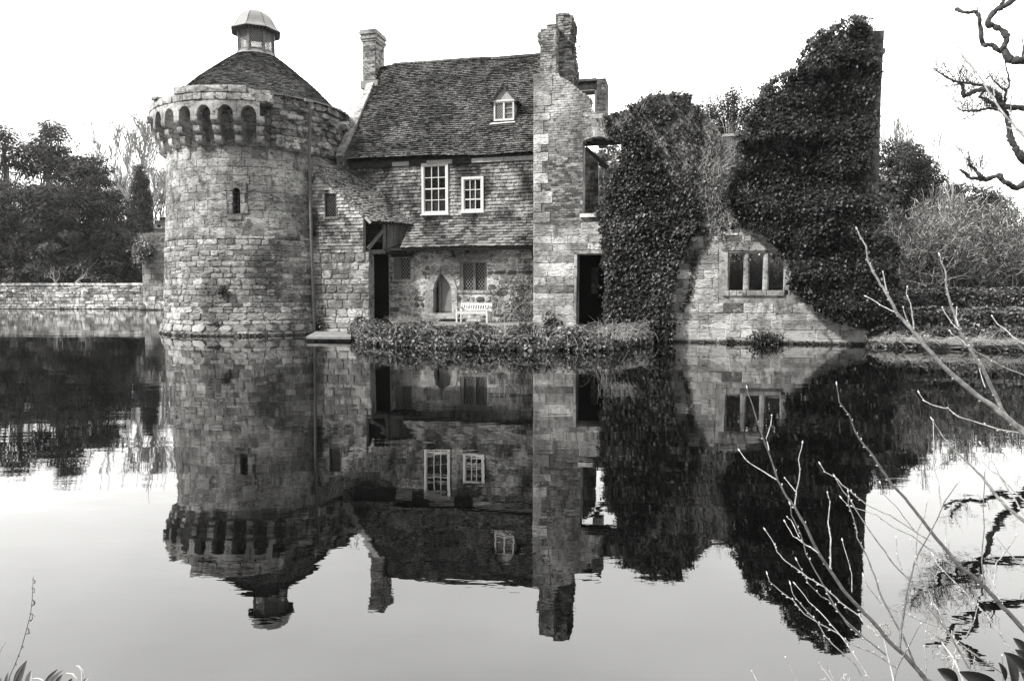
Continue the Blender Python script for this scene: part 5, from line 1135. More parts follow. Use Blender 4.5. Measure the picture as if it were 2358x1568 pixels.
# dark fringe of roots and weed where the walls meet the water
def fringe(name, label, pts, n, sz, hgt=.05):
    pts = np.array(pts); seg = rng.integers(0, len(pts) - 1, n); f = rng.random((n, 1)); P_ = pts[seg] * (1 - f) + pts[seg + 1] * f; P_[:, 2] += rng.random(n) ** 2 * hgt
    m = lump(P_[:, 0] * 3, P_[:, 1] * 3, 5, 2.0) > -.25; P_ = P_[m]; n = len(P_); root = thing(name, label, 'plants', pts.mean(0))
    foliage('foliage', P_, np.array([0, -1, .4]) + rng.normal(0, .5, (n, 3)), np.array([0, 0, -1.0]) + rng.normal(0, .6, (n, 3)), sz * rng.uniform(.5, 1.2, n), 'ivy_leaf', root, kind='stuff')
fringe('tower_fringe', 'dark weed fringe where the round tower meets the water', [ringp(a, 3.76, .0) for a in range(-70, 36, 4)], 900, .055, .12)
fringe('ruin_fringe', 'dark weed fringe where the ruined wall meets the water', [PLW(x, 788 + (x - 1548) * .016, -.08) for x in range(1540, 2010, 20)], 900, .05, .09)

# ================================================================== BANK PLANTING in front of the house
bp = np.array([ground(x, y)[:2] for x, y in [(802, 777), (850, 793), (930, 799), (1050, 803), (1200, 806), (1330, 807), (1400, 806), (1452, 796), (1500, 790)]]); bl = np.concatenate([[0], np.cumsum(np.linalg.norm(np.diff(bp, axis=0), axis=1))])
def bankp(u, q, d):
    """u metres along, q 0..1 from the water up over the top to the back, d out"""
    x = np.interp(u, bl, bp[:, 0]); y = np.interp(u, bl, bp[:, 1]); f = u / bl[-1]
    H = (.50 + .09 * lump(u, u * .3, 31, 1.6)) * np.clip(u / .9 + .35, 0, 1); a = q * math.pi * .62
    yy = y + .75 * (1 - np.cos(a)) - .04; zz = H * np.sin(np.minimum(a, math.pi / 2)) - .25 * np.clip(a - math.pi / 2, 0, 1)
    nr = np.stack([0 * a, -np.cos(a), np.sin(a) + .15], -1); return np.stack([x, yy, zz], -1) + nr * d[..., None], nr
g = Geo(); U = np.linspace(0, bl[-1], 40); Qs_ = np.linspace(0, 1, 9)
grid = [[bankp(np.array(u), np.array(q), np.array(-.14))[0] for q in Qs_] for u in U]
for i in range(39):
    for j in range(8): g.add([grid[i][j], grid[i + 1][j], grid[i + 1][j + 1], grid[i][j + 1]], [(0, 1, 2, 3)])
g.build('bank', 'soil', kind='structure')
bh = thing('ivy_bank', 'low spreading ivy hedge trailing along the water edge below the bench', 'ivy hedge', (bp[4][0], bp[4][1], .3))
n = 17000; u = rng.uniform(0, bl[-1], n); q = rng.random(n) ** .85; d = rng.random(n) * .16 + .10 * lump(u * 2, q * 6, 33, 1.5); P_, nr = bankp(u, q, d); P_[:, 2] = np.maximum(P_[:, 2], .01)
keep = rng.random(n) < np.clip(.75 + .9 * lump(u, q * 3, 35, 3.0), .2, 1); P_, nr, u = P_[keep], nr[keep], u[keep]; n = len(P_)
foliage('foliage', P_, nr + np.array([0, 0, .3]) + rng.normal(0, .45, (n, 3)), np.array([0, -.4, -1.0]) + rng.normal(0, .5, (n, 3)), .085 * rng.uniform(.6, 1.25, n), 'hedge_leaf', bh, kind='stuff')
def blades(name, label, centres, n, L, spread, mat='straw', rad=.0045, cat='grass tuft', lean=(0, -.1), parent=None, up=1.0, k=3, grav=.5):
    out = []; centres = np.array(centres, float)
    for i in range(n):
        c = centres[rng.integers(len(centres))] + rng.normal(0, spread, 3) * np.array([1, 1, .1]); dd = np.array([rng.normal(lean[0], .35), rng.normal(lean[1], .35), up]); dd /= np.linalg.norm(dd); l = L * rng.uniform(.5, 1.2); m = 5; t = np.linspace(0, 1, m)[:, None]
        p = c + dd * l * t + np.array([rng.normal(0, .25), rng.normal(-.1, .2), -grav * rng.uniform(.2, 1.2)]) * l * t ** 2; out.append((p, np.linspace(rad, rad * .4, m) * rng.uniform(.7, 1.3), rng.random()))
    root = parent or thing(name, label, cat, centres.mean(0)); tube_obj('blades', out, mat, root, k, kind='stuff'); return root
def gp(px, py, z=.47): return ground(px, py, z)
blades('grass_tuft', 'dry grass clump in front of the arched door, left of the bench', [gp(x, 745) for x in range(975, 1005, 4)], 200, .42, .07)
blades('grass_tuft', 'dry pale grass clump beneath the small leaded window', [gp(x, 744) for x in range(912, 950, 4)], 190, .42, .08)
blades('reed_tuft', 'pale dead reeds and grass at the right end of the ivy hedge by the doorway', [ground(x, y, .5) for x, y in ((1385, 768), (1398, 774), (1412, 780), (1425, 783), (1440, 780))], 80, .6, .16, lean=(.1, -.2), rad=.006, mat='stem')
blades('dry_growth', 'tangle of pale dead stems hanging over the right part of the hedge to the water', [bankp(np.array(bl[-1] * f), np.array(qq), np.array(.1))[0] for f in np.linspace(.42, .98, 24) for qq in (.3, .5, .7)], 300, .5, .16, lean=(.1, -.45), up=.35, grav=.9, cat='dead stems', rad=.0045)
blades('dry_growth', 'few pale dead stems trailing over the left part of the hedge', [bankp(np.array(bl[-1] * f), np.array(.5), np.array(.1))[0] for f in np.linspace(.05, .4, 12)], 90, .45, .08, lean=(.1, -.5), up=.3, grav=1.0, cat='dead stems', rad=.0045)
blades('tall_stems', 'thin upright dead stalks standing in front of the bench', [gp(x, 775, .5) for x in (1143, 1150, 1158, 1166, 1238, 1247)], 26, .85, .05, lean=(0, 0), grav=.1, cat='stalks', rad=.004)
blades('water_twigs', 'thin bare twigs rising from the water below the mullioned window', [PLW(x, 783, -.25) for x in (1735, 1750, 1762, 1775, 1790)], 60, .85, .12, mat='stem', lean=(0, 0), grav=.15, cat='twigs', rad=.004)
blades('chimney_weeds', 'thin weeds growing on top of the ruined flue', [PLW(x, y, .1) for x, y in ((1266, 62), (1275, 58), (1316, 42))], 24, .16, .03, cat='weeds', rad=.003)
# climbing rose on the house wall
cr_ = thing('climbing_rose', 'bare climbing rose trained on the house wall between the bench and the pale pier', 'climber', PLW(1215, 745, 2.05)); L = []
for i in range(16):
    x, y = rng.uniform(1200, 1222), 744; ang = rng.normal(-.35, .45); pts = []
    for k in range(14): pts.append((x, y)); x += math.sin(ang) * 10 + rng.normal(0, 1.5); y -= abs(math.cos(ang)) * 10; ang += rng.normal(0, .22); x = min(x, 1226)
    pts = [p for p in pts if p[0] > 1125 and p[1] > 600]; pp = np.array(pts); 
    if len(pp) > 3: L.append((PLW(pp[:, 0], pp[:, 1], 2.13), np.linspace(.012, .004, len(pp)), rng.random()))
    for j in range(2, len(pp) - 1, 2):
        a = rng.uniform(-1.6, 1.6); q2 = pp[j] + np.outer(np.arange(4), [math.sin(a) * 6, -abs(math.cos(a)) * 6]) + rng.normal(0, .8, (4, 2)); q2[:, 0] = np.minimum(q2[:, 0], 1226); L.append((PLW(q2[:, 0], q2[:, 1], 2.11), np.linspace(.006, .002, 4), rng.random()))
tube_obj('stems', L, 'bark', cr_, 3, kind='stuff')
n = 420; pp = np.stack([rng.normal(1195, 20, n).clip(1130, 1226), rng.uniform(635, 742, n)], 1); P_ = PLW(pp[:, 0], pp[:, 1], 2.08)
foliage('foliage', P_, -N + rng.normal(0, .5, (n, 3)), np.array([0, 0, -1.0]) + rng.normal(0, .5, (n, 3)), .045 * rng.uniform(.6, 1.2, n), 'ivy_leaf', cr_, kind='stuff')

# ================================================================== RIGHT BANK: ivied walls
def ivywall(name, label, x0, x1, Y0, Y1, z0, z1, thk, n, mat='hedge_leaf', sz=.09, seed=1):
    root = thing(name, label, 'ivy hedge', ((x0 + x1) / 2, Y0, z0)); g = Geo(); g.add([(x0, Y0, z0), (x1, Y1, z0), (x1, Y1, z1 - .1), (x0, Y0, z1 - .1), (x0, Y0 + thk, z0), (x1, Y1 + thk, z0), (x1, Y1 + thk, z1 - .1), (x0, Y0 + thk, z1 - .1)], BOXF); g.build('wall', 'dark_brick', root)
    u = rng.random(n); top = rng.random(n) < thk / (thk + z1 - z0) ; v = rng.random(n); d = rng.random(n) * .16
    x = x0 + (x1 - x0) * u; y = Y0 + (Y1 - Y0) * u; L_ = lump(x, v * 2, seed, 1.7)
    zz = np.where(top, z1 - .05 + d * .8, z0 + (z1 - z0) * v); yy = np.where(top, y + v * thk, y - d - .10 * L_ - .05); P_ = np.stack([x, yy, zz + .05 * lump(x, x * .2, seed + 1, 3)], 1)
    nr = np.where(top[:, None], np.array([[0, -.3, 1.0]]), np.array([[0, -1.0, .6]])) + rng.normal(0, .45, (n, 3))
    foliage('foliage', P_, nr, np.array([0, -.3, -1.0]) + rng.normal(0, .4, (n, 3)), sz * rng.uniform(.6, 1.25, n), mat, root, kind='stuff'); return root
def xy(px, Y): return float(ray(px, 700)[0] * Y)
ivywall('back_ivy_wall', 'upper ivy-covered garden wall running right from the ruin', xy(2040, 22), xy(2520, 21.2), 22, 21.2, .3, 1.6, .6, 11000, seed=41)
ivywall('front_ivy_wall', 'lower ivy-covered retaining wall by the water on the right', xy(2000, 20.3), xy(2560, 19), 20.3, 19.0, .35, 1.02, .5, 9000, seed=43)
rb = thing('bank_wall', 'low pale stone retaining wall at the water edge right of the ruin', 'wall', (12, 19.3, 0))
a0 = ground(2000, 799)[:2]; a1 = ground(2420, 810)[:2]; dd = a1 - a0; LB = float(np.linalg.norm(dd)); dd = np.array([*(dd / LB), 0]); nn = np.array([dd[1], -dd[0], 0]); mB = planemap(np.array([*a0, 0]), dd, Zv, nn)
o = [(0, -.3), (LB, -.3), (LB, .16), (LB * .3, .22), (0, .22)]; core(mB, o, [], .1, .8, 0).build('wall_core', 'dark_brick', rb); emit(fill(mB, o, [], (.10, .2), (.2, .7), gap=.04, proud=(-.04, .10), jit=.035, cut=.35), 'stone', 'house_stone', rb, 60)
blades('bank_weeds', 'pale dead stems and weeds along the water edge on the right', [mB(x, .2, .1) for x in np.linspace(.2, LB, 30)], 420, .55, .12, lean=(.2, -.3), up=.6, grav=.8, cat='weeds', rad=.005)
n = 9000; u = rng.uniform(0, LB, n); v = rng.random(n); P_ = np.array([mB(a, .0 + .55 * b_, .06 - .7 * b_) for a, b_ in zip(u, v)]); P_ = P_ + rng.normal(0, .05, (n, 3)); r_ = thing('bank_ivy', 'ground ivy spilling down the bank on the right toward the water', 'ivy', (13, 19.5, .3))
keep = lump(u, v, 51, 2.0) > -.15; P_ = P_[keep]; n = len(P_); foliage('foliage', P_, np.array([0, -1, .8]) + rng.normal(0, .5, (n, 3)), np.array([0, -.3, -1.0]) + rng.normal(0, .5, (n, 3)), .085 * rng.uniform(.6, 1.2, n), 'hedge_leaf', r_, kind='stuff')

# ================================================================== TREES
SPR = np.array([[0, 0, 0], [-.16, -.45, .03], [0, -1, 0], [.16, -.45, .03]])
def crown_tree(name, label, outline, Y0, depth, nclump, rc, nleaf, lsz, mat, trunk, bark='bark', cat='tree', seed=0, flat=.55, tmpl=SPR, q=BQ, base_z=.4, group=None, droop=.35, gapf=0.0, trr=.35, mats2=None):
    root = thing(name, label, cat, at(trunk[0], trunk[1], Y0) * np.array([1, 1, 0]) + Zv * base_z, group); p = samp(outline, nclump); a = np.array(outline, float); c = a.mean(0); hw_ = np.ptp(a[:, 0]) / 2
    rel = np.clip(1 - ((p[:, 0] - c[0]) / hw_) ** 2, .05, 1) ** .5; Y = Y0 + rng.uniform(-1, 1, nclump) * depth * rel
    C = at(p[:, 0], p[:, 1], Y); rad = rc * rng.uniform(.6, 1.3, nclump); k = nleaf // nclump
    d = rng.normal(0, 1, (nclump, k, 3)); d /= np.linalg.norm(d, axis=2, keepdims=True); rr_ = rng.uniform(.35, 1.0, (nclump, k, 1)) ** .6
    P_ = C[:, None] + d * rr_ * rad[:, None, None] * np.array([1, 1, flat]); P_ = P_.reshape(-1, 3); dd = d.reshape(-1, 3)
    outw = dd * np.array([1, 1, .3]) ; n = len(P_)
    dn = outw + np.array([0, 0, -droop]) + rng.normal(0, .35, (n, 3)); nr = dd * .5 + np.array([0, -.3, .9]) + rng.normal(0, .4, (n, 3))
    tn_ = np.repeat(rng.random(nclump), k) * .6 + .4 * rng.random(n)
    foliage('crown', P_, nr, dn, lsz * rng.uniform(.6, 1.3, n), mat, root, tones=tn_, tmpl=tmpl, q=q)
    b0 = at(trunk[0], trunk[1], Y0); b0[2] = base_z; top = at(trunk[2], trunk[3], Y0); L = []; m = 8; f = np.linspace(0, 1, m)[:, None]; pt = b0 * (1 - f) + top * f + rng.normal(0, .12, (m, 3)); L.append((pt, np.linspace(trr, trr * .25, m), .5))
    tube_obj('trunk', L, bark, root, 8)
    L = []
    for i in range(min(nclump, 70)):
        j = rng.integers(nclump); f0 = rng.uniform(.15, .95); s = pt[0] * (1 - f0) + pt[-1] * f0; e = C[j]; mid = (s + e) / 2 + np.array([0, 0, .2]); L.append((np.array([s, (s + mid) / 2 + rng.normal(0, .1, 3), mid, (mid + e) / 2 + rng.normal(0, .1, 3), e]), np.linspace(trr * .25, .03, 5), rng.random()))
    tube_obj('branches', L, bark, root, 4, kind='stuff'); return root
YW_ = 66
crown_tree('yew_tree', 'dark yew just beyond the left edge of the photograph behind the moat wall', [(-420, 655), (-400, 420), (-330, 330), (-200, 300), (-90, 330), (-50, 420), (-40, 655)], 76, 5, 150, 1.8, 16000, .6, 'yew_leaf', (-220, 660, -220, 310), base_z=1)
crown_tree('yew_tree', 'tall dark yew with gappy crown at the left edge behind the moat wall', [(-60, 330), (-30, 300), (5, 293), (22, 300), (40, 318), (72, 330), (85, 400), (70, 560), (50, 640), (-60, 640)], 76, 4, 130, 1.4, 30000, .40, 'yew_leaf', (10, 660, 10, 310), seed=1, base_z=1)
crown_tree('yew_tree', 'tallest dark yew with pointed gappy top left of the round tower', [(62, 345), (72, 305), (88, 296), (97, 283), (112, 282), (128, 295), (140, 318), (160, 332), (172, 350), (168, 420), (180, 560), (170, 650), (60, 650), (60, 450)], 74, 3.5, 150, 1.2, 34000, .38, 'yew_leaf', (115, 660, 108, 292), seed=2, base_z=1)
crown_tree('yew_tree', 'broad dark yew sloping down toward the round tower', [(150, 400), (165, 352), (195, 344), (215, 362), (238, 382), (246, 420), (262, 445), (285, 468), (298, 482), (305, 520), (322, 570), (338, 650), (150, 652)], 70, 4, 170, 1.2, 38000, .38, 'yew_leaf', (230, 660, 205, 370), seed=3, base_z=1)
crown_tree('yew_tree', 'paler feathery yew spreading over the moat wall at far left', [(-60, 430), (0, 440), (50, 425), (85, 445), (110, 420), (150, 425), (180, 450), (160, 520), (190, 560), (240, 620), (250, 652), (-60, 655)], 65, 2.5, 170, 1.15, 40000, .36, 'yew_leaf_pale', (60, 660, 70, 450), seed=4, base_z=1, droop=.5)
crown_tree('yew_tree', 'low dark yew boughs sweeping down behind the moat wall near the pier', [(200, 560), (240, 520), (300, 540), (325, 580), (335, 650), (200, 655)], 66, 2.5, 80, 1.1, 17000, .36, 'yew_leaf', (270, 660, 270, 560), seed=5, base_z=1)
crown_tree('cypress_tree', 'tall narrow conical cypress between the yews and the round tower', [(320, 375), (332, 395), (342, 430), (348, 480), (351, 545), (298, 545), (302, 480), (306, 430), (312, 395)], 98, 1.1, 420, .42, 30000, .28, 'cypress_leaf', (324, 560, 321, 385), flat=1.2, base_z=6, droop=-.8, trr=.3)
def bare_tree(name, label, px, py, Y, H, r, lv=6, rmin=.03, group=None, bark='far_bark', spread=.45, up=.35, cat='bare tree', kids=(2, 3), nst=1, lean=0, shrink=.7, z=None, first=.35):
    b0 = at(px, py, Y); 
    if z is not None: b0[2] = z
    global rng
    keep_rng, rng = rng, np.random.default_rng(int(px) * 7 + lv)
    root = thing(name, label, cat, b0, group)
    for k in range(nst):
        out = []; d = np.array([lean + rng.normal(0, .10 + .05 * nst), rng.normal(0, .1), 1.0]); grow(out, b0, d, H * first, r, 0, lv, spread, up, 4, kids, shrink, .10, rmin)
        tube_obj('trunk', out[:1], bark, root, 6); tube_obj('branches', out[1:], bark, root, 3, kind='stuff')
    rng = keep_rng
    return root
bare_tree('bare_tree', 'tall leafless tree rising left of the conical cypress', 281, 470, 105, 20, .28, 5, .04, z=9, spread=.42, first=.34, shrink=.76, kids=(3, 4))
bare_tree('bare_tree', 'tall leafless tree rising right behind the conical cypress', 307, 460, 102, 18, .26, 5, .04, z=9, spread=.42, first=.34, shrink=.76, kids=(3, 4))
bare_tree('bare_tree', 'small faint leafless tree behind the broad dark yew', 240, 440, 118, 15, .3, 6, z=12)
bare_tree('bare_tree', 'faint leafless tree between the cypress and the tower edge', 345, 500, 112, 13, .3, 6, z=10)
bare_tree('bare_tree', 'faint leafless tree just left of the tower edge', 366, 500, 108, 10, .25, 6, z=10)
fz = thing('hedge_slope', 'hazy bare woodland slope between the cypress and the tower', 'woodland', (-52, 118, 11)); out = []
for i in range(46): x = rng.uniform(190, 400); o2 = []; b0 = at(x, 500, rng.uniform(118, 135)); b0[2] = float(hz(b0[0], b0[1])); grow(o2, b0, np.array([0, 0, 1.0]), rng.uniform(3, 5), .16, 0, 4, .6, .3, 3, (3, 4), .7); out += o2
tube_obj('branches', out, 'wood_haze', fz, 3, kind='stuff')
# plants on the gate pier and at the wall
def twiggy(name, label, cx, cy, Y, rx, rz, nst, mat='shrub_twig', r=.02, lv=4, cat='shrub', z0=None, L=.42, spread=.7, up=.25, group=None, kids=(2, 4), nseg=4, rmin=.006):
    b0 = at(cx, cy, Y); b0[2] = z0 if z0 is not None else b0[2]; root = thing(name, label, cat, b0, group); out = []
    for i in range(nst):
        p = b0 + np.array([rng.normal(0, rx * .35), rng.normal(0, rx * .3), 0]); d = np.array([rng.normal(0, .5) * rx / max(rz, .1), rng.normal(0, .4), 1.0]); grow(out, p, d, rz * L, r, 0, lv, spread, up, nseg, kids, .68, .2, rmin)
    if name == 'pale_shrub': tube_obj('dark_branches', [o for i, o in enumerate(out) if i % 9 < 5], 'bark', root, 3, kind='stuff'); out = [o for i, o in enumerate(out) if i % 9 >= 5]
    tube_obj('branches', out, mat, root, 3, kind='stuff'); return root
pz = fx(340, 563, YP)[1]
twiggy('pier_shrub', 'tangled pale shrub growing over the top of the gate pier', 352, 560, 56.6, .9, 1.15, 26, 'shrub_twig', .03, 4, z0=pz)
c = at(331, 578, 55.2); n = 900; P_ = c + rng.normal(0, 1, (n, 3)) * np.array([.42, .2, .42]); r_ = thing('pier_ivy', 'dark ivy clump on the left top corner of the gate pier', 'ivy', c); foliage('foliage', P_, np.array([0, -1, .6]) + rng.normal(0, .5, (n, 3)), np.array([0, 0, -1.0]) + rng.normal(0, .5, (n, 3)), .2 * rng.uniform(.6, 1.2, n), 'hedge_leaf', r_, kind='stuff')
for lab, x in (('small forked dead twig on the moat wall coping, the left one', 128), ('small forked dead twig on the moat wall coping, the right one', 172)):
    b0 = at(x, 655, 58.3); b0[2] = ztp + .15; root = thing('dead_twig', lab, 'twig', b0); out = []
    for i in range(4): grow(out, b0, np.array([rng.normal(.5, .6), 0, .6]), .8, .03, 0, 2, .5, .1, 3, (1, 2)); 
    tube_obj('branches', out, 'pale_bark', root, 3, kind='stuff')
# middle conifer behind the ruin, evergreens and hazy trees on the right
crown_tree('conifer_tree', 'dark conifer top showing between the two ivied walls', [(1612, 330), (1618, 262), (1628, 244), (1640, 250), (1652, 232), (1668, 222), (1686, 213), (1702, 214), (1708, 250), (1722, 246), (1740, 238), (1752, 300), (1750, 380), (1610, 380)], 36, 1.5, 150, .5, 24000, .17, 'cypress_leaf', (1685, 500, 1688, 225), flat=1.5, droop=-.9, base_z=.4, trr=.15)
blades('cap_shoots', 'thin pale shoots standing on the pale coping of the broken wall', [PLW(x, 308, .2) for x in (1672, 1680, 1686, 1692)], 16, .55, .05, mat='straw', lean=(0, 0), grav=.1, cat='shoots', rad=.006)
crown_tree('holm_oak', 'large round dark evergreen tree just right of the tall ivied wall', [(2015, 620), (2018, 345), (2035, 338), (2060, 330), (2090, 332), (2112, 345), (2135, 362), (2150, 395), (2168, 410), (2158, 440), (2150, 480), (2160, 520), (2130, 600)], 44, 3.0, 210, .62, 46000, .17, 'holm_leaf', (2085, 640, 2080, 345), flat=.7, base_z=.4, tmpl=np.array([[0, 0, 0], [-.3, -.5, .05], [0, -1, 0], [.3, -.5, .05]]), trr=.3)
crown_tree('evergreen_tree', 'smaller dark evergreen behind the white birch on the right', [(2150, 600), (2160, 450), (2195, 425), (2225, 420), (2260, 428), (2290, 440), (2315, 465), (2330, 500), (2330, 560), (2300, 600)], 50, 2.5, 150, .68, 28000, .18, 'holm_leaf', (2240, 640, 2240, 440), flat=.6, base_z=.4, tmpl=np.array([[0, 0, 0], [-.3, -.5, .05], [0, -1, 0], [.3, -.5, .05]]), trr=.25)
bare_tree('bare_tree', 'pale feathery leafless tree rising behind the round evergreen', 2082, 400, 68, 9, .16, 5, .018, z=10.0, spread=.4, up=.4, first=.36, shrink=.74, kids=(3, 4))
bare_tree('bare_tree', 'leafless spreading tree behind the oak boughs at the right edge', 2315, 560, 56, 13, .16, 6, .018, z=3, spread=.55, kids=(2, 4))
bare_tree('bare_tree', 'faint leafless tree at far right beyond the shrubs', 2365, 540, 60, 12, .18, 6, .018, z=2.5, kids=(2, 4))
crown_tree('garden_tree', 'distant bushy tree glimpsed through the arched opening of the ruin', [(1366, 560), (1368, 350), (1385, 338), (1398, 331), (1406, 338), (1420, 332), (1445, 338), (1465, 370), (1465, 560)], 60, 1.5, 140, .8, 26000, .42, 'laurel_leaf_pale', (1415, 640, 1412, 345), base_z=.4, trr=.15)
# white birch
bt = thing('birch_tree', 'slender white-stemmed birch standing among the pale shrubs', 'birch', at(2193, 600, 40) * np.array([1, 1, 0]) + Zv * .4); c8 = lambda a: [(2026.4 + .235 * x, 331.6 + .235 * y) for x, y in a]; L = []
for pts, r0, r1 in [([(715, 1150), (712, 880), (708, 700), (700, 600), (712, 500), (715, 370)], .11, .05), ([(700, 600), (680, 540), (660, 480), (640, 440), (620, 400)], .06, .03), ([(690, 800), (660, 740), (640, 680), (615, 600), (610, 540)], .06, .02), ([(715, 660), (760, 630), (800, 570), (850, 510), (900, 470)], .035, .012), ([(720, 780), (780, 760), (840, 740), (900, 700), (990, 655)], .035, .012), ([(660, 870), (630, 800), (600, 720), (580, 620), (560, 520)], .05, .02), ([(775, 960), (780, 800), (790, 640), (795, 480)], .04, .02), ([(655, 490), (690, 440), (700, 400)], .03, .012), ([(715, 370), (735, 320), (750, 280)], .03, .01), ([(725, 560), (770, 490), (860, 400)], .03, .01), ([(670, 200), (672, 260), (680, 380)], .02, .012)]:
    q2 = np.array(c8(pts)); pt = at(q2[:, 0], q2[:, 1], 40 + rng.normal(0, .1, len(q2))); tube_obj('trunk' if not L else 'limb', [(pt, np.linspace(r0, r1, len(pt)), rng.random())], 'pale_bark', bt, 6); L.append(1)
out = []
for i in range(190):
    x, y = rng.normal(2175, 26), rng.uniform(420, 520); p = at(x, y, 40 + rng.normal(0, .6)); m = 5; t = np.linspace(0, 1, m)[:, None]; out.append((p + np.array([rng.normal(0, .2), 0, -rng.uniform(.6, 1.8)]) * t + rng.normal(0, .03, (m, 3)), np.linspace(.012, .005, m), rng.random()))
tube_obj('twigs', out, 'shrub_twig', bt, 3, kind='stuff')
# pale shrubs
for lab, x, Y, rx, rz, n_ in [('pale leafless shrub close beside the ivied ruin on the right', 2095, 27, 1.6, 4.6, 34), ('tall pale shrub with tangled shoots left of the birch', 2150, 29, 1.7, 6.0, 36), ('dense pale shrub below the birch', 2205, 26, 1.6, 4.6, 36), ('bushy pale shrub right of the birch', 2262, 28, 1.7, 5.6, 36), ('tall pale shrub with upright shoots near the right edge', 2315, 30, 1.7, 6.2, 36), ('pale shrub cut off by the right edge', 2370, 28, 1.8, 5.8, 36)]:
    twiggy('pale_shrub', lab, x, 640, Y, rx, rz * .85, n_ // 3, 'shrub_twig', .05, 5, z0=.5, L=.44, spread=.8, up=.16, kids=(2, 4), nseg=4, rmin=.012)
for lab, x, Y in [('dark low hedge behind the pale shrubs, left part', 2110, 33), ('dark low hedge behind the pale shrubs, right part', 2280, 33)]:
    c = at(x, 600, Y); n = 11000; P_ = np.stack([rng.uniform(c[0] - 2.6, c[0] + 2.6, n), Y + rng.normal(0, .5, n), rng.uniform(.3, 4.3, n)], 1); r_ = thing('dark_hedge', lab, 'hedge', (c[0], Y, .4)); foliage('foliage', P_, np.array([0, -1, .6]) + rng.normal(0, .5, (n, 3)), np.array([0, 0, -1.0]) + rng.normal(0, .5, (n, 3)), .2 * rng.uniform(.6, 1.2, n), 'holm_leaf', r_, kind='stuff')
# garden seen through the mullioned window and behind the ruin
for lab, x, Y in [('bare dark shrub seen through the left light of the mullioned window', 1690, 24.5), ('bare dark shrub seen through the right light of the mullioned window', 1765, 25.2)]:
    twiggy('garden_shrub', lab, x, 660, Y, 1.3, 2.8, 22, 'bark', .022, 5, z0=.5, L=.36, spread=.6)
c = at(1745, 640, 29); n = 20000; P_ = np.stack([rng.uniform(c[0] - 5, c[0] + 5, n), 28.5 + rng.normal(0, .6, n), rng.uniform(.3, 6.2, n)], 1); r_ = thing('garden_hedge', 'tall dark garden hedge behind the mullioned window', 'hedge', (c[0], 29, .4)); foliage('foliage', P_, np.array([0, -1, .6]) + rng.normal(0, .5, (n, 3)), np.array([0, 0, -1.0]) + rng.normal(0, .5, (n, 3)), .2 * rng.uniform(.6, 1.2, n), 'yew_leaf_pale', r_, kind='stuff')

# ---- parked off-road vehicle up the slope
car = thing('parked_car', 'small pale off-road vehicle parked on the slope beside the tower edge', 'car', at(370, 523, 100))
c = at(370, 523, 100)
def cb(nm, x0, x1, y0, y1, z0, z1, mt):
    g = Geo(); g.add(*wb(c[0] + x0, c[0] + x1, c[1] + y0, c[1] + y1, c[2] + z0, c[2] + z1)); return g.build(nm, mt, car)
cb('body', -.75, .75, 0, 3.8, .35, .95, 'car_paint'); cb('cabin', -.68, .68, 1.0, 3.6, .951, 1.5, 'glass'); cb('roof', -.75, .75, .9, 3.7, 1.501, 1.57, 'white_paint')
for x in (-.68, .62): cb('windscreen_pillar', x, x + .06, .94, .999, .951, 1.5, 'white_paint')
cb('bumper', -.72, .72, -.12, -.001, .36, .46, 'white_paint')
for x in (-.55, .55):
    p = np.array([c[0] + x, c[1] - .002, c[2] + .72]); tube_obj('headlight', [(np.array([p, p + [0, -.06, 0]]), np.array([.12, .12]), .5)], 'white_paint', car, 10)
for x in (-.72, .52):
    for y in (.7, 3.0):
        p = np.array([c[0] + x, c[1] + y, c[2] + .32]); g = Geo(); V = []; k = 14
        for dx in (0, .2): V += [p + [dx, .34 * math.cos(i * 2 * math.pi / k), .34 * math.sin(i * 2 * math.pi / k)] for i in range(k)]
        g.add(V, [(i, (i + 1) % k, (i + 1) % k + k, i + k) for i in range(k)] + [tuple(range(k)), tuple(range(2 * k - 1, k - 1, -1))]); g.build('wheel', 'black_hollow', car)
tube_obj('aerial', [(np.array([c + [-.3, 1.2, 1.57], c + [-.28, 1.2, 3.0]]), np.array([.02, .015]), .5)], 'white_paint', car, 4)
g = Geo(); g.add(*wb(c[0] - 1.6, c[0] + 5, c[1] - 1.6, c[1] - 1.4, c[2] - .9, c[2] - .35)); o_ = g.build('road_kerb', 'paving', kind='structure')

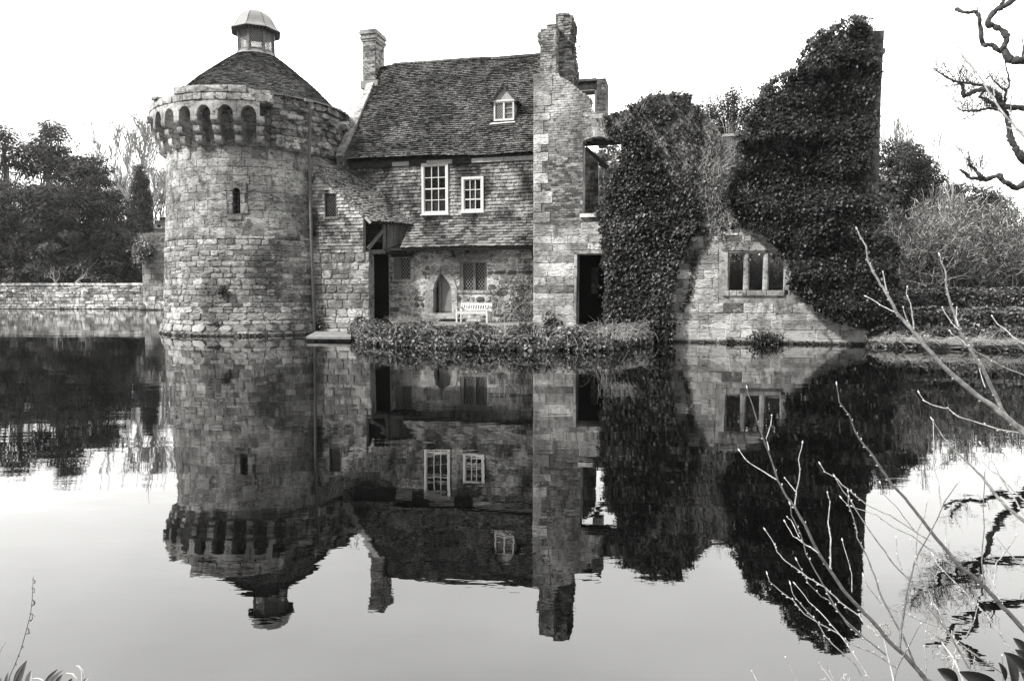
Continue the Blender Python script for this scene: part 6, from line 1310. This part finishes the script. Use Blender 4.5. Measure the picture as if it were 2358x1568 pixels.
# ================================================================== OAK over the water, right
ok = thing('oak_tree', 'gnarled leafless oak reaching in from the right edge over the moat', 'oak', (19.5, 22, .4))
Mx = lambda a: np.array([(1989.6 + .2913 * x, .2913 * y) for x, y in a])
pxm = 22.5 / 1572 * .2913      # metres per M-pixel
oak = [
 ([(730, 70), (770, 92), (830, 103), (880, 92), (905, 130), (915, 190), (925, 260), (935, 340), (960, 358), (1010, 360), (1070, 400), (1110, 405), (1150, 470), (1200, 480), (1290, 485), (1500, 520), (1800, 700)], [12, 12, 12, 13, 14, 15, 16, 16, 17, 17, 20, 24, 30, 30, 30, 34, 50], 22),
 ([(1300, -70), (1180, 0), (1110, 50), (1060, 72), (1010, 115), (980, 190), (1040, 215), (1110, 260), (1128, 320), (1100, 380), (1110, 405)], [12, 20, 20, 20, 20, 22, 22, 22, 20, 20, 22], 22.1),
 ([(1110, -40), (1100, 20), (1065, 68)], [9, 12, 14], 22.1),
 ([(760, 650), (785, 700), (790, 755), (840, 740), (900, 715), (950, 705), (1010, 720), (1060, 760), (1078, 810), (1115, 843), (1200, 852), (1300, 862), (1500, 900), (1800, 1000)], [10, 14, 17, 16, 16, 17, 18, 20, 21, 20, 20, 22, 28, 50], 21.7),
 ([(545, 545), (600, 580), (680, 630), (740, 650), (800, 655), (860, 665), (940, 682), (1010, 715)], [2, 4, 6, 8, 9, 10, 11, 13], 21.7),
 ([(910, 770), (935, 735), (965, 715), (940, 700)], [9, 10, 11, 10], 21.6),
 ([(910, 770), (960, 785), (1010, 815), (1070, 860), (1120, 900), (1140, 960), (1150, 1050), (1170, 1120), (1210, 1190), (1260, 1260), (1350, 1330), (1500, 1600), (1560, 2050)], [9, 12, 15, 17, 19, 20, 21, 23, 26, 32, 40, 55, 80], 21.8),
 ([(720, 850), (780, 875), (850, 880), (930, 870), (990, 858), (1060, 872)], [3, 6, 8, 9, 10, 12], 21.5),
 ([(1115, 500), (1130, 560), (1150, 670), (1125, 720), (1110, 810)], [3, 5, 7, 9, 10], 22),
 ([(990, 580), (1030, 640), (1080, 690), (1125, 722)], [3, 5, 6, 7], 22),
 ([(755, 1340), (800, 1370), (835, 1405), (890, 1410), (950, 1420), (1000, 1410), (1060, 1390), (1100, 1430), (1160, 1465), (1210, 1490), (1290, 1450), (1420, 1480), (1540, 1700)], [7, 12, 14, 13, 17, 19, 20, 19, 19, 20, 25, 30, 40], 21),
 ([(830, 1240), (832, 1300), (870, 1330), (910, 1385), (950, 1405)], [6, 11, 11, 13, 15], 21),
 ([(1250, 290), (1260, 400), (1250, 480)], [3, 7, 10], 22)]
tw = []
for bi, (pts, rr_, Y) in enumerate(oak):
    P2 = Mx(pts); n0 = len(P2); t_ = np.arange(n0); tt = np.linspace(0, n0 - 1, (n0 - 1) * 4 + 1)
    def cr(a):
        o = []
        for t in tt:
            i = min(int(t), n0 - 2); f = t - i; p0, p1, p2, p3 = a[max(i - 1, 0)], a[i], a[i + 1], a[min(i + 2, n0 - 1)]
            o.append(.5 * ((2 * p1) + (-p0 + p2) * f + (2 * p0 - 5 * p1 + 4 * p2 - p3) * f * f + (-p0 + 3 * p1 - 3 * p2 + p3) * f ** 3))
        return np.array(o)
    PP = cr(P2); RRad = np.interp(tt, t_, rr_) * pxm * (1 + .14 * rng.normal(0, 1, len(tt))) * (Y / 22.5); dep = Y + np.cumsum(rng.normal(0, .06, len(tt))) * .6 * min(1, 1)
    W3 = at(PP[:, 0] + rng.normal(0, .6, len(tt)), PP[:, 1] + rng.normal(0, .6, len(tt)), dep); tube_obj('limb', [(W3, RRad, rng.random())], 'oak_bark', ok, 10)
    for k in range(3, len(W3) - 1):
        nt_ = 3 if bi in (4, 7) else (1 if rng.random() < .5 else 0)
        if bi in (0, 1, 10) : nt_ = 1 if rng.random() < .22 else 0
        if bi in (8, 9, 11, 12): nt_ = 1
        for _ in range(nt_):
            d = np.array([rng.normal(-.3, .7), rng.normal(0, .5), rng.normal(.5, .7)]); grow(tw, W3[k], d, rng.uniform(.25, .6) * (1.15 if bi in (4, 7) else .7), .011, 0, 3, .6, .15, 4, (2, 3), .7, .22)
tube_obj('twigs', tw, 'oak_bark', ok, 3, kind='stuff')

# ================================================================== FOREGROUND SHRUB
fs = thing('budding_shrub', 'bare foreground shrub with long budded twigs rising from the bottom right corner', 'shrub', (1.6, 1.35, .2))
Kx = lambda a: [(1621.2 + .436 * x, 884.3 + .436 * y) for x, y in a]; Hx = lambda a: [(1510.6 + .3594 * x, 479 + .3594 * y) for x, y in a]; Mp = lambda a: [(1989.6 + .2913 * x, .2913 * y) for x, y in a]
TW = [(Kx([(225, 20), (255, 110), (300, 250), (345, 370), (390, 510), (440, 600), (480, 650), (530, 740), (600, 885), (665, 980), (740, 1095), (830, 1190), (900, 1260), (980, 1360), (1060, 1430), (1180, 1568), (1300, 1700)]), 1.6, 6.0), (Kx([(185, 350), (235, 415), (320, 465), (390, 510)]), 1.3, 2.2), (Kx([(357, 165), (352, 215), (330, 285), (342, 350)]), 1.3, 2), (Kx([(520, 310), (500, 400), (507, 475), (490, 560), (480, 640)]), 1.4, 2.3), (Kx([(425, 495), (450, 525), (485, 570)]), 1, 1.5), (Kx([(455, 630), (462, 690), (510, 790), (540, 900), (590, 990), (640, 1080), (690, 1170), (760, 1260), (850, 1340), (960, 1430)]), 1.4, 3), (Kx([(427, 725), (470, 800), (540, 850), (605, 890)]), 1.2, 2.2), (Kx([(438, 700), (460, 720), (505, 810)]), 1, 1.6), (Kx([(652, 570), (665, 620), (655, 730), (670, 820), (665, 975)]), 1.3, 2.4), (Kx([(323, 770), (365, 830), (385, 885), (430, 935), (490, 975), (550, 1020), (640, 1075), (720, 1150), (820, 1225), (870, 1290)]), 1.3, 2.6), (Kx([(487, 925), (515, 980), (550, 1050), (620, 1120), (660, 1140), (700, 1190), (760, 1270), (840, 1345)]), 1.2, 2.3), (Kx([(730, 825), (760, 930), (780, 1000), (782, 1100)]), 1.3, 1.8), (Kx([(333, 1000), (345, 1040), (400, 1090), (470, 1140), (530, 1215), (610, 1265), (700, 1310), (770, 1370), (900, 1420), (1020, 1500)]), 1.2, 2.5), (Kx([(455, 1050), (470, 1110), (530, 1185), (600, 1260), (640, 1330), (700, 1390), (800, 1480), (860, 1600)]), 1.2, 2.2), (Kx([(480, 1055), (555, 1150), (620, 1210), (700, 1300), (790, 1420), (900, 1600)]), 1.1, 2.2), (Kx([(700, 0), (715, 95), (765, 160), (805, 265), (835, 310), (890, 375), (940, 455), (990, 530), (1060, 600), (1130, 690), (1200, 780), (1280, 880), (1340, 950), (1440, 1030), (1510, 1100), (1600, 1200), (1720, 1330)]), 1.5, 5.5), (Kx([(612, 420), (640, 465), (690, 490), (730, 530), (800, 590), (880, 650), (980, 690), (1110, 775), (1200, 830)]), 1.2, 2.3), (Kx([(690, 485), (720, 545), (765, 600), (800, 660), (860, 750), (930, 850), (1000, 950), (1100, 1050), (1180, 1170), (1290, 1310), (1400, 1500)]), 1.2, 3), (Kx([(722, 600), (760, 640), (830, 665), (910, 690), (990, 750), (1100, 800), (1200, 880), (1320, 960)]), 1.2, 2.3), (Kx([(760, 565), (765, 640), (800, 740), (810, 810), (860, 910), (900, 1010), (940, 1130), (1000, 1240), (1050, 1330), (1140, 1540)]), 1.3, 3.6), (Kx([(1340, 520), (1270, 620), (1240, 700), (1190, 790), (1130, 900), (1110, 950), (1080, 1060), (1060, 1180), (1040, 1300), (1035, 1400)]), 1.4, 3.8), (Kx([(1178, 620), (1165, 700), (1125, 780), (1120, 900), (1125, 960), (1160, 1030), (1210, 1150), (1240, 1190), (1290, 1320)]), 1.3, 2.6), (Kx([(1015, 810), (1020, 900), (1045, 980)]), 1.2, 1.8), (Kx([(1090, 820), (1110, 890), (1120, 950)]), 1.1, 1.8), (Kx([(1210, 200), (1215, 350), (1210, 430), (1240, 520), (1250, 650), (1275, 750), (1280, 860)]), 1.2, 2.2), (Kx([(930, 520), (945, 580), (1010, 640), (1070, 720), (1110, 770)]), 1, 1.6), (Kx([(1205, 185), (1250, 260), (1300, 330), (1390, 410), (1470, 490), (1530, 570), (1600, 650), (1700, 730), (1800, 850)]), 1.5, 4.5), (Kx([(1135, 45), (1165, 90), (1215, 115), (1290, 130), (1340, 170), (1450, 205), (1560, 240), (1700, 262)]), 1.3, 2.4), (Kx([(1460, 310), (1490, 370), (1530, 420), (1570, 500), (1620, 580), (1700, 700)]), 1.2, 2.4), (Kx([(1460, 400), (1520, 460), (1560, 480), (1630, 560), (1700, 620)]), 1.2, 2.4), (Kx([(1483, 455), (1475, 660), (1480, 750), (1470, 870), (1465, 930), (1480, 1060)]), 1.3, 2.4), (Kx([(1540, 800), (1600, 880), (1700, 975)]), 1.2, 2.2), (Kx([(1650, 795), (1600, 880), (1545, 940), (1530, 1050), (1560, 1140)]), 1.3, 2.3), (Kx([(1210, 900), (1240, 960), (1330, 1050), (1400, 1120), (1500, 1230), (1600, 1370), (1700, 1500)]), 1.2, 2.8), (Kx([(840, 1010), (860, 1060), (930, 1150), (990, 1190), (1060, 1210), (1150, 1250), (1240, 1280), (1340, 1360), (1450, 1440), (1600, 1540)]), 1.2, 2.8), (Kx([(1145, 1265), (1100, 1350), (1070, 1400), (1020, 1500), (1000, 1600)]), 1.3, 2.2), (Kx([(1200, 1160), (1180, 1270), (1165, 1390), (1175, 1470), (1160, 1600)]), 1.2, 2.2), (Kx([(1445, 1160), (1430, 1240), (1380, 1340)]), 1.2, 2.4), (Kx([(430, 1440), (460, 1500), (500, 1600)]), 1.1, 1.5), (Kx([(250, 1515), (270, 1545), (300, 1620)]), 1.4, 2), (Kx([(1575, 1430), (1580, 1600)]), 1.2, 1.8),
 (Hx([(1288, 135), (1305, 175), (1345, 245), (1355, 335), (1390, 410), (1440, 490), (1480, 550), (1540, 670), (1600, 740), (1650, 790), (1720, 880), (1800, 970), (1850, 1025)]) + Kx([(1440, 60), (1530, 120), (1600, 180), (1700, 265)]), 1.8, 6.5), (Hx([(1345, 565), (1440, 620), (1500, 655), (1540, 675)]), 1.4, 2.2), (Hx([(1453, 410), (1465, 470), (1480, 550)]), 1.5, 2.3), (Hx([(1610, 505), (1605, 550), (1630, 610), (1645, 700), (1652, 785)]), 1.4, 2.4), (Hx([(1583, 635), (1600, 700), (1645, 785)]), 1.5, 2.4),
 (Hx([(1817, 300), (1830, 350), (1855, 405), (1860, 500), (1880, 590), (1920, 700), (1945, 780), (2000, 880), (2050, 970), (2090, 1025)]) + Kx([(1540, 60), (1570, 130), (1610, 190), (1700, 250)]), 1.7, 5.5), (Hx([(1927, 635), (1925, 700), (1937, 765)]), 1.4, 2.2), (Hx([(1833, 635), (1850, 670), (1900, 740), (1945, 785)]), 1.4, 2.4), (Hx([(1878, 785), (1900, 810), (1960, 850), (2000, 885)]), 1.2, 2), (Hx([(2005, 880), (2050, 920), (2120, 960), (2230, 1020), (2380, 1080)]), 1.4, 2.6), (Hx([(2155, 695), (2190, 745), (2240, 780), (2290, 830), (2380, 880)]), 1.7, 3), (Hx([(2070, 970), (2075, 1050), (2110, 1150)]), 1.2, 1.8),
 (Mp([(690, 283), (720, 315), (750, 385), (810, 480), (880, 560), (920, 620), (980, 720), (1040, 810), (1100, 900), (1200, 1010), (1300, 1110)]), 1.3, 3.6), (Mp([(890, 905), (930, 945), (1000, 970), (1110, 1000), (1200, 1030), (1300, 1060)]), 1.1, 2), (Mp([(1210, 640), (1175, 700), (1160, 800), (1165, 960)]), 1.1, 2), (Mp([(1228, 680), (1240, 790), (1290, 850)]), 1.1, 2), (Mp([(1020, 595), (1025, 700), (1030, 760)]), 1.1, 1.8)]
buds = []
for i, (pts, r0, r1) in enumerate(TW):
    Yt = 2.3 + .35 * math.sin(i * 2.1); P2 = np.array(pts, float); n0 = len(P2); tt = np.linspace(0, n0 - 1, (n0 - 1) * 3 + 1)
    x = np.interp(tt, np.arange(n0), P2[:, 0]) + rng.normal(0, .5, len(tt)); y = np.interp(tt, np.arange(n0), P2[:, 1]) + rng.normal(0, .5, len(tt))
    dep = Yt + np.linspace(.12, -.12, len(tt)); W3 = at(x, y, dep); mpx = Yt / F; rad = np.linspace(r0, r1 * (1.35 if r1 > 4 else 1), len(tt)) * mpx * .72; dark = i in (8, 20, 24, 27, 34)
    end = pts[-1]
    if end[0] > 2340 or end[1] > 1555:
        W3 = np.concatenate([W3, [(W3[-1] + np.array([1.75, 1.35, .25])) / 2 + rng.normal(0, .03, 3), [1.75 + rng.normal(0, .1), 1.3, .15]]]); rad = np.concatenate([rad, [rad[-1] * 1.1, rad[-1] * 1.2]])
    tube_obj('branch', [(W3, rad, rng.uniform(.25, 1) if i % 5 else .05)], 'twig', fs, 6)
    tp = W3[0]; dr = W3[0] - W3[1]; dr /= np.linalg.norm(dr); b_ = 2.1 * mpx; buds.append((np.array([tp - dr * b_ * 2, tp, tp + dr * b_ * 1.6, tp + dr * b_ * 3.6]), np.array([.4, 1.0, .85, .1]) * b_, .5))
    for k in range(3, len(tt) - 1):
        if rng.random() < .38:
            d = W3[k - 1] - W3[k]; d /= np.linalg.norm(d); sd_ = np.cross(d, [0, 1, 0]) * (1 if rng.random() < .5 else -1); q2 = d * .75 + sd_ * .65; b2 = rng.uniform(1.2, 1.9) * mpx; o = W3[k] + sd_ * rad[k] * .8; buds.append((np.array([o, o + q2 * b2 * 1.3, o + q2 * b2 * 2.4, o + q2 * b2 * 3.6]), np.array([.5, 1.0, .8, .1]) * b2, .5))
tube_obj('buds', buds, 'bud', fs, 5, kind='stuff')
# dried umbels
for (lab, cx, cy, L_, sx, sy, Yt) in [('dried flower umbel with few rays between the twigs, upper one', 945, 1322, 46, 1010, 1600, 2.5), ('large dried flower umbel near the bottom right corner', 1320, 1448, 74, 1285, 1640, 2.2), ('small dried flower umbel cut by the bottom edge', 700, 1600, 66, 700, 1700, 2.3), ('small pale dried umbel above the large one', 1245, 1345, 50, 1320, 1448, 2.35)]:
    hx, hy = Kx([(cx, cy)])[0]; sx_, sy_ = Kx([(sx, sy)])[0]; c = at(hx, hy, Yt); b0 = at(sx_, sy_, Yt - .05); um_ = thing('dried_umbel', lab, 'seed head', c); mp_ = Yt / F
    tube_obj('stalk', [(np.array([c, (c + b0) / 2 + rng.normal(0, .004, 3), b0, b0 + np.array([.05, -.4, -.5]) * .5]), np.array([1.4, 1.9, 2.3, 2.5]) * mp_, .7)], 'straw', um_, 5); rr2, hd = [], []
    for k in range(11):
        a = k * 2 * math.pi / 11 + rng.normal(0, .15); e = c + (np.array([math.cos(a), rng.normal(0, .6), math.sin(a) * .75 + .35])) * L_ * .436 * mp_; rr2.append((np.array([c, (c + e) / 2 + [0, 0, .002], e]), np.array([.8, .6, .5]) * mp_, .6))
        for j in range(7): hd.append((np.array([e, e + rng.normal(0, 1, 3) * 4.5 * mp_]), np.array([.45, .9]) * mp_, rng.random()))
    tube_obj('rays', rr2, 'straw', um_, 4, kind='stuff'); tube_obj('seeds', hd, 'straw', um_, 4, kind='stuff')
# large leaves in the bottom corners
def bigleaf(base, tip, wpx, Yt, mat, parent, curl=.2, yt=0.0):
    a, b_ = at(*base, Yt), at(*tip, Yt + yt); m = 9; f = np.linspace(0, 1, m); ax = b_ - a; L = np.linalg.norm(ax); ax /= L; nr = np.array([rng.normal(0, .3), -1, .5]); nr -= ax * (nr @ ax); nr /= np.linalg.norm(nr); sd_ = np.cross(ax, nr); wm = wpx * Yt / F / 2; g = Geo(); V = []
    for t in f:
        w_ = wm * (math.sin(math.pi * min(1, t * .96 + .03)) ** .75); mid = a + ax * L * t - nr * curl * L * (t - .5) ** 2 * 1.2; V += [mid + sd_ * w_ + nr * w_ * .45, mid + sd_ * w_ * .5 + nr * w_ * .16, mid, mid - sd_ * w_ * .5 + nr * w_ * .16, mid - sd_ * w_ + nr * w_ * .45]
    g.add(V, [(i * 5 + j, i * 5 + j + 1, i * 5 + j + 6, i * 5 + j + 5) for i in range(m - 1) for j in range(4)], rng.random()); g.build('leaf', mat, parent, smooth=True)
ll_ = thing('leafy_shrub', 'shrub of upright glossy leaves in the bottom left corner', 'shrub', (-1.6, 1.9, .5))
Lx = lambda x, y: (.1777 * x, 1289.6 + .1777 * y)
for b_, t, w_, y_, mt in [((200, 1700), (325, 1310), 110, 2.2, 0), ((150, 1640), (300, 1325), 60, 2.15, 1), ((90, 1700), (95, 1455), 60, 2.3, 0), ((360, 1640), (398, 1430), 75, 2.25, 1), ((600, 1700), (800, 1425), 85, 2.2, 1), ((560, 1620), (735, 1415), 55, 2.3, 1), ((860, 1660), (930, 1530), 60, 2.2, 0), ((1000, 1660), (1135, 1525), 60, 2.2, 1), ((20, 1660), (10, 1520), 40, 2.25, 1), ((690, 1680), (800, 1480), 60, 2.1, 0), ((440, 1700), (560, 1545), 50, 2.25, 0)]:
    bigleaf(Lx(*b_), Lx(*t), w_ * .1777 * 1.1, y_, 'laurel_leaf_pale' if mt else 'laurel_leaf', ll_)
for pts, r_ in [([(1060, 1620), (1075, 1500), (1060, 1420), (1020, 1375), (985, 1368)], 3.0), ([(1010, 1640), (985, 1520), (940, 1470), (860, 1462)], 2.2), ([(0, 1190), (20, 1130), (45, 1090), (70, 1060)], 1.6), ([(560, 1560), (500, 1530), (430, 1530)], 2.2)]:
    P2 = np.array([Lx(*p) for p in pts]); tube_obj('curled_shoot', [(at(P2[:, 0], P2[:, 1], np.full(len(P2), 2.2)), np.linspace(r_, r_ * .6, len(P2)) * 2.2 / F, .9)], 'straw', ll_, 6)
tube_obj('main_stem', [(np.array([at(*Lx(300, 1700), 2.2), [-1.5, 1.6, .2]]), np.array([.008, .012]), .5)], 'bark', ll_, 6)
sp_ = thing('seed_stalk', 'thin curved dead stalk with small seed whorls rising at bottom left', 'stalk', at(*Lx(120, 1500), 2.3)); P2 = np.array([Lx(*p) for p in [(100, 1640), (130, 1490), (200, 1335), (285, 1110), (350, 875), (397, 690), (416, 520), (424, 360), (432, 210)]]); W3 = at(P2[:, 0], P2[:, 1], np.full(len(P2), 2.3)); tube_obj('stalk', [(W3, np.linspace(1.1, .5, len(P2)) * 2.3 / F, .3)], 'bark', sp_, 5); L = []
for (x, y, r_) in [(432, 250, 30), (424, 360, 35), (416, 510, 45), (397, 690, 55), (350, 880, 45), (285, 1105, 20), (240, 1225, 14), (200, 1335, 16)]:
    for k in range(8): a = rng.uniform(-.6, 3.7); m = np.array([Lx(x + r_ * math.sin(a * f_) * f_, y + r_ * (1 - math.cos(a * f_)) * .9 * f_) for f_ in (0, .4, .75, 1)]); L.append((at(m[:, 0], m[:, 1], np.full(4, 2.3)), np.array([.5, .4, .5, 1.0]) * .9 * 2.3 / F, rng.random()))
tube_obj('seed_whorls', L, 'bark', sp_, 3, kind='stuff')
dk = thing('laurel_shrub', 'dark broad laurel leaves in the bottom right corner', 'shrub', (1.7, 1.7, .4)); Qx = lambda x, y: (1915.9 + .1875 * x, 1326.4 + .1875 * y)
for b_, t, w_, y_, mt in [((1560, 1330), (1310, 1140), 170, 2.0, 0), ((2100, 1420), (1590, 1180), 190, 1.95, 1), ((2420, 1190), (2130, 940), 150, 1.9, 0), ((2140, 1290), (2060, 1060), 90, 2.0, 0), ((2250, 1400), (2160, 960), 150, 1.85, 1), ((2420, 980), (2240, 760), 120, 2.0, 1), ((2480, 1330), (2330, 1180), 150, 1.9, 1), ((1900, 1420), (1800, 1180), 130, 2.1, 1), ((2400, 1060), (2260, 900), 110, 1.95, 1)]:
    bigleaf(Qx(*b_), Qx(*t), w_ * .1875 * 1.1, y_, 'laurel_leaf', dk)
tube_obj('main_stem', [(np.array([at(*Qx(2350, 1300), 1.9), [1.8, 1.3, .2]]), np.array([.008, .014]), .5)], 'bark', dk, 6)
